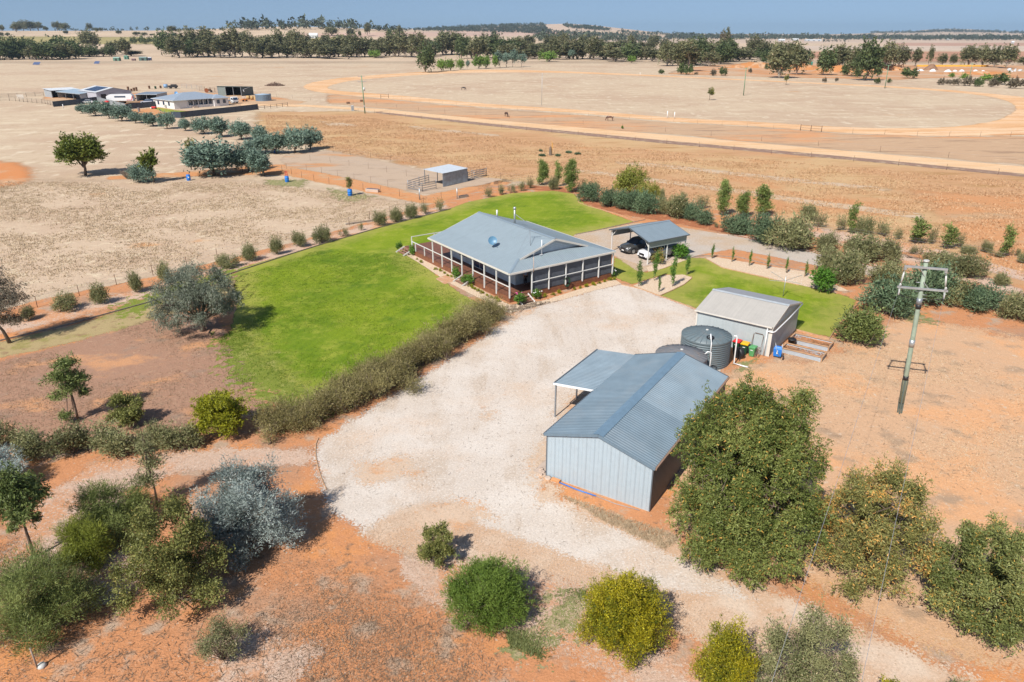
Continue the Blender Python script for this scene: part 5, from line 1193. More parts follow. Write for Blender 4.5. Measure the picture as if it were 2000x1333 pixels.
# raised beds
m_corr = ribmat('corrugated_zinc', (.42, .46, .50), 'Z', .08, .4, 1.0, .03, .4)
def bed(x0, x1, y0, y1, h, label):
    D = empty('raised_bed', s2(x0, y0), A_2, label, 'raised bed', 'raised garden beds behind the small shed')
    w, d = x1 - x0, y1 - y0
    for a, b in (((0, 0), (w, 0)), ((0, d), (w, d)), ((0, 0), (0, d)), ((w, 0), (w, d))):
        MB().beam((*a, h), (*b, h), .12, .06).build('top_rail', m_timber, D)
        m = MB(); m.poly([(*a, .02), (*b, .02), (*b, h - .04), (*a, h - .04)]); m.build('side_sheet', m_corr, D)
    for a in ((0, 0), (w, 0), (w, d), (0, d)): MB().box((*a, h / 2), (.1, .1, h - .07)).build('corner_post', m_timber, D)
    m = MB(); m.b(.06, w - .06, .06, d - .06, .1, h - .12); m.build('soil', m_soil, D)
bed(6.95, 10.15, 1.5, 2.75, .42, 'timber and corrugated steel garden bed nearer the wheelbarrow')
bed(6.85, 10.0, 4.0, 5.4, .42, 'timber and corrugated steel garden bed nearer the lawn')
D = tag(MB().lathe([(.001, .02), (.24, .02), (.32, .5), (.36, .52), (.34, .58), (.001, .59)], 20).build('plant_tub', m_black, loc=s2(7.15, 3.55)), 'upturned black tub between the two raised beds', 'tub')
# timber edging round the second lawn and yard
def edging(pts, mat, label, name='edging', h=.1, w=.06, group=None, z=.0, piece=None):
    P = [Vector((*G(*q)[:2], 0)) for q in pts]
    D = empty(name, P[0], 0, label, 'garden edging', group)
    for a, b in zip(P, P[1:]):
        MB().beam(a - P[0] + Vector((0, 0, z + h / 2)), b - P[0] + Vector((0, 0, z + h / 2)), w, h).build('sleeper', mat, D)
edging([(1546, 644), (1580, 653), (1619, 664), (1640, 634), (1662, 610), (1690, 580)], m_timber, 'timber sleeper edging round the end of the second lawn', h=.16)
edging([(1214, 557), (1250, 565), (1288, 579), (1325, 592), (1362, 606)], m_timber, 'thin timber edge between the gravel yard and the second lawn')
edging([(1288, 579), (1312, 569), (1336, 557), (1351, 545), (1349, 540)], m_timber, 'curved timber edge of the pebble bed with slim trees')
edging([(1376, 505), (1410, 524), (1490, 542), (1560, 558)], m_timber, 'timber edge between the second lawn and the row of staked saplings')
edging([(0, 667), (130, 636), (250, 603), (330, 581), (450, 536), (560, 500), (640, 475), (740, 446), (880, 409)], m_oldtimber, 'weathered timber edging along the fence side of the lawn', h=.14)
edging([(1122, 377), (1127, 385), (1130, 396), (1150, 404), (1200, 417), (1240, 432)], m_timber, 'pale kerb along the far curve of the rear lawn')
edging([(1124, 459), (1160, 452), (1200, 443), (1260, 430)], m_oldtimber, 'low stone edge between the rear lawn and the drive')
edging([(622, 856), (617, 868), (616, 882), (618, 900), (622, 918), (628, 936), (638, 958)], m_timber, 'thin curved timber edge at the lower end of the gravel', h=.06)
edging([(1330, 507), (1375, 500), (1440, 503), (1500, 517), (1573, 531)], m_oldtimber, 'thin edge between the upper drive and the staked saplings')
edging([(1400, 458), (1450, 462), (1500, 472), (1560, 487), (1640, 503), (1700, 517), (1800, 541), (1900, 562), (2000, 580)], m_concrete, 'pale concrete kerb along the upper drive under the bushes')

# ------------------------------------------------------------ carport and two cars
A_C = math.radians(32.9); OC = (15.38, 77.6)
K = empty('carport', (*OC, 0), A_C, 'open blue grey carport with two cars under its gable roof', 'carport')
def kz(y): return 2.75 + (3.72 - 2.75) * (1 - abs(y - 3.35) / 3.35)
m = MB(); m.poly([(-.1, -.05, 2.74), (6.25, -.05, 2.74), (6.25, 3.35, 3.72), (-.1, 3.35, 3.72)]); m.poly([(-.1, 3.35, 3.72), (6.25, 3.35, 3.72), (6.25, 6.75, 2.74), (-.1, 6.75, 2.74)])
m.build('roof', ribmat('carport_roof_steel', (.225, .28, .315), 'X', .2, .42), K)
cap(K, (-.12, 3.35, 3.73), (6.27, 3.35, 3.73), .4, h=.058)
for x in (-.1, 6.25):
    m = MB(); m.beam((x, 3.35, 3.66), (x, -.05, 2.68), .04, .14); m.beam((x, 3.35, 3.66), (x, 6.75, 2.68), .04, .14); m.build('barge_flashing', m_shedtrim, K)
for y in (-.1, 6.8): MB().beam((-.1, y, 2.68), (6.3, y, 2.68), .1, .1).build('gutter', m_shedtrim, K)
m_kpanel = ribmat('carport_side_steel', (.27, .31, .32), 'X', .1, .5)
for y in (.08, 6.62): MB().b(.15, 6.0, y - .012, y + .012, 1.95, 2.62).build('side_panel', m_kpanel, K)
for x in (.18, 3.1, 6.0):
    for y in (.2, 6.5): post(K, x, y, 0, 2.7, .1)
for x in (.18, 6.0):
    for y, d in ((.2, 1), (6.5, -1)): MB().beam((x, y, 2.0), (x, y + d * .75, 2.85), .06).build('knee_brace', m_white, K)
m = MB(); 
for x in (.18, 3.1, 6.0): m.beam((x, 3.35, 3.62), (x, .1, 2.68), .06, .1); m.beam((x, 3.35, 3.62), (x, 6.6, 2.68), .06, .1)
m.build('rafter', m_white, K)
MB().b(-.6, 6.5, -.1, 6.9, .0, .045).build('slab', m_concrete, K)
def kw(x, y, z=0): return sw(x, y, z, OC, A_C)
def carpaint(name, col, metal=.3):
    t = NT(name); b = t.n('ShaderNodeBsdfPrincipled', {'Base Color': (*col, 1), 'Roughness': .25, 'Metallic': metal, 'Coat Weight': .8, 'Coat Roughness': .05}); return t.done(b)
def car(p, rz, paint, label, L=4.7, Wd=1.84, Hh=1.62, ute=False, name='parked_car'):
    """heads along -x locally; profile lofted, glasshouse narrower than the body"""
    D = empty(name, p, rz, label, 'car', 'cars under the carport')
    hw_ = Wd / 2
    # side outline of the lower body (x, z)
    top = [(0, .55), (.05, .78), (.25, .92), (1.25, 1.05), (L - .9, 1.08), (L - .12, 1.0), (L, .85)]
    bot = [(0, .35), (.1, .24), (.9, .2), (L - .7, .2), (L - .05, .32), (L, .5)]
    xs = np.linspace(0, L, 25); rows = []
    for x in xs:
        zt = np.interp(x, [a for a, _ in top], [b for _, b in top]); zb = np.interp(x, [a for a, _ in bot], [b for _, b in bot])
        e = 1 - .16 * max(0, 1 - x / .7) ** 2 - .10 * max(0, 1 - (L - x) / .5) ** 2
        w = hw_ * e
        rows.append([(x, -w * .93, zb), (x, -w, zb + .25 * (zt - zb)), (x, -w * .99, zb + .7 * (zt - zb)), (x, -w * .90, zt - .02), (x, -w * .5, zt + .025), (x, 0, zt + .035), (x, w * .5, zt + .025), (x, w * .90, zt - .02), (x, w * .99, zb + .7 * (zt - zb)), (x, w, zb + .25 * (zt - zb)), (x, w * .93, zb)])
    m = MB(); m.grid(rows); m.poly(rows[0][::-1]); m.poly(rows[-1]); m.poly([r[0] for r in rows] + [r[-1] for r in rows[::-1]]); m.build('body', paint, D)
    # cabin
    ca = [(1.15, 1.03), (1.95, Hh - .06), (2.4, Hh), (L - 1.2 if not ute else 3.1, Hh - .02), (L - .45 if not ute else 3.45, 1.05)]
    rows = []
    for x, z in ca:
        hh = (z - 1.0) / (Hh - 1.0); w = hw_ * (.90 - .17 * hh)
        rows.append([(x, -w, z), (x, -w * .5, z + .03 * hh), (x, 0, z + .04 * hh), (x, w * .5, z + .03 * hh), (x, w, z)])
    m = MB(); m.grid(rows[1:4]); m.build('roof_panel', paint, D)
    m = MB(); m.grid(rows[:2]); m.build('windscreen', m_glass, D)
    m = MB(); m.grid(rows[3:]); m.build('rear_window', m_glass, D)
    for s in (-1, 1):
        m = MB(); pts = [(ca[0][0] + .08, s * hw_ * .895, 1.04), (ca[1][0] + .06, s * hw_ * .745, ca[1][1] - .04), (ca[3][0], s * hw_ * .74, ca[3][1] - .05), (ca[4][0] - .05, s * hw_ * .885, 1.06)]
        m.poly(pts if s < 0 else pts[::-1]); m.build('side_window', m_glass, D)
        m = MB()
        for a in (.38, .70): 
            q0 = Vector(pts[0]).lerp(Vector(pts[3]), a); q1 = Vector(pts[1]).lerp(Vector(pts[2]), a); off = Vector((0, s * .012, 0))
            m.beam(q0 + off, q1 + off, .07, .02)
        m.build('door_pillar', paint, D)
        for x in (.85, L - .95):
            w = MB().tube([(x, s * (hw_ - .2), .34), (x, s * (hw_ + .01), .34)], .345, 20).build('wheel', m_rubber, D)
            r = MB().tube([(x, s * (hw_ - .02), .34), (x, s * (hw_ + .02), .34)], .235, 16).build('rim', m_steel, w)
            MB().tube([(x, s * (hw_ - .22), .36), (x, s * (hw_ - .005), .36)], .41, 20).build('wheel_arch', m_black, D)
        MB().box((1.55, s * (hw_ + .06), 1.08), (.14, .2, .14)).build('mirror', paint, D, bevel=.03)
        m = MB(); m.poly([(-.0, s * hw_ * .48, .66), (.25, s * hw_ * .88, .72), (.42, s * hw_ * .93, .86), (.12, s * hw_ * .62, .82)]); o = m.build('headlight', plain('lamp_lens', (.75, .78, .8), .1), D); o.location = (-.035, s * .02, .02)
    MB().box((-.015, 0, .62), (.05, hw_ * .85, .26)).build('grille', m_black, D, bevel=.01)
    MB().box((-.02, 0, .34), (.06, hw_ * 1.3, .14)).build('lower_intake', m_black, D, bevel=.01)
    MB().box((-.055, 0, .45), (.02, .37, .12)).build('number_plate', m_pvc, D)
    if ute:
        m = MB(); m.b(3.5, L - .06, -hw_ * .88, hw_ * .88, 1.05, 1.12); m.build('tub_cover', m_black, D)
    return D
car(kw(.75, 5.05, .045), A_C, carpaint('dark_grey_paint', (.085, .088, .09)), 'dark grey sport wagon parked under the left bay of the carport with one bin beside it'.replace('left ', 'far ').replace(' with one bin beside it', ''))
car(kw(.95, 2.05, .045), A_C, carpaint('white_paint', (.75, .76, .78), 0), 'white double cab utility parked under the near bay of the carport', 5.2, 1.88, 1.78, True)

# ------------------------------------------------------------ the power pole with its wires
PB = Vector((26.79, 43.16, 0)); TOP = 10.95
def pl(z): return Vector((26.79 - .66 * z / TOP, 43.16, z))
P = empty('power_pole', PB, 0, 'tall pale green timber power pole with two steel crossarms over the dry yard', 'power pole')
loc = lambda z: pl(z) - PB
MB().tube([loc(.9), loc(4.0), loc(8.0), loc(TOP)], [.155, .15, .14, .125], 14).build('pole', m_pole, P)
m = MB()
for a in (0, 2.1, 4.2): m.beam((.13 * math.cos(a), .13 * math.sin(a), -.1), loc(2.6) + Vector((.17 * math.cos(a), .17 * math.sin(a), 0)), .09, .05)
m.build('steel_stake', plain('dark_green_steel', (.11, .14, .12), .6), P)
for z, h, mt in ((2.75, .28, m_black), (5.3, .5, m_steel), (7.9, .3, m_black), (8.25, .42, m_rail), (TOP, .1, m_insul)):
    MB().tube([loc(z - h / 2), loc(z + h / 2)], .175 if mt is not m_insul else .17, 14).build('band', mt, P)
AD = Vector((2.3, -.72, 0)).normalized(); AF = Vector((-.3, -1, 0)).normalized()
def arm(z, L): 
    c = loc(z) + AF * .19
    MB().beam(c - AD * L / 2, c + AD * L / 2, .11, .13).build('crossarm', m_steel, P); return c
c1 = arm(10.55, 2.45); c2 = arm(9.15, 2.9)
m = MB(); m.beam(c1 + AD * -.35, loc(10.0) + AF * .15, .04); m.beam(c2 + AD * .4, loc(9.6) + AF * .15, .04); m.build('brace', m_steel, P)
for s in (-1, 1):
    a = c1 + AD * s * 1.15; b = c2 + AD * s * 1.3
    MB().box(a + Vector((0, 0, -.15)), (.14, .1, .18)).build('bracket', m_steel, P)
    m = MB(); pts = [a.lerp(b, t) for t in (0.12, .3, .55, .8, 1.0)]; m.tube([pts[0], pts[-1]], .015, 6); m.build('drop_wire', m_cable, P)
    m = MB(); m.tube([pts[1], pts[2], pts[3]], [.05, .06, .045], 10); m.build('fuse', m_insul, P)
    m = MB(); m.lathe([(.03, .0), (.11, .02), (.05, .08), (.10, .10), (.04, .16), (.02, .2)], 12, tuple(b + Vector((0, 0, .07)))); m.build('insulator', m_insul, P)
    MB().tube([b + Vector((0, 0, -.1)), b + Vector((0, 0, -.5)) + AF * .1], .05, 8).build('arrester', m_insul, P)
    e = loc(8.3) + AD * s * .16
    MB().tube([b + Vector((0, 0, -.5)) + AF * .1, b.lerp(e, .35) + Vector((0, 0, -.35)) , e], .02, 6).build('cable', m_black, P)
for z, s in ((9.5, -1), (8.7, 1), (8.9, -1), (8.45, 1)): MB().tube([loc(z), loc(z) + AD * s * .38], .018, 6).build('step_bolt', m_steel, P)
def wire(name, p, q, sag, label, r=.007, n=24, group=None):
    pts = []
    for i in range(n + 1):
        t = i / n; a = Vector(p).lerp(Vector(q), t); a.z -= sag * 4 * t * (1 - t); pts.append(a)
    return tag(MB().tube(pts, r, 5).build(name, m_cable), label, 'wire', group)
for s, u, lab in ((-1, 1509, 'thin overhead wire from the left end of the lower crossarm'), (1, 1682, 'thin overhead wire from the other end of the lower crossarm')):
    b = c2 + PB + AD * s * 1.3
    g = G(u, 1333, 8.0); far = b + (g - b) * 3.2; far.z = 9.6
    wire('power_line', b, far, 1.2, lab.replace('left end', 'shed side end').replace('other end', 'outer end'))

# ------------------------------------------------------------ the person on the verandah
def person(p, rz):
    D = empty('person', p, rz, 'person in a pale blue shirt and dark trousers standing on the shaded verandah corner', 'person')
    def skin(name, verts, edges, mat, root=0, sub=2):
        me = bpy.data.meshes.new(name); me.from_pydata([v[:3] for v in verts], edges, []); me.materials.append(mat)
        o = link(bpy.data.objects.new(name, me), D)
        o.modifiers.new('s', 'SKIN')
        if not me.skin_vertices: pass
        for i, v in enumerate(verts):
            sv = me.skin_vertices[0].data[i]; sv.radius = (v[3], v[4]); sv.use_root = (i == root)
        b = o.modifiers.new('u', 'SUBSURF'); b.levels = b.render_levels = sub
        return o
    V = [(0, 0, .95, .15, .11), (0, 0, 1.15, .13, .10), (0, -.01, 1.38, .17, .11), (0, 0, 1.50, .07, .06), (0, -.02, 1.57, .055, .055), (0, -.03, 1.68, .085, .10), (0, -.02, 1.77, .07, .085),
         (.19, 0, 1.42, .06, .06), (.27, .02, 1.15, .045, .045), (.25, -.08, .92, .035, .035), (.24, -.12, .84, .04, .025),
         (-.19, 0, 1.42, .06, .06), (-.27, .02, 1.15, .045, .045), (-.25, -.08, .92, .035, .035), (-.24, -.12, .84, .04, .025),
         (.10, 0, .85, .095, .095), (.11, -.01, .48, .065, .065), (.11, .02, .09, .045, .045), (.12, -.14, .04, .045, .03),
         (-.10, 0, .85, .095, .095), (-.11, -.01, .48, .065, .065), (-.11, .02, .09, .045, .045), (-.12, -.14, .04, .045, .03)]
    E = [(0, 1), (1, 2), (2, 3), (3, 4), (4, 5), (5, 6), (2, 7), (7, 8), (8, 9), (9, 10), (2, 11), (11, 12), (12, 13), (13, 14), (0, 15), (15, 16), (16, 17), (17, 18), (0, 19), (19, 20), (20, 21), (21, 22)]
    skin('body', V, E, plain('skin_tone', (.48, .27, .19), .6))
    k = 1.18
    sv = [(*V[i][:3], V[i][3] * k + .005, V[i][4] * k + .005) for i in (0, 1, 2, 7, 8, 11, 12)]
    skin('shirt', sv, [(0, 1), (1, 2), (2, 3), (3, 4), (2, 5), (5, 6)], plain('pale_blue_cotton', (.42, .52, .68), .85))
    tv = [(*V[i][:3], V[i][3] * 1.15 + .008, V[i][4] * 1.15 + .008) for i in (0, 15, 16, 17, 19, 20, 21)]
    skin('trousers', tv, [(0, 1), (1, 2), (2, 3), (0, 4), (4, 5), (5, 6)], plain('dark_trouser_cloth', (.03, .03, .04), .9))
    MB().lathe([(.001, .10), (.07, .09), (.10, .03), (.10, -.02)], 16, (0, -.01, 1.74)).build('hair', plain('dark_hair', (.03, .02, .015), .8), D)
    for s in (-1, 1):
        hm = MB()
        for f, (fx, fl) in enumerate(((-.03, .062), (-.012, .078), (.008, .082), (.027, .070))): hm.tube([(s * .24 + fx, -.13, .82), (s * .24 + fx, -.15, .82 - fl * .6), (s * .24 + fx, -.135, .82 - fl)], [.010, .009, .007], 6)
        hm.tube([(s * .24 - s * .04, -.13, .85), (s * .24 - s * .06, -.16, .80)], [.012, .009], 6)
        hm.build('fingers', plain('skin_hand', (.48, .27, .19), .6), D)
        MB().box((s * .115, -.07, .035), (.09, .26, .07)).build('shoe', m_black, D, bevel=.02)
person(hw(3.55, 2.3, .60), A_H)
# ------------------------------------------------------------ shrubs and small trees, row by row
random.seed(11)
SB = 'shrubs along the roadside strip'
for k, (u, vb, vt, w, kind, lab) in enumerate([
 (1492, 478, 419, 54, 'densegreen', 'dense grey green shrub at the inner end of the big clump beside the upper drive'),
 (1548, 489, 424, 86, 'dense', 'widest grey green shrub of the clump beside the upper drive'),
 (1616, 496, 454, 52, 'scrub', 'ragged shrub trailing off the big clump toward the drive kerb'),
 (1680, 510, 457, 72, 'dense', 'round brownish green shrub beyond the drive behind the mixed clump'),
 (1733, 517, 466, 48, 'scrub', 'open feathery shrub next to the round brownish one beyond the drive'),
 (1612, 540, 482, 68, 'scrub', 'tall grey shrub behind the dark glossy bush at the lawn end'),
 (1655, 562, 496, 62, 'dense', 'grey green shrub on the inner side of the upper drive'),
 (1437, 458, 417, 54, 'densegreen', 'low green shrub between the drive and the conical young trees'),
 (1452, 459, 437, 26, 'densegreen', 'small green shrub touching the low one by the drive'),
 (1830, 527, 491, 56, 'dense', 'grey shrub just behind the top of the tall power pole'),
 (1890, 547, 501, 62, 'dense', 'rounded grey green shrub between drive and roadside row, right of the pole top'.replace(', right of the pole top', ', beyond the pole top')),
 (1956, 559, 534, 28, 'dense', 'small lone round shrub on the strip beyond the upper drive'),
 (1740, 562, 514, 70, 'dense', 'broad grey green shrub on the near side of the upper drive gap'),
 (1728, 622, 547, 86, 'densegreen', 'big silvery green shrub to the shed side of the power pole'),
 (1803, 598, 519, 84, 'densegreen', 'big green shrub directly behind the lower crossarm'),
 (1868, 602, 545, 62, 'dense', 'olive shrub just outside the lower crossarm'),
 (1918, 613, 561, 72, 'densegreen', 'round green shrub, next but one from the pole in the near row'),
 (1973, 627, 574, 52, 'dense', 'darker upright shrub near the end of the near row'),
 (2015, 636, 588, 50, 'dense', 'shrub cut by the picture edge in the near row'),
 (1790, 500, 478, 30, 'thin', 'thin dry shrub on the strip beyond the drive, behind the pole top')]):
    bush(kind, u, vb, vt, w, lab, SB)
bush('densegreen', 1684, 680, 609, 88, 'rounded lime olive shrub standing alone between the raised beds and the power pole', None, mat=LM['fine'])
bush('glossy', 1602, 574, 523, 50, 'dark glossy green bush at the far end of the second lawn', None)
bush('autumnbush', 1286, 517, 487, 34, 'yellowing bush beside the front post of the carport', None)
bush('glossy', 1327, 508, 476, 34, 'round bright green bush beside the rear of the carport', None)
YT = 'young conical trees behind the drive'
for u, vb, vt, w, kind, lab in [
 (1410, 422, 348, 30, 'pine', 'tallest conical young tree, first after the yellow green one'), (1450, 425, 373, 34, 'pine', 'shorter open conical tree, middle of the three behind the drive'), (1489, 424, 360, 40, 'pine', 'conical young tree on the outer side of the trio behind the drive'),
 (1661, 457, 392, 26, 'sprig', 'slim tall young tree standing up from the roadside row'), (1787, 477, 424, 46, 'sprig', 'leaning green young tree with a wide top in the roadside row'), (1848, 487, 437, 36, 'sprig', 'young light green tree, last but one of the roadside row'), (1960, 504, 438, 30, 'sprig', 'thin pale green young tree near the end of the roadside row'),
 (1058, 362, 311, 30, 'pine', 'first young tree beyond the rear lawn corner'), (1088, 365, 313, 20, 'sprig', 'slimmest young tree between its two fuller neighbours beyond the rear lawn'), (1114, 376, 309, 34, 'pine', 'fullest young tree beyond the rear lawn corner')]:
    tree(kind, u, vb, vt, w, lab, YT)
tree('yellowtree', 1231, 388, 324, 78, 'bushy yellow green tree behind the dark shrubs beyond the rear lawn', None)
tree('yellowtree', 1264, 398, 355, 44, 'smaller yellow green shoot tree joined to the bushy one', None)
LB = 'dark shrubs beyond the rear lawn'
for u, vb, vt, w, kind, lab in [
 (1151, 397, 359, 38, 'densegreen', 'separate blue green shrub, first beyond the curved lawn edge'), (1190, 406, 370, 36, 'densegreen', 'blue green shrub, second of the tight group under the yellow green tree'), (1212, 411, 374, 34, 'densegreen', 'blue green shrub, third of the tight group under the yellow green tree'),
 (1234, 414, 373, 38, 'densegreen', 'blue green shrub, fourth of the tight group under the yellow green tree'), (1264, 420, 375, 44, 'densegreen', 'largest blue green shrub, the last of the tight group'), (1297, 421, 385, 30, 'scrub', 'brownish thin shrub next to the largest blue green one'),
 (1325, 429, 383, 42, 'dense', 'tall olive shrub above the carport roof'), (1352, 432, 397, 38, 'densegreen', 'grey green shrub leaning over the drive edge'), (1372, 441, 412, 34, 'densegreen', 'low rounded grey shrub nearest the drive above the carport'), (1400, 446, 433, 11, 'thin', 'tiny round bush alone on the soil by the drive')]:
    bush(kind, u, vb, vt, w, lab, LB)
TR = 'thin dry shrubs in the roadside row'
for i_, (u, vb, vt, w) in enumerate([(955, 387, 361, 20), (976, 382, 357, 20), (998, 378, 356, 18), (1018, 374, 350, 20), (1036, 369, 344, 18), (1080, 372, 343, 20), (1136, 374, 346, 24), (1166, 374, 351, 20), (1293, 391, 368, 16), (1330, 392, 372, 24), (1367, 410, 377, 34), (1575, 432, 399, 40), (1600, 446, 409, 38), (1637, 452, 414, 28), (1686, 459, 421, 38),
 (1727, 465, 429, 40), (1754, 469, 442, 22), (1823, 479, 440, 24), (1871, 486, 450, 26), (1890, 498, 479, 30), (1926, 495, 470, 22), (1945, 503, 486, 30), (1982, 501, 482, 20), (1998, 516, 494, 24)]):
    bush('thin' if (u * 7) % 3 else 'scrub', u, vb, vt, w, nth(i_) + ' thin grey green shrub of the roadside row, counted from the horse shelter', TR)
FL = 'scraggly shrubs along the paddock fence'
for u, vb, vt, w, lab in [(55, 628, 597, 30, 'sparse shrub behind the trunk of the tall brown gum'), (129, 611, 572, 46, 'low sparse shrub, first clear of the tall brown gum'), (198, 595, 552, 38, 'fuller olive shrub over the long tree shadow'), (265, 574, 531, 32, 'upright dry shrub on the orange bank beside the broad gum'),
 (326, 553, 512, 34, 'dark shrub touching the broad grey gum'), (446, 526, 496, 42, 'low olive shrub just past the broad grey gum'), (490, 511, 475, 34, 'round olive shrub with green weeds at its foot'), (541, 499, 462, 26, 'pale dry shrub, first past the round olive one'),
 (586, 484, 451, 30, 'dark brownish shrub where the lawn edge straightens'), (627, 477, 440, 36, 'widest shrub of the middle stretch of the fence'), (670, 464, 443, 23, 'low rounded shrub after the widest one'), (706, 451, 432, 13, 'smallest shrub of the fence line'),
 (743, 443, 411, 25, 'first of four taller shrubs close together'), (775, 435, 404, 26, 'second of four taller shrubs close together'), (803, 428, 397, 26, 'third of four taller shrubs close together'), (831, 421, 392, 23, 'fourth of four taller shrubs close together'), (860, 414, 383, 21, 'last shrub of the fence line, at the lawn corner')]:
    bush('scrub' if w > 24 else 'thin', u, vb, vt, w, lab, FL)
SR = 'olive scrub row above the mulch path'
for u, vb, vt, w, lab in [(3, 880, 822, 60, 'scrub bush cut by the picture edge at the start of the row'), (70, 898, 836, 84, 'wide scrub bush behind the young broad leaved tree'), (145, 896, 832, 84, 'scrub bush below the straight young gum'), (228, 893, 828, 92, 'widest scrub bush, below the dark round one'),
 (298, 885, 826, 60, 'scrub bush behind the wispy young gum'), (358, 890, 832, 78, 'scrub bush at the end of the row near the lime bush')]:
    bush('scrub', u, vb, vt, w, lab, SR)
for u, vb, vt, w, lab in [(1248, 560, 507, 14, 'slim upright tree at the house side of the pebble bed'), (1279, 549, 492, 13, 'slim upright tree, second from the verandah, with a bare tip'), (1313, 560, 497, 15, 'thickest slim upright tree in the middle of the pebble bed'), (1342, 538, 499, 12, 'slim upright tree at the carport end of the pebble bed'), (1287, 571, 538, 7, 'smallest staked tree at the point of the pebble bed')]:
    tree('pillar', u, vb, vt, w, lab, 'slim upright trees in the pebble bed')
for i, (u, vb, vt) in enumerate([(1391, 506, 476), (1430, 512, 482), (1464, 520, 488), (1499, 526, 495), (1535, 534, 502), (1573, 541, 508)]):
    o = tree('pillar', u, vb, vt, 7, 'staked sapling, %s from the carport in the pale strip by the drive' % ('first second third fourth fifth sixth'.split()[i]), 'staked saplings by the upper drive', name='sapling')
    o.scale.z *= .98
    st = MB().tube([(0, 0, 0), (0, 0, 1.5)], .03, 6).build('stake', m_timber, o); st.scale = (1 / o.scale.x, 1 / o.scale.y, 1 / o.scale.z); st.location = (.1 / o.scale.x, 0, 0)
# blue green trees up the paddock
BT = 'blue green wattle trees in the paddock'
for u, vb, vt, w, lab in [(161, 222, 205, 20, 'wattle at the very start of the row, half behind its neighbour'), (185, 227, 199, 33, 'wattle in front of the navy fence'), (213, 232, 201, 27, 'wattle before the green tub'), (239, 237, 206, 38, 'fullest wattle of the first three by the fence corner'), (266, 241, 219, 23, 'small wattle after the fence corner'),
 (281, 241, 222, 22, 'small wattle merging with the next one'), (299, 247, 222, 34, 'wattle below the red machine in the neighbour yard'), (327, 252, 220, 30, 'wattle at the near corner of the long navy fence'), (363, 256, 233, 24, 'smallest pale wattle in the open row'), (397, 262, 230, 36, 'wattle next to the smallest pale one'),
 (433, 268, 231, 40, 'green wattle below the middle of the navy fence'), (472, 273, 238, 40, 'grey wattle ending the open row'), (511, 282, 247, 32, 'wattle at the back of the clump'), (506, 300, 268, 50, 'dense wattle in the heart of the clump'), (541, 300, 261, 46, 'wattle behind the blue drum in the clump'), (577, 299, 251, 44, 'wattle second from the end of the clump'),
 (607, 292, 251, 44, 'wattle at the yard end of the clump'), (485, 335, 281, 48, 'wattle at the near side of the clump'), (515, 344, 296, 52, 'pale round wattle at the near corner of the yard')]:
    tree('bluetree', u, vb, vt, w, lab, BT)
tree('bluetree', 418, 343, 278, 92, 'broadest blue green wattle, low and spreading beside the blue drum', None)
tree('smalltree', 373, 332, 277, 28, 'narrow dark green tree touching the broadest wattle', None)
tree('smalltree', 474, 336, 304, 24, 'small yellow green tree between two wattles', None, mat=LM['lime'])
tree('roundtree', 167, 343, 264, 84, 'solitary round green tree with a bare leaning trunk in the dry paddock', None)
tree('smalltree', 301, 357, 295, 38, 'dark green upright tree above a grey bush in the paddock', None, mat=LM['gumgreen2'])
bush('dense', 286, 358, 317, 50, 'grey green bush growing around the foot of the dark upright tree', None, mat=LM['blue'])
bush('deadbrush', 250, 352, 328, 46, 'tangle of dead grey brush between the solitary tree and the grey bush', None, name='dead_brush', cat='brush')
tree('smalltree', 1385, 196, 173, 13, 'little lone tree in the middle of the race track paddock', None)
tree('smalltree', 1535, 166, 147, 11, 'tiny lone tree just beyond the far side of the track', None)
bush('farbush', 1216, 252, 246, 6, 'tiny bright green bush between the road and the grazing brown horse', None, mat=LM['brightgreen'])

# ------------------------------------------------------------ trees of the middle and far distance
def T(kind, u, vb, vt, w, lab, grp): return tree(kind, u, vb, vt, w, lab, grp, name='gum_tree' if 'gum' in kind else 'tree')
g1 = 'gum trees in the belt beyond the far paddocks'
rr = random.Random(21)
def belt(u0, u1, st, vb, vt, w, kinds, lab, grp):
    u = u0; i_ = 0
    while u < u1:
        x = u + rr.uniform(-.4, .4) * st
        T(rr.choice(kinds), x, rr.uniform(*vb), rr.uniform(vt[0] - 5, vt[1] + 7), rr.uniform(*w) * 1.25, nth(i_) + ' ' + lab, grp); u += st; i_ += 1
belt(-30, 150, 11, (115, 118), (76, 88), (26, 40), ['gumgreen', 'gumgreen', 'gum'], 'dark tree of the dense belt, from the picture edge to the green huts', 'dark trees in the dense belt beyond the neighbour farm')
belt(150, 262, 13, (108, 112), (76, 93), (18, 32), ['gumgreen', 'gum', 'gumtall'], 'loose dark tree past the dense belt toward the green huts', 'loose trees by the green farm sheds')
belt(350, 468, 12, (110, 114), (57, 76), (26, 42), ['gum', 'gum', 'gumgreen', 'gumtall'], 'gum of the belt from the lone conical tree toward the brushwood heap', 'gums behind the dark machinery shed')
belt(475, 600, 12, (111, 115), (60, 78), (24, 38), ['gum', 'gum', 'gumtall'], 'gum of the belt from above the brushwood heap onward', 'gums past the brushwood heap')
belt(600, 706, 11, (111, 116), (62, 82), (24, 38), ['gum', 'gumtall', 'gum'], 'gum of the belt stretch with the white roofs behind', 'gums before the white roofs')
belt(716, 826, 11, (110, 115), (64, 82), (22, 36), ['gum', 'gumtall'], 'gum from the gap with white sheds to the tall paddock tree', 'gums short of the tall paddock tree')
belt(832, 1040, 10, (106, 117), (66, 84), (24, 40), ['gum', 'gum', 'gumgreen', 'gumtall'], 'gum from the tall paddock tree on, behind the willow row', 'gums behind the bright willows')
belt(1030, 1190, 11, (112, 119), (76, 94), (22, 36), ['gum', 'gumtall', 'gum'], 'gum of the belt from the light pole toward the orange bank', 'gums above the thin light pole')
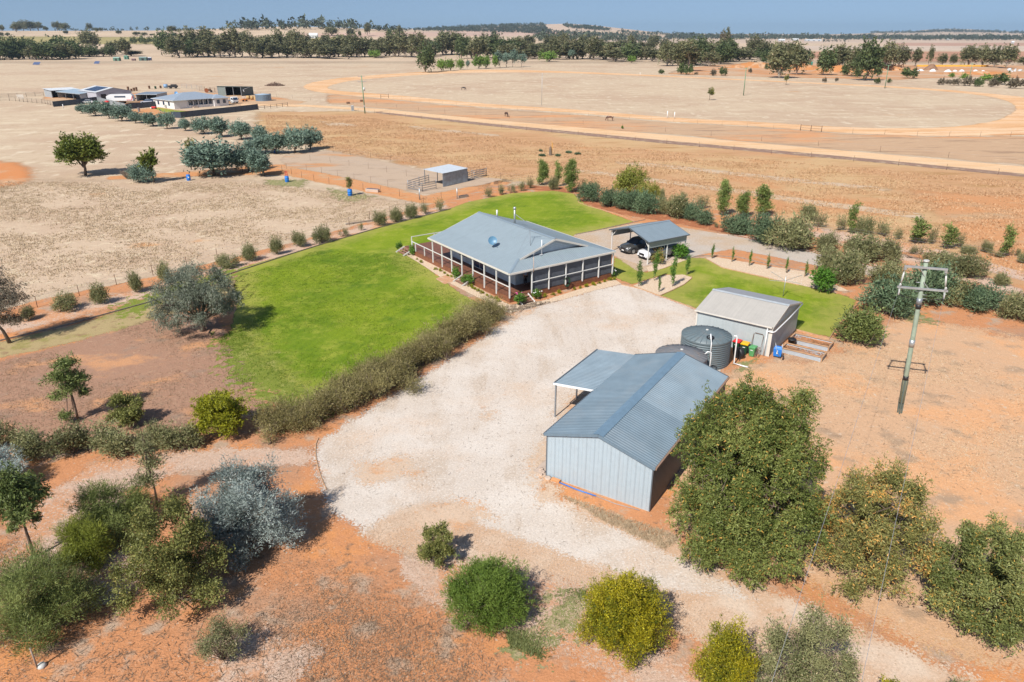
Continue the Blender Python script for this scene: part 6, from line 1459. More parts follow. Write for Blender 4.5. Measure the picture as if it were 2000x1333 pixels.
belt(1186, 1300, 10, (116, 122), (80, 94), (24, 36), ['gum', 'gumgreen', 'gumtall'], 'dark gum of the belt beyond the far straight', 'gums beyond the far straight')
belt(1300, 1420, 10, (120, 132), (78, 94), (26, 40), ['gum', 'gumgreen', 'gumtall'], 'gum from the very broad one on, above the orange bank', 'gums above the orange bank')
belt(1400, 1500, 10, (112, 122), (74, 92), (24, 36), ['gum', 'gumgreen'], 'gum behind the orange bank, counted from the bare topped one', 'gums behind the orange bank')
belt(1490, 1580, 11, (116, 124), (82, 96), (20, 32), ['gum', 'gumgreen'], 'gum behind the spreading pink forked tree', 'gums behind the spreading tree')
belt(380, 1310, 17, (95, 101), (66, 80), (16, 26), ['gum', 'gumtall'], 'small gum of the second line behind the main belt', 'gums of the second line')
for kind, u, vb, vt, w, lab in [
 ('gum', 1340, 140, 78, 58, 'very broad dark gum beside the two round bushes at the bank'), ('gumtall', 1412, 118, 54, 22, 'tall half dead gum standing above all others in the belt'), ('deadgum', 1410, 120, 53, 26, 'bare topped dead gum rising behind the belt'),
 ('gum', 1523, 153, 83, 56, 'spreading gum with pink forked trunk and dark shade under it'), ('gum', 1556, 146, 86, 44, 'gum leaning against the spreading one'), ('gumgreen', 1607, 147, 90, 40, 'dark gum beside the green tank on the bank'), ('gum', 1640, 138, 84, 44, 'gum on the orange bank behind the green pole'),
 ('gumgreen', 1690, 158, 78, 52, 'tallest green gum of the group behind the second green pole'), ('gum', 1672, 150, 86, 40, 'gum close beside the tallest green one'), ('gum', 1725, 138, 82, 44, 'grey gum between the green pole and the round dark bush'), ('gum', 1755, 132, 88, 34, 'open gum with bare limbs above the brown field'),
 ('gumtall', 1787, 130, 92, 20, 'slim gum with one tuft above the fill heaps'), ('gumtall', 1812, 129, 90, 14, 'narrow upright gum above the fill heaps'), ('gumtall', 1840, 129, 104, 22, 'gum beside the brown dirt heap'), ('gumtall', 1860, 129, 105, 14, 'thin gum after the brown dirt heap'),
 ('gum', 1890, 130, 86, 34, 'first tall gum of the group beyond the white domes'), ('gum', 1918, 131, 88, 30, 'second tall gum of the group beyond the white domes'), ('gum', 1942, 132, 88, 32, 'third tall gum of the group beyond the white domes'), ('gumtall', 1966, 134, 86, 28, 'fourth tall gum of the group beyond the white domes'), ('gum', 1998, 128, 110, 20, 'gum cut by the picture edge beyond the white rubble'),
 ('gumgreen', 831, 142, 86, 36, 'tall separate green tree just beyond the far side of the track'), ('gumgreen', 118, 116, 70, 60, 'very wide dark tree throwing a long shadow on the paddock'), ('gum', 178, 100, 56, 36, 'big old gum rising behind the dark belt'),
 ('cypress', 318, 111, 66, 24, 'dark conical tree alone beside the farm sheds'), ('cypress', 330, 105, 62, 26, 'larger dark conical tree behind the first one'), ('gumgreen', 370, 111, 78, 24, 'rounded dark tree at the open end of the belt'), ('bluegum', 1118, 117, 96, 16, 'blue green upright tree in the belt above the light pole'),
 ('bluegum', 1648, 135, 104, 28, 'blue grey leafed tree on the orange bank')]:
    T(kind, u, vb, vt, w, lab, None)
for u, vb, vt, w, lab in [(733, 114, 97, 26, 'bright green willow in a gap of the belt'), (1072, 121, 99, 36, 'round bright green willow beyond the far paddock'), (1233, 124, 108, 18, 'small bright green tree at the foot of the white trunked gum'), (863, 139, 114, 24, 'first bright willow next to the tall separate tree'), (880, 139, 115, 22, 'second bright willow in the row'),
 (900, 137, 114, 18, 'third willow in the row, darker'), (935, 135, 107, 26, 'broad willow with a dark trunk in the row'), (950, 134, 108, 18, 'willow tucked beside the broad one'), (967, 133, 106, 18, 'yellowish willow in the middle of the row')]:
    tree('willow', u, vb, vt, w, lab, 'willows beyond the far side of the track')
for u, vb, vt, w, lab in [(977, 133, 100, 24, 'first blue grey tree at the end of the willow row'), (990, 132, 102, 22, 'second blue grey tree at the end of the willow row'), (1001, 132, 97, 24, 'third blue grey tree at the end of the willow row'), (1018, 131, 104, 20, 'last tree of the willow row with bare stems'), (912, 137, 117, 12, 'thin brownish tree in the willow row')]:
    tree('bluegum', u, vb, vt, w, lab, 'blue grey trees ending the willow row')
for i_, u in enumerate((258, 266, 273, 280, 287, 294, 301, 308)): tree('cypress', u, 86 + (u % 3), 71 + (u % 4), 9, nth(i_) + ' dark conical tree of the planted line behind the green huts', 'planted line of dark conical trees')
FB = 'bushes below the spoil bank'
for u, vb, vt, w, kd, lab in [(1293, 145, 136, 12, 'farbush', 'dark oval bush alone on the pale grass by the far straight'), (1329, 146, 124, 17, 'farbush', 'first of the two tall bushes below the broad gum'), (1345, 147, 125, 16, 'farbush', 'second of the two tall bushes below the broad gum'), (1360, 147, 141, 7, 'farbrown', 'small brown bush after the two tall ones'),
 (1395, 149, 136, 14, 'farbrown', 'brown round bush beside a greener one below the bank'), (1411, 149, 131, 15, 'farbush', 'greener round bush below the bank'), (1466, 143, 134, 8, 'farbrown', 'brown tuft halfway up the bank'), (1472, 131, 119, 16, 'farbrown', 'purple brown bush on top of the bank'), (1492, 123, 113, 13, 'farbush', 'round green bush on top of the bank'),
 (1498, 136, 127, 9, 'farbush', 'small green bush under the top of the bank'), (1610, 162, 152, 8, 'farbrown', 'small brown bush beside the far track, before the dark gum'), (1632, 160, 152, 7, 'farbrown', 'tiny brown bush beside the far track'), (1652, 148, 124, 20, 'farbush', 'green bush under the blue grey tree'), (1675, 152, 132, 14, 'farbush', 'green bush at the foot of the tallest green gum'),
 (1714, 150, 130, 14, 'farbush', 'dark bush beside the tallest green gum'), (1713, 164, 153, 13, 'farbush', 'bush at the foot of the second green pole'), (1735, 163, 154, 9, 'farbush', 'bush just past the second green pole'), (1774, 154, 132, 29, 'farbush', 'large round dark bush alone on the pale bank'), (1841, 167, 154, 20, 'farbrown', 'first brown bush of the row inside the bend'),
 (1865, 168, 154, 19, 'farbrown', 'second brown bush of the row inside the bend'), (1893, 169, 151, 26, 'farbrown', 'third and wider bush of the row inside the bend'), (1912, 170, 154, 18, 'farbush', 'green bush in the row inside the bend'), (1937, 171, 155, 19, 'farbrown', 'brown bush after the green one inside the bend'), (1955, 166, 144, 32, 'farbush', 'wide dark green bush inside the bend'),
 (1984, 174, 153, 28, 'farbrown', 'brown bush at the end of the row inside the bend'), (1860, 152, 143, 12, 'farbush', 'light green low bush by the white domes'), (1882, 156, 144, 14, 'farbush', 'light green bush above the brown row'), (1922, 158, 146, 28, 'farbush', 'pale green low thicket above the brown row')]:
    bush(kd, u, vb, vt, w, lab, FB, mat=LM['brightgreen'] if 'light green' in lab or 'pale green' in lab else None)
SK = 'trees on the far skyline rise'
for i_, (u, vb, vt, w, kd) in enumerate([(4, 62, 48, 12, 'gum'), (32, 63, 44, 22, 'gum'), (46, 60, 40, 20, 'gum'), (60, 61, 41, 24, 'gum'), (75, 60, 42, 20, 'gum'), (91, 60, 51, 10, 'gum'), (113, 60, 42, 18, 'gum'), (127, 60, 44, 18, 'gum'), (176, 60, 45, 10, 'gumtall'), (189, 63, 54, 10, 'gum'), (197, 62, 54, 8, 'gum'), (337, 66, 50, 18, 'gum'), (232, 67, 59, 12, 'gum'), (268, 70, 62, 16, 'gum'), (282, 71, 63, 12, 'gum'),
 (15, 71, 64, 10, 'gum'), (3, 71, 63, 10, 'gum'), (318, 72, 63, 14, 'gum'), (339, 73, 64, 13, 'gumgreen'), (295, 70, 66, 8, 'gum'), (131, 67, 60, 12, 'gum'), (762, 76, 57, 14, 'gumgreen'), (782, 72, 50, 14, 'gum'), (965, 71, 60, 10, 'gum'), (854, 61, 58, 4, 'gum'), (718, 70, 44, 12, 'gum'), (683, 72, 54, 16, 'gum'), (702, 73, 60, 8, 'gum'), (648, 70, 52, 26, 'gum')]):
    T(kd, u, vb, vt, w, nth(i_) + ' lone gum on the pale skyline rise, listed outward from the picture edge', SK)
# woods of the far hills, each one mass
def wood(name, poly, n, hgt, label, mat, seed, tri=24, size=.30, edge=0.0):
    rg = np.random.default_rng(seed)
    pts = []
    P = np.array(poly, float); lo, hi = P.min(0), P.max(0)
    while len(pts) < n:
        q = rg.uniform(lo, hi, (n, 2)); q = q[seg_sd(q, P) > 0]
        pts += [tuple(x) for x in q]
    pts = pts[:n]
    cs = np.array([list(GT(*q)) for q in pts])
    h = hgt * np.clip(rg.normal(.85, .3, n), .35, 1.6)
    N = n * tri
    c = np.repeat(cs, tri, 0); hh = np.repeat(h, tri)
    d = unit(rg.normal(size=(N, 3))); 
    c = c + d * np.stack([hh * .42, hh * .42, hh * .40], 1) * rg.random((N, 1)) ** .4; c[:, 2] += hh * .58
    a = unit(rg.normal(size=(N, 3))) * (hh * size)[:, None]; b = unit(np.cross(a, rg.normal(size=(N, 3)))) * (hh * size * .8)[:, None]
    V = np.stack([c - b / 2, c + b / 2, c + a], 1)
    o = link(bpy.data.objects.new(name, tri_mesh(name, V, mat, rg.random(N) * .9))); tag(o, label, None, None, 'stuff')
wm = LM['farwood']
wood('woodland', [(440, 62), (470, 57), (560, 55), (640, 55), (735, 59), (735, 62), (600, 59), (480, 61)], 120, 20, 'wood of grey gums along the near rise', wm, 1)
wood('woodland', [(730, 61), (900, 58), (960, 60), (900, 62), (740, 63)], 170, 13, 'thin dark wood along the skyline', wm, 2)
wood('woodland', [(800, 60), (880, 55), (960, 50), (1062, 48), (1070, 60), (1062, 68), (1010, 65), (900, 63)], 2200, 11, 'dark wooded slope of the hill', wm, 3)
wood('woodland', [(1098, 50), (1150, 53), (1195, 60), (1180, 61), (1110, 56)], 420, 12, 'second wooded slope of the hill', wm, 4)
wood('woodland', [(1060, 60), (1150, 66), (1240, 70), (1300, 76), (1290, 79), (1180, 74), (1060, 68)], 420, 13, 'open wood on the foot of the hill', wm, 5)
wood('woodland', [(1040, 76), (1300, 78), (1300, 84), (1040, 83)], 240, 16, 'line of gums in the fields behind the belt', wm, 6)
wood('woodland', [(1200, 62), (1300, 68), (1420, 71), (1400, 73), (1230, 69)], 170, 13, 'scattered wood along the low skyline', wm, 7)
wood('woodland', [(1300, 73), (1600, 74), (1800, 75), (2100, 76), (2100, 81), (1800, 80), (1600, 79), (1300, 79)], 2000, 19, 'long dark line of trees across the plain', wm, 8, tri=16)
wood('woodland', [(1700, 64.5), (1780, 64), (1850, 60), (1930, 62), (2060, 68), (2060, 69), (1930, 65), (1840, 64), (1780, 66), (1700, 66)], 700, 20, 'blue wood on the far low hill', wm, 9)
wood('woodland', [(1600, 82), (1660, 82), (1660, 83), (1600, 83)], 16, 10, 'few trees before the long dark line', wm, 10)
wood('woodland', [(100, 61), (440, 60.5), (440, 61), (100, 61.6)], 70, 8, 'tiny trees along the skyline', wm, 11)

# ------------------------------------------------------------ fences
_post = {}
def fence(name, pts, step, label, h=1.15, mat=None, r=.03, wires=3, group=None, wmat=None, world=False, wr=.006, zs=None):
    mat = mat or m_rust
    P = [Vector((*(p if world else G(*p))[:2], 0)) for p in pts]
    D = empty(name, P[0], 0, label, 'fence', group)
    key = (h, r, mat.name)
    if key not in _post:
        m = MB().tube([(0, 0, -.05), (0, 0, h)], r, 6).mesh('post'); m.materials.append(mat); _post[key] = m
    S_ = [0]
    for a, b in zip(P, P[1:]): S_.append(S_[-1] + (b - a).length)
    n = max(1, round(S_[-1] / step))
    Q = []
    for i in range(n + 1):
        s = S_[-1] * i / n; k = min(len(P) - 2, max(0, next((j for j in range(len(S_) - 1) if s <= S_[j + 1] + 1e-6), len(P) - 2)))
        Q.append(P[k].lerp(P[k + 1], (s - S_[k]) / max(1e-6, S_[k + 1] - S_[k])))
    for q in Q:
        o = link(bpy.data.objects.new('post', _post[key]), D); o.location = q - P[0]; o.rotation_euler = (random.uniform(-.03, .03), random.uniform(-.03, .03), 0)
    for k in range(wires):
        z = h * (zs[k] if zs else (.95 - .28 * k)); MB().tube([q - P[0] + Vector((0, 0, z)) for q in Q], wr, 4, caps=False).build('wire', wmat or m_cable, D)
    return D
fence('wire_fence', [(-120, 650), (0, 618), (119, 590), (204, 563), (288, 541), (362, 522), (426, 504), (549, 476), (604, 461), (660, 447), (712, 432), (762, 419), (807, 404), (862, 391)], 4.0, 'wire fence with rusty posts along the orange bank beside the lawn', zs=(.95, .65, .35))
fence('wire_fence', [(551, 335), (597, 350), (631, 358), (666, 363), (702, 370), (740, 377), (779, 384), (819, 391)], 4.6, 'wire fence along the orange soil track')
fence('wire_fence', [(651, 298), (680, 303), (710, 307), (744, 311), (776, 317), (807, 321), (838, 327), (880, 333), (987, 352), (1100, 362)], 6.0, 'wire fence between the bare yard and the golden field')
fence('electric_fence', [(560, 330), (592, 332), (649, 343), (707, 354), (767, 367), (795, 372)], 5.0, 'thin electric fence on the near side of the bare yard', r=.02, wires=2)
fence('electric_fence', [(606, 314), (634, 317), (662, 321), (719, 330), (776, 341), (805, 346), (832, 352)], 6.0, 'thin electric fence through the middle of the bare yard', r=.02, wires=2)
fence('wire_fence', [(893, 389), (928, 381), (964, 374), (1000, 369), (1060, 364), (1130, 372), (1300, 396), (1450, 425), (1600, 452), (1720, 475), (1908, 500), (2060, 545)], 9.0, 'wire fence behind the roadside shrubs', h=1.2)
fence('wire_fence', [(700, 219), (740, 223), (835, 235), (950, 248), (1060, 258), (1300, 281), (1450, 296), (1650, 314), (2000, 347), (2300, 377)], 8.5, 'long wire fence on the near side of the straight road', h=1.2, wires=2)
fence('wire_fence', [(735, 206), (840, 219), (950, 228), (1125, 242), (1300, 258), (1475, 275), (1650, 290), (2000, 322)], 14.0, 'sparse fence on the far side of the straight road', h=1.2, wires=1)
fence('wire_fence', [(768, 193), (840, 203), (950, 212), (1125, 226), (1300, 238), (1475, 249), (1563, 255)], 7.5, 'low post fence along the near edge of the race track', h=1.3, wires=1, mat=plain('pale_track_post', (.42, .28, .18), .8))
fence('wire_fence', [(1604, 258), (1700, 263), (1825, 267), (1960, 268), (2080, 266)], 7.5, 'post fence along the track after the rail gate', h=1.3, wires=1)
fence('wire_fence', [(510, 186), (600, 196), (690, 204)], 14, 'wire fence by the neighbour gate road', h=1.2, wires=1)
m_rangepost = plain('brown_rail_post', (.17, .10, .07), .85)
D = fence('rail_fence', [(505, 215), (530, 212), (548, 210), (562, 208)], 3.0, 'brown post and rail fence leaving the navy fence', h=1.35, mat=m_rangepost, r=.08, wires=2, wmat=m_rangepost, wr=.05, zs=(.9, .5))
for i, (u0, v0, u1, v1, lab) in enumerate(((744, 193, 759, 192, 'rusty rail gate beside the near straight of the track'), (1563, 255, 1604, 258, 'rusty double rail gate on the track edge near the bend'))):
    a, b = G(u0, v0), G(u1, v1); D = empty('rail_gate', a, 0, lab, 'gate'); d = b - a
    for t in ((0, 1) if i == 0 else (0, .5, 1)): MB().tube([d * t, d * t + Vector((0, 0, 1.6))], .09, 8).build('gate_post', m_rust, D)
    for z in (1.4, .75): MB().beam(Vector((0, 0, z)), d + Vector((0, 0, z)), .06).build('rail', m_rust, D)
for u, v, lab in ((820, 390, 'pale steel gate post at the corner of the soil track'), (893, 389, 'pale steel gate post beside the dark trough')):
    g = G(u, v); D = empty('gate_post', g, 0, lab, 'post'); MB().tube([(0, 0, -.1), (0, 0, 1.75)], .085, 10).build('tube', m_steel, D); MB().lathe([(.095, 1.74), (.095, 1.78), (.001, 1.80)], 10).build('cap', m_steel, D)
a, b = G(820, 390), G(893, 389); D = empty('wire_gate', a, 0, 'wire gate strung between the two pale steel posts', 'gate')
for z in (1.25, .8, .4): MB().tube([(0, 0, z), (b - a) * .5 + Vector((0, 0, z - .12)), (b - a) + Vector((0, 0, z))], .008, 4).build('wire', m_cable, D)

# ------------------------------------------------------------ stable shelter and yard rails
p0, p1, p2 = G(867, 378), G(914, 366), G(838, 362)
p0 = G(866, 365.5); ang = math.atan2((G(914, 355) - G(867, 366)).y, (G(914, 355) - G(867, 366)).x)
b0 = Vector((-11.9, 122.9, 0)); ang = math.radians(53)
ST = empty('horse_shelter', b0, ang, 'small open steel horse shelter with a flat pale roof beside the bare yard', 'shelter')
Ls, Ds = 6.6, 4.4
m = MB(); n = 30; rows = [[], []]
for i in range(n * 2 + 1):
    x = Ls * i / (2 * n); rows[0].append((x, -.05 * (i % 2), .05)); rows[1].append((x, -.05 * (i % 2), 2.35))
m.grid(rows, smooth=False); m.build('wall', plain('zinc_wall', (.30, .36, .42), .35, .35, var=.3, scale=1.5), ST)
m = MB(); m.poly([(Ls, 0, .05), (Ls, Ds * .5, .05), (Ls, Ds * .5, 2.45), (Ls, 0, 2.35)]); m.build('wall', plain('zinc_side', (.30, .36, .42), .35, .35, var=.3), ST)
MB().ribbed((-.1, -.15, 2.36), (Ls + .1, -.15, 2.36), (Ls + .1, Ds, 2.62), (-.1, Ds, 2.62), .25, .03, nrm=(0, 0, 1)).build('roof', plain('pale_zinc_roof', (.52, .56, .60), .4, .2), ST)
for x in (.05, Ls / 2, Ls - .05): MB().b(x - .05, x + .05, Ds - .2, Ds - .1, 0, 2.6).build('post', m_rail, ST)
def rails(name, pts, label, h=1.5, k=4):
    P = [Vector((*G(*q)[:2], 0)) for q in pts]; D = empty(name, P[0], 0, label, 'rail panel', 'steel rail panels of the horse yard')
    for a, b in zip(P, P[1:]):
        a, b = a - P[0], b - P[0]
        for z in [h * (i + .6) / k for i in range(k)]: MB().beam(a + Vector((0, 0, z)), b + Vector((0, 0, z)), .05, .09).build('rail', m_rail, D)
    for a in P: MB().tube([a - P[0], a - P[0] + Vector((0, 0, h + .1))], .05, 8).build('post', m_rail, D)
rails('yard_rails', [(825, 375), (797, 370), (819, 363), (838, 358)], 'steel rails closing the house side of the shelter yard')
rails('yard_rails', [(825, 375), (852, 369)], 'short steel rail panel before the shelter mouth')
rails('yard_rails', [(914, 353), (922, 349), (950, 344)], 'steel rails at the field end of the shelter yard'); rails('yard_rails', [(926, 352), (950, 344)], 'second run of steel rails at the field end')
D = empty('trough', G(728, 375), math.radians(-20), 'pale concrete trough on the orange soil track', 'trough')
m = MB(); m.b(-1.2, 1.2, -.35, .35, 0, .5); m.build('tub', m_concrete, D, bevel=.03); MB().b(-1.1, 1.1, -.26, .26, .5, .52).build('water_surface', m_glass, D)
D = empty('trough', G(905, 386), math.radians(40), 'dark low feed trough by the wire gate', 'trough'); MB().b(-.9, .9, -.25, .25, 0, .35).build('tub', m_oldtimber, D, bevel=.02); MB().b(-.8, .8, -.18, .18, .35, .36).build('inside', m_black, D)
D = empty('timber_beam', G(715, 434), math.radians(35), 'long dark sleeper lying on the orange bank by the fence', 'beam'); MB().beam((-3, 0, .1), (1.8, 0, .1), .22, .2).build('sleeper', m_oldtimber, D)
# drums
def drum(u, v, label, s=1.0, top=None):
    g = G(u, v); D = empty('plastic_drum', g, random.uniform(0, 3), label, 'drum', 'blue plastic drums in the paddock')
    m = MB(); m.lathe([(.001, 0), (.29, 0), (.31, .06), (.31, .3), (.33, .32), (.31, .34), (.31, .6), (.33, .62), (.31, .64), (.30, .88), (.28, .92), (.001, .9)], 20); m.build('barrel', m_blue, D)
    MB().box((0, -.31, .55), (.2, .02, .18)).build('sticker', m_pvc, D); D.scale = (s, s, s); return D
drum(369, 353, 'blue plastic drum beside the broadest wattle', 1.15)
drum(561, 356, 'pale blue plastic drum with a rusty cage on top', 1.15)
drum(684, 383, 'deep blue plastic drum with a small tree growing out of it', 1.2)
drum(538, 299, 'blue drum in the shade under the clump of wattles', 1.0)
g = G(561, 356); D = empty('rusty_cage', (g.x, g.y, 1.06), 0, 'small rusty frame standing on the pale blue drum', 'frame')
m = MB()
for a in range(4): x, y = (.2 * (1 if a in (0, 1) else -1), .2 * (1 if a in (1, 2) else -1)); m.beam((x, y, 0), (x * .7, y * .7, .8), .04)
for z in (.25, .55, .8): m.tube([(.22 * math.cos(t), .22 * math.sin(t), z) for t in np.linspace(0, 6.28, 12)], .02, 5)
m.build('frame', m_red, D)
g = G(684, 383); plant_at('sprig', (g.x, g.y, 1.08), .75, 2.1, 'potted_tree', 'small olive green tree growing from the deep blue drum', 'tree', mat=LM['olive'])
# broken stump
D = empty('tree_stump', G(1075, 304), 0, 'splintered orange tree stump in the golden field', 'stump')
m = MB(); m.lathe([(.42, -.05), (.33, .3), (.3, 1.3), (.24, 1.8), (.05, 1.9)], 10); m.build('bark', m_bark, D)
m = MB(); m.beam((.22, 0, .1), (.38, 0, 2.6), .18, .12); m.beam((.38, 0, 2.6), (.1, 0, 3.0), .1, .08); m.beam((.3, 0, 2.4), (.62, 0, 1.7), .08, .06); m.build('splinter', plain('fresh_wood', (.62, .32, .07), .7), D)
for i_, (u, v, w) in enumerate(((1060, 306, 14), (1090, 306, 12), (1112, 300, 14), (1128, 303, 12), (1056, 297, 8))): bush('densegreen', u, v, v - 5, w, nth(i_) + ' low grey green weed clump around the splintered stump', 'weed clumps round the stump', name='weed_clump', cat='weed')
# clothesline
D = empty('clothesline', G(1529, 580), 0, 'rotary clothesline with four arms on the second lawn', 'clothesline')
MB().tube([(0, 0, 0), (0, 0, 2.15)], .04, 8).build('pole', m_steel, D)
m = MB(); tips = [Vector((2.1 * math.cos(a), 2.1 * math.sin(a), 2.0)) for a in (.4, 1.97, 3.54, 5.11)]
for t in tips: m.beam((0, 0, 1.7), t, .03)
m.build('arms', m_steel, D); m = MB()
for k in (.45, .7, 1.0):
    for i in range(4): m.beam(Vector((0, 0, 1.95)).lerp(tips[i], k), Vector((0, 0, 1.95)).lerp(tips[(i + 1) % 4], k), .008)
m.build('line', m_pvc, D)
# stake with a white stone at the corner
D = empty('stake', G(74, 1307), 0, 'short grey timber stake at the lower corner of the needle bushes', 'stake'); MB().tube([(0, 0, -.1), (-.02, 0, 1.15)], .035, 7).build('timber', m_oldtimber, D)
m = MB(); m.lathe([(.01, .16), (.14, .14), (.2, .05), (.17, -.02)], 8); tag(m.build('stone', m_insul, loc=G(82, 1302)), 'white stone beside the short grey stake', 'stone')
tag(MB().tube([(.16 * math.cos(t), .16 * math.sin(t), .05) for t in np.linspace(0, 6.28, 14)], .035, 6).build('tree_tie', m_lgreen, loc=G(68, 1089)), 'green ring round the foot of the young broad leaved tree', 'tree tie')

# ------------------------------------------------------------ horses
m_horse = plain('dark_brown_coat', (.055, .025, .016), .6, var=.2); m_horse2 = plain('bay_coat', (.10, .035, .02), .55, var=.2); m_horse3 = plain('black_coat', (.018, .015, .016), .5)
def horse(u, v, heading, mat, label):
    D = empty('horse', G(u, v), heading, label, 'horse')
    # x forward, grazing
    V = [(-.70, 0, 1.28, .26, .30), (-.30, 0, 1.22, .28, .31), (.15, 0, 1.18, .27, .31), (.55, 0, 1.22, .22, .30), (.85, 0, 1.10, .13, .20), (1.15, .0, .70, .10, .15), (1.30, 0, .38, .09, .12), (1.36, .0, .10, .06, .07),
         (-.82, .15, 1.0, .13, .18), (-.72, .16, .72, .08, .09), (-.90, .16, .48, .055, .06), (-.86, .16, .12, .045, .045), (-.80, .16, .04, .06, .07),
         (-.82, -.15, 1.0, .13, .18), (-.60, -.16, .72, .08, .09), (-.76, -.16, .48, .055, .06), (-.70, -.16, .12, .045, .045), (-.64, -.16, .04, .06, .07),
         (.55, .15, .95, .09, .12), (.55, .15, .50, .055, .06), (.55, .15, .12, .04, .04), (.60, .15, .04, .055, .06),
         (.60, -.15, .95, .09, .12), (.72, -.15, .50, .055, .06), (.78, -.15, .12, .04, .04), (.84, -.15, .04, .055, .06)]
    E = [(0, 1), (1, 2), (2, 3), (3, 4), (4, 5), (5, 6), (6, 7), (0, 8), (8, 9), (9, 10), (10, 11), (11, 12), (0, 13), (13, 14), (14, 15), (15, 16), (16, 17), (3, 18), (18, 19), (19, 20), (20, 21), (3, 22), (22, 23), (23, 24), (24, 25)]
    me = bpy.data.meshes.new('body'); me.from_pydata([q[:3] for q in V], E, []); me.materials.append(mat)
    o = link(bpy.data.objects.new('body', me), D); o.modifiers.new('s', 'SKIN')
    for i, q in enumerate(V): s = me.skin_vertices[0].data[i]; s.radius = (q[3], q[4]); s.use_root = i == 0
    b = o.modifiers.new('u', 'SUBSURF'); b.levels = b.render_levels = 1
    MB().tube([(-.95, 0, 1.35), (-1.08, 0, 1.1), (-1.08, 0, .65)], [.05, .07, .02], 7).build('tail', m_horse3, D)
    m = MB(); m.beam((.60, 0, 1.5), (.98, 0, 1.22), .05, .12); m.beam((.98, 0, 1.22), (1.24, 0, .85), .05, .12); m.build('mane', m_horse3, D)
    for s in (-1, 1): MB().lathe([(.035, 0), (.03, .08), (.002, .16)], 6, (1.16, s * .07, .76)).build('ear', mat, D)
    return D
horse(905, 176.5, math.radians(-5), m_horse3, 'black horse grazing alone inside the race track')
horse(989, 228.5, math.radians(-62), m_horse, 'dark horse seen from behind grazing between road and track')
horse(1191, 236.5, math.radians(172), m_horse2, 'bay horse with white hind feet grazing head down by the track')

# ------------------------------------------------------------ far poles
def pole(u, v, vt, label, kind=0):
    g = G(u, v); h = top_height(g.x, g.y, vt); D = empty('power_pole', g, 0, label, 'power pole')
    mt = plain('green_grey_pole', (.16, .27, .16), .7) if kind < 2 else m_steel
    MB().tube([(0, 0, 0), (-.02 * h * (kind < 2), 0, h)], [.19, .14] if kind < 2 else [.09, .06], 10).build('pole', mt, D)
    t = Vector((-.02 * h * (kind < 2), 0, h))
    if kind == 0:
        MB().beam(t + Vector((-1.1, -.3, -.35)), t + Vector((1.1, .3, -.35)), .12, .14).build('crossarm', m_steel, D)
        MB().beam(t + Vector((-1.3, -.3, -1.9)), t + Vector((1.3, .3, -1.9)), .12, .14).build('crossarm', m_steel, D)
        MB().tube([(.35, -.25, h * .60), (.35, -.25, h * .60 + 1.1)], .32, 12).build('transformer', m_insul, D)
        MB().box((0, -.22, h * .2), (.4, .2, .6)).build('switch_box', m_steel, D)
    elif kind == 1:
        MB().beam(t + Vector((-1.2, -.2, -.3)), t + Vector((1.2, .2, -.3)), .14, .16).build('crossarm', mt, D)
        for s in (-1, 1): MB().tube([t + Vector((s * 1.1, s * .18, -.22)), t + Vector((s * 1.1, s * .18, .12))], .08, 8).build('insulator', m_insul, D)
    else:
        MB().box(t + Vector((.05, 0, .05)), (.4, .2, .3)).build('lamp_head', m_insul, D)
    return D
pole(713, 222, 148, 'timber pole with a transformer beside the straight road', 0)
pole(1058, 206, 145, 'thin steel light pole inside the race track', 2)
pole(1452, 187, 132, 'green grey pole inside the race track near the little tree', 1)
pole(1728, 173, 127, 'green pole just inside the far side of the track before the gum group', 1)
pole(1892, 158, 124, 'green pole beyond the track by the white domes', 1)
for u, v, vt, lab in ((1303, 231, 217, 'white marker post at the inner track rail'), (1317, 232, 219, 'thinner white marker post beside the first'), (1250, 148, 142, 'short white post beside the far straight'), (124, 212, 204, 'white pipe post before the navy fence')):
    g = G(u, v); D = tag(MB().tube([(0, 0, 0), (0, 0, top_height(g.x, g.y, vt))], .12, 8).build('marker_post', m_pvc, loc=g), lab, 'post')
for u, v, vt, w, lab in ((680, 203, 199, 6, 'rusty low drum by the far roadside'), (706, 199, 196, 5, 'second rusty low drum by the far roadside')):
    g = G(u, v); m = MB(); m.tube([(-w * mpp(g.y) / 2, 0, .35), (w * mpp(g.y) / 2, 0, .35)], .38, 12); tag(m.build('rusty_drum', m_rust, loc=g), lab, 'drum')
g = G(689, 217); D = empty('power_box', g, 0, 'grey cabinet beside the roadside pole', 'cabinet'); MB().box((0, 0, .9), (.9, .6, 1.8)).build('cabinet', m_steel, D, bevel=.03); MB().box((0, -.31, .9), (.6, .02, 1.2)).build('door', m_rail, D)
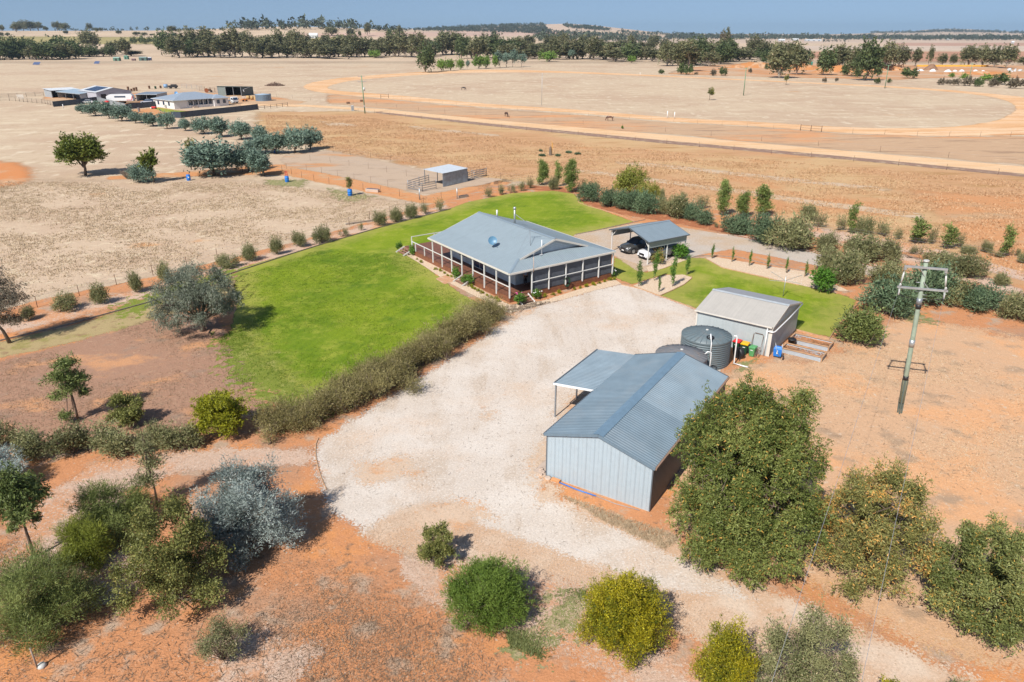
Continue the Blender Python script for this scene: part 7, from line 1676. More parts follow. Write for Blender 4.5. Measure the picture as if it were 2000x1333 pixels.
# ------------------------------------------------------------ the neighbour's farm
m_cbwall = plain('white_render', (.74, .70, .67), .7, var=.04)
m_nroof = ribmat('neighbour_roof', (.30, .35, .41), 'X', .3, .45)
m_nroofw = plain('white_roof_steel', (.62, .64, .65), .4, var=.06)
m_solar = plain('solar_cells', (.025, .04, .09), .2, var=.2)
m_darkshed = plain('dark_green_shed_steel', (.075, .095, .09), .5, var=.08)
m_greyshed = plain('grey_green_shed_steel', (.20, .235, .22), .5, var=.08)
NA = math.radians(50); N0 = G(345, 214)
NH = empty('neighbour_house', N0, NA, 'white rendered homestead with a blue grey hipped roof behind the long navy fence', 'house')
NW, ND, EH, RH = 20.2, 16.8, 2.9, 4.9
m = MB()
for q in ([(0, 1.2), (5.0, 1.2)], [(5.0, 1.2), (5.0, 3.4)], [(5.0, 3.4), (14.6, 3.4)], [(14.6, 3.4), (14.6, .2)], [(14.6, .2), (NW, .2)], [(NW, .2), (NW, ND)], [(NW, ND), (0, ND)], [(0, ND), (0, 1.2)]):
    (a, b), (c, d) = q; m.poly([(a, b, 0), (c, d, 0), (c, d, EH), (a, b, EH)])
m.build('wall', m_cbwall, NH)
def hip(par, x0, x1, y0, y1, ze, zr_, mat, name='roof', o=.5):
    x0 -= o; x1 += o; y0 -= o; y1 += o; w, d = x1 - x0, y1 - y0
    if w > d: a, b = (x0 + d / 2, (y0 + y1) / 2), (x1 - d / 2, (y0 + y1) / 2)
    else: a, b = ((x0 + x1) / 2, y0 + w / 2), ((x0 + x1) / 2, y1 - w / 2)
    m = MB(); A, B_, C_, D_ = (x0, y0, ze), (x1, y0, ze), (x1, y1, ze), (x0, y1, ze); E_, F_ = (*a, zr_), (*b, zr_)
    if w > d: m.poly([A, B_, F_, E_]); m.poly([C_, D_, E_, F_]); m.poly([B_, C_, F_]); m.poly([D_, A, E_])
    else: m.poly([A, B_, E_]); m.poly([B_, C_, F_, E_]); m.poly([C_, D_, F_]); m.poly([D_, A, E_, F_])
    m.build(name, mat, par)
    m = MB()
    for p, q in ((A, B_), (B_, C_), (C_, D_), (D_, A)): m.beam(Vector(p) + Vector((0, 0, -.08)), Vector(q) + Vector((0, 0, -.08)), .12, .18)
    m.build('gutter', m_nroofw, par)
hip(NH, 0, NW, 1.2, ND, EH, RH, m_nroof)
hip(NH, 14.6, NW, .2, 6, EH - .03, EH + 1.1, m_nroof, o=.5)
hip(NH, 0, 5, 1.1, 6, EH - .03, EH + 1.0, m_nroof, o=.5)
m = MB(); m.poly([(4.6, .9, EH - .35), (15.2, .9, EH - .35), (15.2, 3.5, EH - .02), (4.6, 3.5, EH - .02)]); m.build('verandah_roof', m_nroofw, NH)
for x in (5.1, 7.0, 8.9, 10.8, 12.7, 14.5): MB().b(x - .1, x + .1, 1.0, 1.2, 0, EH - .35).build('verandah_post', m_cbwall, NH)
MB().b(5.1, 14.6, 1.05, 1.15, 0, .9).build('verandah_wall', m_cbwall, NH)
for x in (6.0, 8.0, 9.9, 11.8, 13.6): window(NH, 'y-', (3.4, x), 1.3, .9, 2.2, 2)
for x in (16.2, 18.6): window(NH, 'y-', (.2, x), 1.1, 1.0, 2.2, 2, frame=m_black)
for y in (5.0, 9.0, 13.0): window(NH, 'x-', (0, y), 1.1, 1.0, 2.2, 2, frame=m_black)
for y in (7.2,): MB().b(-.5, -.1, y, y + .9, .3, 1.1).build('air_conditioner', m_insul, NH)
ST2 = MB()
for i in range(4): ST2.b(6.4, 8.2, .9 - .35 * i, 1.2 - .35 * i, 0, .75 - .18 * i)
ST2.build('stair', m_concrete, NH)
tagd = lambda o, *a: tag(o, *a)
D = empty('satellite_dish', N0 + Vector((-5, 13, EH + 1.6)), 0, 'small blue round dish behind the neighbour roof ridge', 'satellite dish')
m = MB(); m.lathe([(.001, .0), (.35, .05), (.6, .18)], 16); o = m.build('reflector', plain('small_dish', (.15, .35, .6), .4), D); o.rotation_euler = (1.2, 0, .3); MB().tube([(0, 0, -.8), (0, 0, 0)], .05, 6).build('mast', m_steel, D)
# colorbond fences
def panels(pts, h, mat, label, step=2.4):
    P = [Vector((*G(*q)[:2], 0)) for q in pts]; D = empty('panel_fence', P[0], 0, label, 'fence', 'steel panel fences round the neighbour garden')
    for a, b in zip(P, P[1:]):
        L = (b - a).length; n = max(1, round(L / step)); w = L / n; rz = math.atan2((b - a).y, (b - a).x)
        m = MB(); rows = [[], []]
        for i in range(13): x = w * i / 12; rows[0].append((x * .985, .03 * (i % 2), .05)); rows[1].append((x * .985, .03 * (i % 2), h))
        m.grid(rows, smooth=False); m.b(0, w * .985, -.02, .05, h, h + .05); me = m.mesh('fence_panel'); me.materials.append(mat)
        for i in range(n):
            o = link(bpy.data.objects.new('fence_panel', me), D); o.location = a - P[0] + (b - a) * (i / n); o.rotation_euler = (0, 0, rz)
            MB().box((*(a - P[0] + (b - a) * (i / n))[:2], h / 2 + .03), (.07, .09, h + .08), rz).build('fence_post', mat, D)
m_lgfence = plain('light_grey_fence_steel', (.27, .29, .30), .5)
panels([(336, 230.5), (354, 231), (400, 226), (450, 221), (505, 214.5)], 1.85, m_navy, 'long navy steel fence across the front of the neighbour house')
panels([(105, 209.5), (148, 205), (191, 199.5)], 1.9, m_navy, 'navy steel fence before the open cattle shed')
panels([(191, 200), (220, 207), (247, 214.5)], 1.9, m_lgfence, 'light grey steel fence section beside the green tub')
panels([(247, 214.5), (280, 211.5), (310, 208.5)], 1.9, m_navy, 'short navy steel fence joining the white house wall')
# open machinery shed
b0 = G(426, 186.5); b1 = G(484, 192.5); b2 = G(524, 190)
def open_shed(name, o, ang, W_, D_, hf, hb, bays, wallmat, roofmat, label, closed=(), dark=True, cat='shed', ov=.2):
    """front on y = 0 facing -y"""
    S_ = empty(name, o, ang, label, cat)
    m = MB(); m.poly([(0, D_, 0), (W_, D_, 0), (W_, D_, hb), (0, D_, hb)]); m.build('back_wall', wallmat, S_)
    for x in (0, W_): m = MB(); m.poly([(x, 0, 0), (x, D_, 0), (x, D_, hb), (x, 0, hf)]); m.build('side_wall', wallmat, S_)
    for i in range(bays + 1): MB().b(W_ * i / bays - .1, W_ * i / bays + .1, -.1, .1, 0, hf).build('post', m_rail, S_)
    for i in closed: m = MB(); m.ribbed((W_ * i / bays, -.02, 0), (W_ * (i + 1) / bays, -.02, 0), (W_ * (i + 1) / bays, -.02, hf), (W_ * i / bays, -.02, hf), .5, .05, nrm=(0, -1, 0)); m.build('front_sheet', m_greyshed if wallmat is m_darkshed else wallmat, S_)
    MB().ribbed((-ov, -ov, hf), (W_ + ov, -ov, hf), (W_ + ov, D_ + ov, hb), (-ov, D_ + ov, hb), .5, .04, nrm=(0, 0, 1)).build('roof', roofmat, S_)
    MB().b(-ov, W_ + ov, -ov - .05, -ov, hf - .22, hf + .02).build('fascia', wallmat, S_)
    return S_
MS = open_shed('machinery_shed', G(427, 187), math.radians(-15), 11.5, 9.0, 3.9, 3.3, 3, m_darkshed, plain('dark_roof', (.10, .115, .11), .5), 'dark green open fronted machinery shed behind the white truck', closed=(0,))
MB().tube([(11.9, 1.0, 2.6), (11.6, 6.5, 3.3)], .09, 8).build('roof_pipe', m_pvc, MS); MB().tube([(11.9, 1.0, 2.6), (13.4, -.6, 1.9)], .09, 8).build('roof_pipe', m_pvc, MS)
g = G(515, 197); TK = empty('steel_tank', g, 0, 'low round zinc water tank beside the dark machinery shed', 'water tank')
prof = [(3.1, 0)]
for i in range(14): prof += [(3.1, .1 + .16 * i), (3.04, .18 + .16 * i)]
m = MB(); m.lathe(prof + [(3.1, 2.35)], 48); m.build('tank_wall', plain('blue_zinc', (.19, .26, .33), .35, .4, var=.2), TK); m = MB(); m.lathe([(3.15, 2.33), (3.15, 2.38), (.001, 2.75)], 48); m.build('tank_roof', plain('tank_roof_zinc', (.30, .38, .46), .4), TK)
MB().b(2.2, 2.8, .6, 1.1, 2.4, 2.62).build('hatch', m_navy, TK)
# truck
def truck(u, v, rz):
    D = empty('truck', G(u, v), rz, 'white forward control truck parked at the end of the neighbour house', 'truck')
    rows = [[(x, -1.1, z), (x, 1.1, z)] for x, z in ((0, 0), (0, 0))]
    m = MB(); m.prism([(.0, .55), (.05, 1.35), (.35, 2.35), (.5, 2.45), (1.9, 2.45), (1.95, .55)], 'y', -1.1, 1.1); m.build('cab', plain('white_cab', (.78, .79, .78), .3), D, bevel=.05)
    m = MB(); m.poly([(.045, -.95, 1.4), (.045, .95, 1.4), (.335, .9, 2.2), (.335, -.9, 2.2)]); o = m.build('windscreen', m_glass, D); o.location = (-.03, 0, .01)
    for s in (-1, 1):
        m = MB(); m.poly([(.25, s * 1.115, 1.45), (1.5, s * 1.115, 1.45), (1.5, s * 1.115, 2.15), (.5, s * 1.115, 2.15)]); m.build('side_window', m_glass, D)
        MB().box((-.02, s * .8, .85), (.06, .3, .2)).build('headlight', m_insul, D); MB().box((.1, s * 1.3, 1.7), (.1, .25, .4)).build('mirror', m_black, D)
        for x in (1.0, 4.4):
            w = MB().tube([(x, s * .8, .48), (x, s * 1.12, .48)], .48, 18).build('wheel', m_rubber, D); MB().tube([(x, s * 1.0, .48), (x, s * 1.13, .48)], .28, 14).build('rim', m_pvc, w)
    MB().b(2.0, 5.8, -.45, .45, .65, .85).build('chassis', m_black, D); MB().b(2.15, 6.0, -1.15, 1.15, .95, 1.1).build('tray', m_rail, D); MB().b(2.1, 2.2, -1.1, 1.1, 1.1, 2.1).build('headboard', m_rail, D)
    MB().b(-.08, .0, -1.1, 1.1, .5, .78).build('bumper', m_rail, D)
truck(461.5, 203, math.radians(140))
# hay bales and machine inside
for i, (u, v) in enumerate(((463, 196), (470, 196.5), (478, 197))):
    g = G(u, v); m = MB(); m.tube([(-.6, 0, .75), (.6, 0, .75)], .75, 16); tag(m.build('hay_bale', plain('straw', (.5, .33, .14), .9, var=.2), loc=g + Vector((3.5, 3.5, 0)), rz=i * .4), nth(i) + ' round straw bale at the mouth of the dark machinery shed', 'hay bale', 'straw bales in the machinery shed')
D = empty('forklift', G(478, 198.5), .6, 'small orange and white loader parked by the straw bales', 'loader')
MB().box((0, 0, .7), (1.8, 1.1, .7)).build('body', plain('orange_paint', (.6, .2, .04), .4), D, bevel=.06); MB().box((-.2, 0, 1.7), (1.0, 1.0, .12)).build('cab_roof', m_pvc, D)
for x in (-.6, .25):
    for y in (-.45, .45): MB().beam((x, y, 1.0), (x, y, 1.68), .06).build('cab_post', m_pvc, D)
for x in (-.6, .65):
    for y in (-.55, .55): MB().tube([(x, y - .1, .35), (x, y + .1, .35)], .35, 12).build('wheel', m_rubber, D)
# carport beside the neighbour house, vehicles
g = G(270, 197); open_shed('neighbour_carport', G(268, 197.5), math.radians(-4), 8.5, 8, 2.6, 2.9, 2, plain('pale_blue_side', (.38, .43, .47), .5), plain('blue_grey_flat_roof', (.26, .31, .37), .4), 'flat blue grey roofed carport next to the neighbour house', ov=.4, cat='carport')
def small_car(u, v, rz, mat, lab):
    D = empty('parked_car', G(u, v), rz, lab, 'car')
    m = MB(); m.prism([(0, .35), (.05, .75), (1.0, .95), (4.2, .98), (4.4, .5), (4.3, .3)], 'y', -.9, .9); m.build('body', mat, D, bevel=.06)
    m = MB(); m.prism([(1.0, .96), (1.8, 1.5), (3.4, 1.5), (4.1, .96)], 'y', -.78, .78); m.build('cabin', m_glass, D, bevel=.04); MB().b(1.75, 3.45, -.72, .72, 1.5, 1.54).build('roof_panel', mat, D)
    for x in (.8, 3.5):
        for y in (-.85, .85): MB().tube([(x, y - .1, .33), (x, y + .1, .33)], .33, 14).build('wheel', m_rubber, D)
small_car(276, 202.5, math.radians(10), carpaint('blue_white_paint', (.45, .5, .6), 0), 'pale car with a blue bonnet behind the short navy fence'); small_car(287, 201.5, math.radians(10), carpaint('dark_car_paint', (.04, .045, .06)), 'dark car beside the pale one behind the short navy fence')
small_car(158, 203, math.radians(20), carpaint('white_car_paint', (.75, .75, .75), 0), 'white car roof showing over the navy fence')
# sheds of the neighbour
open_shed('cattle_shed', G(103, 191.5), math.radians(48), 10.5, 9, 2.9, 3.3, 3, plain('open_shed_steel', (.33, .36, .38), .5), m_nroofw, 'long open sided shed with a nearly white flat roof', ov=.5)
open_shed('lean_to_shed', G(115, 191.5), math.atan2((G(160, 196.5) - G(115, 191.5)).y, (G(160, 196.5) - G(115, 191.5)).x), (G(160, 196.5) - G(115, 191.5)).length, 6.5, 2.5, 3.2, 3, plain('open_shed_steel2', (.30, .34, .37), .5), plain('pale_blue_roof', (.33, .42, .49), .4), 'open bay shed with a pale blue roof before the solar roofed one', ov=.5)
SH = empty('solar_shed', G(191, 198.5), math.radians(48), 'big pale shed with a white gable roof carrying solar panels', 'shed')
w_, d_, e_, r_ = 13.5, 19, 3.4, 4.9
m = MB()
m.poly([(0, 0, 0), (w_, 0, 0), (w_, 0, e_), (w_ * .5, 0, r_), (0, 0, e_)]); m.poly([(w_, 0, 0), (w_, d_, 0), (w_, d_, e_), (w_, 0, e_)]); m.poly([(w_, d_, 0), (0, d_, 0), (0, d_, e_), (w_ * .5, d_, r_), (w_, d_, e_)]); m.poly([(0, d_, 0), (0, 0, 0), (0, 0, e_), (0, d_, e_)])
m.build('wall', plain('lilac_grey_wall', (.44, .45, .50), .5), SH)
m = MB(); m.poly([(-.3, -.3, e_ - .1), (w_ / 2, -.3, r_), (w_ / 2, d_ + .3, r_), (-.3, d_ + .3, e_ - .1)]); m.poly([(w_ + .3, -.3, e_ - .1), (w_ + .3, d_ + .3, e_ - .1), (w_ / 2, d_ + .3, r_), (w_ / 2, -.3, r_)]); m.build('roof', m_nroofw, SH)
for i in range(3):
    for j in range(5):
        m = MB(); x0, x1 = .9 + i * 1.75, 2.6 + i * 1.75; zz = lambda x: e_ - .1 + (r_ - e_ + .1) * (x + .3) / (w_ / 2 + .3) + .08
        y0 = 3.2 + j * 2.4; m.poly([(x0, y0, zz(x0)), (x1, y0, zz(x1)), (x1, y0 + 2.3, zz(x1)), (x0, y0 + 2.3, zz(x0))]); m.build('solar_panel', m_solar, SH)
m = MB(); m.b(1.6, 3.6, -.05, .02, 0, 2.6); m.build('door', m_black, SH); m = MB(); m.b(5.0, 11.5, -.05, .02, 0, 3.0); m.build('roller_door', plain('grey_door', (.34, .35, .39), .5), SH)
D = empty('horse_trailer', G(212, 202.5), math.radians(8), 'large white trailer with red trim before the solar roofed shed', 'trailer')
m = MB(); m.prism([(0, 1.0), (.0, 2.6), (1.2, 3.3), (9.0, 3.4), (9.4, 3.0), (9.6, 1.0)], 'y', -1.2, 1.2); m.build('body', m_pvc, D, bevel=.08)
m = MB(); m.b(3.0, 7.0, -1.24, -1.2, 2.2, 2.75); m.build('window_strip', m_glass, D); m = MB(); m.beam((7.2, -1.23, 1.3), (9.2, -1.23, 1.3), .04, .2); m.beam((9.1, -1.23, 1.3), (9.45, -1.23, 2.6), .04, .25); m.build('red_trim', m_red, D)
MB().b(.5, 9.4, -1.1, 1.1, .7, 1.0).build('chassis', m_rust, D); MB().beam((9.4, 0, .8), (13.2, 0, .55), .2).build('drawbar', m_rust, D)
for x in (4.6, 5.7): 
    for y in (-1.1, 1.1): MB().tube([(x, y - .12, .4), (x, y + .12, .4)], .42, 14).build('wheel', m_rubber, D)
D = empty('feed_tub', G(211, 211), 0, 'dark green tub with a red cover behind the light grey fence', 'tub')
m = MB(); m.lathe([(1.3, 0), (1.35, 2.2), (1.5, 2.25), (1.5, 3.2), (1.0, 3.6), (.001, 3.65)], 20); m.build('tub', plain('teal_green', (.02, .12, .10), .5), D); m = MB(); m.lathe([(1.55, 3.1), (1.5, 3.5), (.8, 3.95), (.001, 4.0)], 16); m.build('cover', m_red, D); m = MB(); m.tube([(-2.3, 0, 3.0), (-1.2, 0, 2.9)], .3, 10); m.build('spout', plain('dull_blue', (.1, .25, .35), .5), D); D.scale = (.62, .62, .62)
D = empty('garden_machine', G(301, 213), 0, 'small red machine on the orange soil of the neighbour garden', 'machine'); MB().box((0, 0, .5), (1.5, .9, .6)).build('body', m_red, D, bevel=.08); MB().box((-1.0, 0, .35), (.5, .6, .4)).build('front', m_pvc, D, bevel=.05)
for x in (-.5, .6): MB().tube([(x, -.5, .25), (x, .5, .25)], .25, 12).build('wheel', m_rubber, D)
D = empty('rubbish_bin', G(272, 219), 0, 'grey bin standing on the orange soil behind the wattles', 'bin'); MB().lathe([(.35, 0), (.42, 1.3), (.45, 1.35), (.001, 1.4)], 14).build('body', m_rail, D)
ground_sheet('garden_soil', [(248, 216), (310, 210), (345, 216), (400, 218), (354, 230), (300, 228), (262, 222)], m_soiltrack, .012, 1.5, 1.5)
ground_sheet('lawn', [(312, 211), (345, 216), (385, 219), (350, 224), (318, 219), (300, 212)], m_lawn, .022, .8, .8)
ground_sheet('yard_soil', [(80, 196), (192, 202), (330, 206), (480, 206), (560, 207), (600, 200), (540, 190), (420, 182), (220, 182), (90, 188)], ground_mat('farmyard', (.54, .36, .22), [((.55, .27, .13), .05, .5, .62)], edge=(1, 6, .15)), .006, 2.5, 4)
# odds and ends behind
rr = random.Random(4)
for i, (u, v, hh, lab) in enumerate(((251, 178, 8, 'first rust brown post bin behind the solar shed'), (257, 179, 5, 'low red brown bin'), (262, 178, 6, 'brown bin beside the low red one'), (267, 178, 7, 'last brown bin of the close group'), (292, 174, 6, 'lone rust brown bin in the dry paddock'), (304, 174, 5, 'olive bin in the dry paddock'), (314, 173, 5, 'red brown bin near the blue tub'))):
    g = G(u, v); D = empty('old_bin', g, rr.uniform(0, 3), lab + ', in the row behind the neighbour sheds', 'bin', 'old bins behind the neighbour sheds')
    MB().lathe([(.3, 0), (.34, .9), (.36, .95), (.2, 1.0), (.001, 1.02)], 12).build('body', m_dgreen if 'olive' in lab else m_rust, D); D.scale = (1.5, 1.5, hh * mpp(g.y) / 1.0)
D = empty('blue_trailer', G(326, 173.5), .2, 'blue tank with a black frame behind it beyond the neighbour carport', 'trailer')
MB().tube([(-1.2, 0, 1.2), (.5, 0, 1.2)], .9, 14).build('tank', plain('mid_blue', (.2, .33, .5), .4), D); m = MB(); m.box((3.0, 0, 1.0), (4.2, 1.6, .9)); m.box((3.4, 0, 1.7), (2.6, 1.4, .5)); m.build('frame', m_black, D, bevel=.1)
for x in (1.8, 4.2): MB().tube([(x, -.9, .4), (x, .9, .4)], .42, 12).build('wheel', m_rubber, D)
D = empty('old_tractor', G(408, 181), .4, 'rusty old machine with large wheels next to the machinery shed', 'machine')
MB().box((0, 0, 1.1), (2.4, .9, .8)).build('body', m_rust, D, bevel=.06)
for x, r in ((-.9, .9), (1.1, .5)): MB().tube([(x, -.8, r), (x, .8, r)], r, 16).build('wheel', plain('orange_rust', (.3, .1, .04), .8) if r > .6 else m_rubber, D)
MB().tube([(.9, 0, 1.5), (.9, 0, 2.4)], .06, 6).build('exhaust', m_rust, D)
D = empty('brush_heap', G(537, 168), 0, 'heap of dead brushwood in the pale paddock', 'brushwood heap')
m = MB()
for i in range(420):
    a = rr.uniform(0, 6.28); q = rr.random() ** .6; x, y = q * 5.2 * math.cos(a), q * 3 * math.sin(a); z = rr.uniform(0, 1) * 2.0 * (1 - q)
    d = Vector((rr.gauss(0, 1), rr.gauss(0, 1), rr.gauss(0, .35))).normalized() * rr.uniform(.6, 1.6); m.beam(Vector((x, y, z + .1)) - d / 2, Vector((x, y, z + .1)) + d / 2, rr.uniform(.05, .12))
m.build('branches', plain('dead_branches', (.20, .12, .09), .9, var=.3), D)
# small farm huts and panels in the far paddock
def hut(name, u, v, wpx, hpx, col, label, roof=None, cat='shed'):
    g = G(u, v); w = wpx * mpp(g.y); h = hpx * mpp(g.y); D = empty(name, g, random.uniform(-.3, .3), label, cat)
    MB().b(-w / 2, w / 2, 0, w * .6, 0, h * .8).build('wall', plain(name + '_wall', col, .6), D)
    m = MB(); m.prism([(-.15, h * .8), (w * .3, h), (w * .6 + .15, h * .8)], 'x', -w / 2 - .2, w / 2 + .2); m.build('roof', roof or m_nroofw, D)
    MB().b(-w * .15, w * .15, -.06, -.01, 0, h * .6).build('door', m_black, D)
hut('farm_hut', 227, 119.5, 12, 7, (.10, .2, .14), 'green hut with a pale roof in the far paddock', plain('mint_roof', (.35, .5, .42), .5)); hut('farm_hut', 246, 116.5, 8, 7, (.10, .22, .16), 'small square green hut behind the first one', plain('green_roof', (.12, .28, .2), .5)); hut('farm_hut', 279, 119, 14, 7, (.08, .14, .12), 'dark open hut beside the blue box', plain('grey_hut_roof', (.3, .38, .36), .5))
hut('farm_hut', 292, 118.5, 7, 6, (.06, .07, .13), 'blue black box hut beside the open one', m_nroofw); hut('farm_hut', 260, 119, 7, 4, (.2, .12, .12), 'low brown hut between the green and dark ones', plain('brown_roof', (.3, .2, .2), .6))
for u, v, w, lab in ((70, 127.5, 13, 'blue grey solar array panel lying in the far paddock'), (188, 125.5, 10, 'small dark solar array panel in the far paddock')):
    g = G(u, v); D = empty('solar_array', g, 0, lab, 'solar array'); w_m = w * mpp(g.y)
    m = MB(); m.poly([(-w_m / 2, 0, .3), (w_m / 2, 0, .3), (w_m / 2, 3.2, 2.4), (-w_m / 2, 3.2, 2.4)]); m.build('panel', plain('array_cells', (.09, .12, .22), .3), D)
    for x in (-w_m / 3, w_m / 3): MB().beam((x, 2.6, 0), (x, 2.6, 2.0), .12).build('leg', m_steel, D)
# steel yards west of the neighbour
for pts, lab in (([(0, 192), (40, 190), (86, 188)], 'long stock rails behind the pale gate panels'), ([(0, 198), (26, 197.5), (60, 201), (86, 203), (104, 207)], 'front stock rails at the paddock edge')):
    fence('stock_rails', pts, 3.5, lab, h=1.7, mat=m_oldtimber, r=.09, wires=4, wmat=m_oldtimber, wr=.05, zs=(.95, .72, .48, .24))
g = G(34, 194); D = empty('pale_gate', g, .1, 'pale closed gate panel in the stock yards', 'gate')
for k in range(5): MB().b(0, 2.6, -.03, .03, .25 + .32 * k, .45 + .32 * k).build('board', m_cream, D)
for u0, v0, u1, v1, lab in ((355, 173, 385, 176, 'pale steel cage panels behind the neighbour house'), (390, 178, 420, 182, 'rusty steel frames behind the neighbour house')):
    a, b = G(u0, v0), G(u1, v1); D = empty('stock_cage', a, 0, lab, 'frames')
    for k in range(4):
        q = (b - a) * k / 3; mm = MB()
        for z in (.3, .9, 1.5, 2.0): mm.beam(q + Vector((0, 0, z)), q + Vector((2.2, .8, z)), .06)
        for s in (0, 1): mm.beam(q + Vector((2.2, .8, 0)) * s, q + Vector((2.2, .8, 0)) * s + Vector((0, 0, 2)), .07)
        mm.build('frame', m_steel if 'pale' in lab else m_rust, D)
# far farm buildings: white roofs in the trees and on the plain
def farhouse(u, v, wpx, hpx, label, wall, roof, n=3):
    g = GT(u, v); k = mpp(g.y); w, h = wpx * k, hpx * k; D = empty('farm_building', g, 0, label, 'farm building')
    MB().b(-w / 2, w / 2, 0, w * .4, 0, h * .6).build('wall', wall, D); m = MB(); m.prism([(-.3, h * .6), (w * .2, h), (w * .4 + .3, h * .6)], 'x', -w / 2 - .4, w / 2 + .4); m.build('roof', roof, D)
    for i in range(n): MB().b(-w / 2 + w * (i + .3) / n, -w / 2 + w * (i + .6) / n, -.12, -.02, h * .12, h * .42).build('window', m_glass, D)
wr, ww = plain('far_white_roof', (.72, .74, .74), .4), plain('far_white_wall', (.55, .55, .54), .7)
for u, v, w, h, lab in ((612, 76, 16, 10, 'big white roofed farm building among the gums'), (703, 86, 8, 6, 'white roofed shed low in the gap of the belt'), (714, 86, 8, 5, 'second white roofed shed in the gap of the belt'), (636, 78, 8, 6, 'small white roof behind the gum belt'), (950, 59.5, 7, 2.5, 'white shed on the far hill field'), (1527, 81, 12, 4, 'white farm roof on the plain'), (1553, 80, 14, 4, 'pale green farm roof on the plain'),
  (1590, 81, 30, 3.5, 'long pale shed roof on the plain'), (1853, 79, 8, 3, 'white shed before the long dark line of trees'), (338, 79, 6, 4, 'white hut near the dark conical trees'), (1978, 86, 5, 5, 'pale water tank building on the plain')): farhouse(u, v, w, h, lab, ww, wr)
# fill heaps by the bend
m_heap = ground_mat('heap_soil', (.28, .17, .11), [((.2, .12, .08), .8, .5, .65)]); m_heapo = ground_mat('heap_orange', (.50, .22, .085), [((.55, .36, .22), .15, .45, .65), ((.34, .18, .1), .3, .56, .7)])
def heap(name, u, v, wpx, hpx, mat, label, cat='heap', dep=.6, seed=0):
    g = G(u, v); k = mpp(g.y); w, h = wpx * k / 2, hpx * k * .95; rg = np.random.default_rng(seed); rows = []
    for i, (r, z) in enumerate(((1, -.02), (.86, .16), (.66, .45), (.42, .78), (.2, .95), (.03, 1.0))):
        rows.append([(w * r * math.cos(t) * (1 + .10 * math.sin(3 * t + seed)), w * dep * r * math.sin(t) * (1 + .10 * math.cos(2 * t)), h * z * (1 + .08 * rg.normal() * (i > 0) * (i < 5))) for t in np.linspace(0, 2 * math.pi, 25)[:-1]])
    m = MB(); m.grid(rows, closed=True); return tag(m.build(name, mat, loc=(g.x, g.y + w * dep * .6, 0)), label, cat)
heap('dirt_heap', 1821, 137, 30, 11, m_heap, 'dark brown pointed dirt heap by the white domes'); 
heap('spoil_bank', 1480, 133, 150, 10, m_heapo, 'long orange bank behind the small brown bushes', 'bank', .35, 2); heap('spoil_bank', 1560, 137, 120, 11, m_heapo, 'orange bank behind the spreading gum', 'bank', .35, 3)
heap('spoil_bank', 1655, 142, 130, 13, m_heapo, 'orange bank under the blue grey tree', 'bank', .3, 4); heap('spoil_bank', 1735, 138, 90, 12, m_heapo, 'orange bank behind the second green pole', 'bank', .3, 5); heap('spoil_bank', 1920, 146, 190, 6, m_heapo, 'low orange bank before the white domes', 'bank', .2, 6)
m_tarp = plain('white_tarp', (.72, .76, .78), .5, var=.05)
for i, (u, v, w, h) in enumerate(((1799, 139, 14, 3.5), (1823, 140, 14, 4.5), (1853, 141, 16, 4.5), (1866, 140, 10, 3), (1879, 142, 16, 5.5), (1906, 143, 18, 6), (1921, 141, 12, 3))):
    heap('covered_stack', u, v, w, h, m_tarp, 'white covered mound, %s along the fill yard' % 'first second third fourth fifth sixth seventh'.split()[i], 'covered mound', .5, 10 + i)
rr2 = random.Random(8)
for i in range(14):
    g = G(1978 + rr2.uniform(-10, 30), 139 + rr2.uniform(-3, 2)); s = rr2.uniform(.6, 1.6); m = MB(); m.lathe([(.01, s * .9), (s * .7, s * .75), (s, s * .2), (s * .8, -.1)], 6)
    tag(m.build('rubble_block', ww, loc=g, rz=rr2.uniform(0, 3)), nth(i) + ' pale block of the rubble pile beyond the bend', 'rubble', 'pale rubble pile beyond the bend')
a = G(1790, 131); D = empty('barrier_fence', a, 0, 'orange barrier mesh fence behind the fill yard', 'fence')
for u in range(1790, 1930, 14):
    q, q2 = G(u, 131), G(u + 14, 131.4)
    m = MB(); m.poly([q - a + Vector((0, 0, .3)), q2 - a + Vector((0, 0, .3)), q2 - a + Vector((0, 0, 1.6)), q - a + Vector((0, 0, 1.6))]); m.build('mesh_panel', plain('orange_mesh', (.75, .38, .05), .7) if u == 1790 else bpy.data.materials['orange_mesh'], D); MB().tube([q - a, q - a + Vector((0, 0, 1.8))], .08, 6).build('post', m_rust, D)
D = empty('green_tank', G(1581, 131), 0, 'teal green tank among the gums on the bank', 'tank'); MB().lathe([(2.2, 0), (2.2, 3.6), (2.0, 3.9), (.001, 4.3)], 20).build('tank_wall', plain('teal_tank', (.05, .32, .24), .5), D)
D = empty('excavator', G(1756, 134), .4, 'small dark excavator on the orange bank', 'excavator'); MB().box((0, 0, 1.7), (3, 2.2, 1.4)).build('cab', m_rust, D, bevel=.15); MB().box((0, 0, .5), (3.4, 2.4, .9)).build('tracks', m_black, D, bevel=.2); m = MB(); m.beam((1.4, 0, 2.0), (3.6, 0, 3.6), .4); m.beam((3.6, 0, 3.6), (4.8, 0, 1.0), .3); m.build('boom', m_rust, D)
g = G(1950, 150)

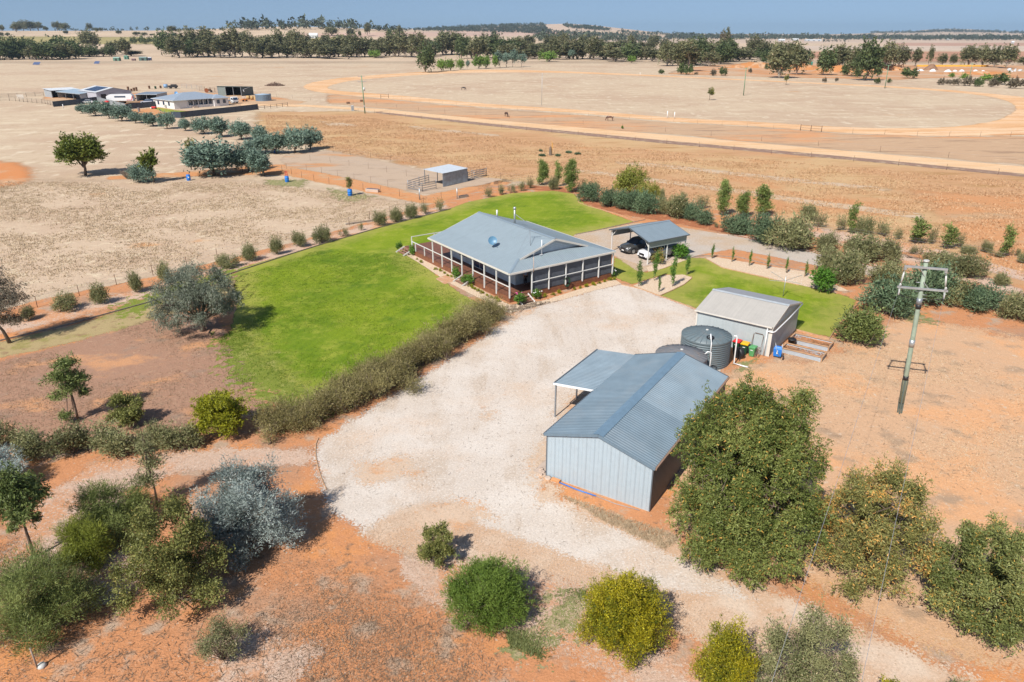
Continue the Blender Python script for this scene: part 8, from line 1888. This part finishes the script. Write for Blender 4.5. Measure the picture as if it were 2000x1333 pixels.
# ------------------------------------------------------------ grass tufts, litter, pebbles
def scatter(name, label, poly, n, mat, hgt, wid, blades, seed, world_dens=None, spread=.12, clump=1.0, holes=()):
    rg = np.random.default_rng(seed)
    P = np.array([list(G(*q))[:2] for q in poly]); lo, hi = P.min(0), P.max(0); out = []
    H_ = [np.array([list(G(*q))[:2] for q in h]) for h in holes]
    tot = 0
    while tot < n:
        q = rg.uniform(lo, hi, (n, 2))
        f = np.sin(q[:, 0] * .35 + 3 * np.sin(q[:, 1] * .21)) + np.sin(q[:, 1] * .43 + 2 * np.sin(q[:, 0] * .17)) + rg.normal(size=n) * .7
        k = (seg_sd(q, P) > 0) & (f > clump - 1)
        for h in H_: k &= seg_sd(q, h) < 0
        q = q[k]; out.append(q); tot += len(q)
    c = np.concatenate(out)[:n]
    N = n * blades
    b = np.repeat(c, blades, 0) + rg.normal(size=(N, 2)) * spread
    h = rg.uniform(.5, 1.3, N) * hgt; w = rg.uniform(.6, 1.3, N) * wid
    a = rg.uniform(0, 6.28, N); d = np.stack([np.cos(a), np.sin(a)], 1)
    lean = rg.normal(size=(N, 2)) * .55 * h[:, None]
    z = np.full(N, .01)
    V = np.zeros((N, 3, 3)); V[:, 0, :2] = b - d * w[:, None] / 2; V[:, 1, :2] = b + d * w[:, None] / 2; V[:, 2, :2] = b + lean
    V[:, 0, 2] = V[:, 1, 2] = z; V[:, 2, 2] = h
    o = link(bpy.data.objects.new(name, tri_mesh(name, V, mat, np.repeat(rg.random(n), blades) * .6 + rg.random(N) * .3)))
    return tag(o, label, None, None, 'stuff')
lm_straw = leaf_mat('straw_blades', (.50, .37, .23), (.72, .58, .40), trans=.2)
lm_dead = leaf_mat('dead_grass_blades', (.22, .145, .09), (.55, .40, .27), trans=.2)
lm_gold = leaf_mat('golden_blades', (.46, .28, .15), (.60, .40, .235), trans=.2)
lm_green = leaf_mat('lawn_blades', (.09, .17, .012), (.24, .33, .03), trans=.3)
lm_weed = leaf_mat('weed_blades', (.16, .19, .06), (.32, .34, .14), trans=.3)
scatter('dry_grass', 'pale tussocks of dry grass in the paddock beside the fence', [(-200, 360), (0, 355), (250, 358), (480, 356), (690, 380), (840, 404), (600, 460), (330, 525), (0, 595), (-200, 640)], 12000, lm_straw, .16, .12, 6, 1, spread=.25, clump=.6)
scatter('dry_grass', 'dead grey grass on the home block soil', [(-100, 930), (400, 1150), (640, 1050), (720, 1060), (900, 1180), (1050, 1270), (1200, 1400), (-100, 1400)], 9000, lm_dead, .07, .03, 6, 2, spread=.12, clump=1.9)
scatter('dry_grass', 'dead grass on the dry yard round the power pole', [(1440, 710), (1700, 660), (2050, 720), (2050, 1060), (1760, 960), (1560, 850), (1420, 760)], 9000, lm_straw, .06, .035, 5, 3, spread=.10, clump=.9)
scatter('dry_grass', 'dead grass on the brown earth beside the lawn', [(0, 710), (150, 672), (300, 620), (430, 670), (520, 760), (380, 840), (0, 850)], 5000, lm_dead, .07, .04, 5, 4, spread=.10, clump=1.0)
scatter('dry_grass', 'golden dry grass in the field behind the shrubs', [(660, 296), (520, 255), (520, 225), (700, 228), (1000, 270), (1400, 305), (2050, 360), (2050, 560), (1560, 436), (1300, 398), (1100, 360), (930, 345)], 24000, lm_gold, .20, .16, 4, 5, spread=.3, clump=.3)
scatter('dry_grass', 'straw coloured grass along the big shed front', [(1090, 965), (1240, 1020), (1330, 1050), (1300, 1075), (1180, 1020)], 900, lm_straw, .14, .03, 7, 6, spread=.08, clump=.9)
scatter('grass_blades', 'uneven green blades on the lawn beside the house', [(470, 540), (620, 490), (796, 496), (870, 560), (975, 625), (800, 735), (560, 760), (465, 690)], 12000, lm_green, .07, .05, 5, 7, spread=.12, clump=.4)
scatter('green_weeds', 'green weeds between the two bushes by the driveway', [(1085, 1160), (1145, 1150), (1165, 1190), (1130, 1235), (1060, 1290), (1000, 1265), (990, 1238), (1050, 1225)], 420, lm_weed, .13, .05, 7, 8, spread=.10, clump=1.2)
scatter('green_weeds', 'patchy green grass thinning out at the lawn corner', [(430, 660), (470, 640), (520, 700), (600, 770), (680, 775), (600, 815), (500, 800), (440, 735)], 1300, lm_green, .08, .05, 6, 9, spread=.14, clump=1.6)
scatter('leaf_litter', 'orange fallen leaves under the driveway trees', [(1500, 1120), (1640, 1130), (1760, 1180), (1900, 1260), (1980, 1300), (1800, 1290), (1620, 1200)], 3000, leaf_mat('fallen_leaves', (.45, .22, .06), (.65, .45, .18)), .02, .06, 2, 10, spread=.1, clump=.3)
def stones(name, label, poly, n, mat, s0, s1, seed, holes=()):
    rg = np.random.default_rng(seed); P = np.array([list(G(*q))[:2] for q in poly]); lo, hi = P.min(0), P.max(0); out = []; tot = 0
    while tot < n:
        q = rg.uniform(lo, hi, (n, 2)); q = q[seg_sd(q, P) > 0]; out.append(q); tot += len(q)
    c = np.concatenate(out)[:n]; s = rg.uniform(s0, s1, n) * rg.uniform(.6, 1, n)
    T4 = np.array([(1, 0, 0), (-.5, .87, 0), (-.5, -.87, 0), (0, 0, .9)]); F = [(0, 1, 3), (1, 2, 3), (2, 0, 3)]
    a = rg.uniform(0, 6.28, n); R_ = np.stack([np.stack([np.cos(a), -np.sin(a)], 1), np.stack([np.sin(a), np.cos(a)], 1)], 1)
    V4 = np.zeros((n, 4, 3)); V4[:, :, :2] = np.einsum('nij,kj->nki', R_, T4[:, :2]) * s[:, None, None]; V4[:, :, 2] = T4[:, 2] * s[:, None] + .02
    V4[:, :, :2] += c[:, None, :]
    V = np.concatenate([V4[:, f] for f in F]); o = link(bpy.data.objects.new(name, tri_mesh(name, V, mat, np.tile(rg.random(n) * .9, 3)))); return tag(o, label, None, None, 'stuff')
GP = [(992, 622), (1090, 590), (1214, 560), (1364, 610), (1400, 680), (1200, 890), (1070, 930), (1090, 985), (1300, 1078), (1500, 1180), (1130, 1095), (930, 1020), (780, 990), (720, 1040), (628, 960), (624, 862), (800, 752)]
stones('gravel', 'loose white stones on the gravel yard', GP, 26000, leaf_mat('white_stones', (.46, .39, .32), (.66, .59, .51), trans=0), .02, .045, 1)
stones('gravel', 'loose tan stones along the driveway edge', [(700, 1030), (800, 1000), (1000, 1050), (1300, 1150), (1600, 1260), (1750, 1333), (1500, 1333), (1300, 1220), (1000, 1110), (780, 1085)], 14000, leaf_mat('tan_stones', (.42, .29, .20), (.66, .53, .41), trans=0), .02, .05, 2)
stones('wood_chips', 'pale wood chips over the mulch beds', [(-40, 1120), (60, 1010), (190, 905), (520, 880), (610, 890), (330, 925), (250, 960), (210, 1040), (330, 1110), (200, 1180)], 12000, leaf_mat('chips', (.42, .28, .20), (.64, .50, .40), trans=0), .015, .035, 3)
stones('wood_chips', 'pale wood chips round the bushes by the driveway', [(780, 1095), (1000, 1100), (1130, 1130), (1180, 1220), (1330, 1290), (1200, 1320), (1000, 1240), (880, 1200)], 9000, leaf_mat('chips2', (.42, .28, .20), (.62, .48, .38), trans=0), .015, .045, 4)

def twig_litter(name, label, poly, n, mat, seed, lmin, lmax):
    rg = np.random.default_rng(seed); P = np.array([list(G(*q))[:2] for q in poly]); lo, hi = P.min(0), P.max(0); q = rg.uniform(lo, hi, (n * 4, 2)); c = q[seg_sd(q, P) > 0][:n]; n = len(c)
    a = rg.uniform(0, 6.28, n); L = rg.uniform(lmin, lmax, n); d = np.stack([np.cos(a), np.sin(a)], 1) * L[:, None]; w = np.stack([-np.sin(a), np.cos(a)], 1) * .012
    V = np.zeros((n, 3, 3)); V[:, 0, :2] = c - w; V[:, 1, :2] = c + w; V[:, 2, :2] = c + d; V[:, :2, 2] = .03; V[:, 2, 2] = .05
    tag(link(bpy.data.objects.new(name, tri_mesh(name, V, mat, rg.random(n)))), label, None, None, 'stuff')
lm_tw = leaf_mat('twigs_dry', (.12, .08, .05), (.34, .25, .18), trans=0)
twig_litter('twig_litter', 'dry twigs and leaves blown over the gravel', GP, 1800, lm_tw, 31, .06, .35)
twig_litter('twig_litter', 'dry sticks on the soil below the bushes', [(0, 1150), (500, 1180), (900, 1210), (1000, 1333), (0, 1333)], 1800, lm_tw, 32, .08, .5)
twig_litter('twig_litter', 'dry sticks on the yard round the power pole', [(1440, 720), (1700, 670), (2000, 720), (2000, 1000), (1650, 880)], 1400, lm_tw, 33, .08, .4)

# ------------------------------------------------------------ the air
hz = NT('air')
vol = hz.n('ShaderNodeVolumePrincipled', {'Color': (0.62, 0.82, 1.0, 1), 'Density': HAZE, 'Anisotropy': 0.2})
hz.t.links.new(vol, hz.out.inputs['Volume'])
if HAZE > 0:
    o = MB().b(-28000, 28000, -900, 12600, -2.0, 185).build('haze', hz.m)
    tag(o, kind='stuff')
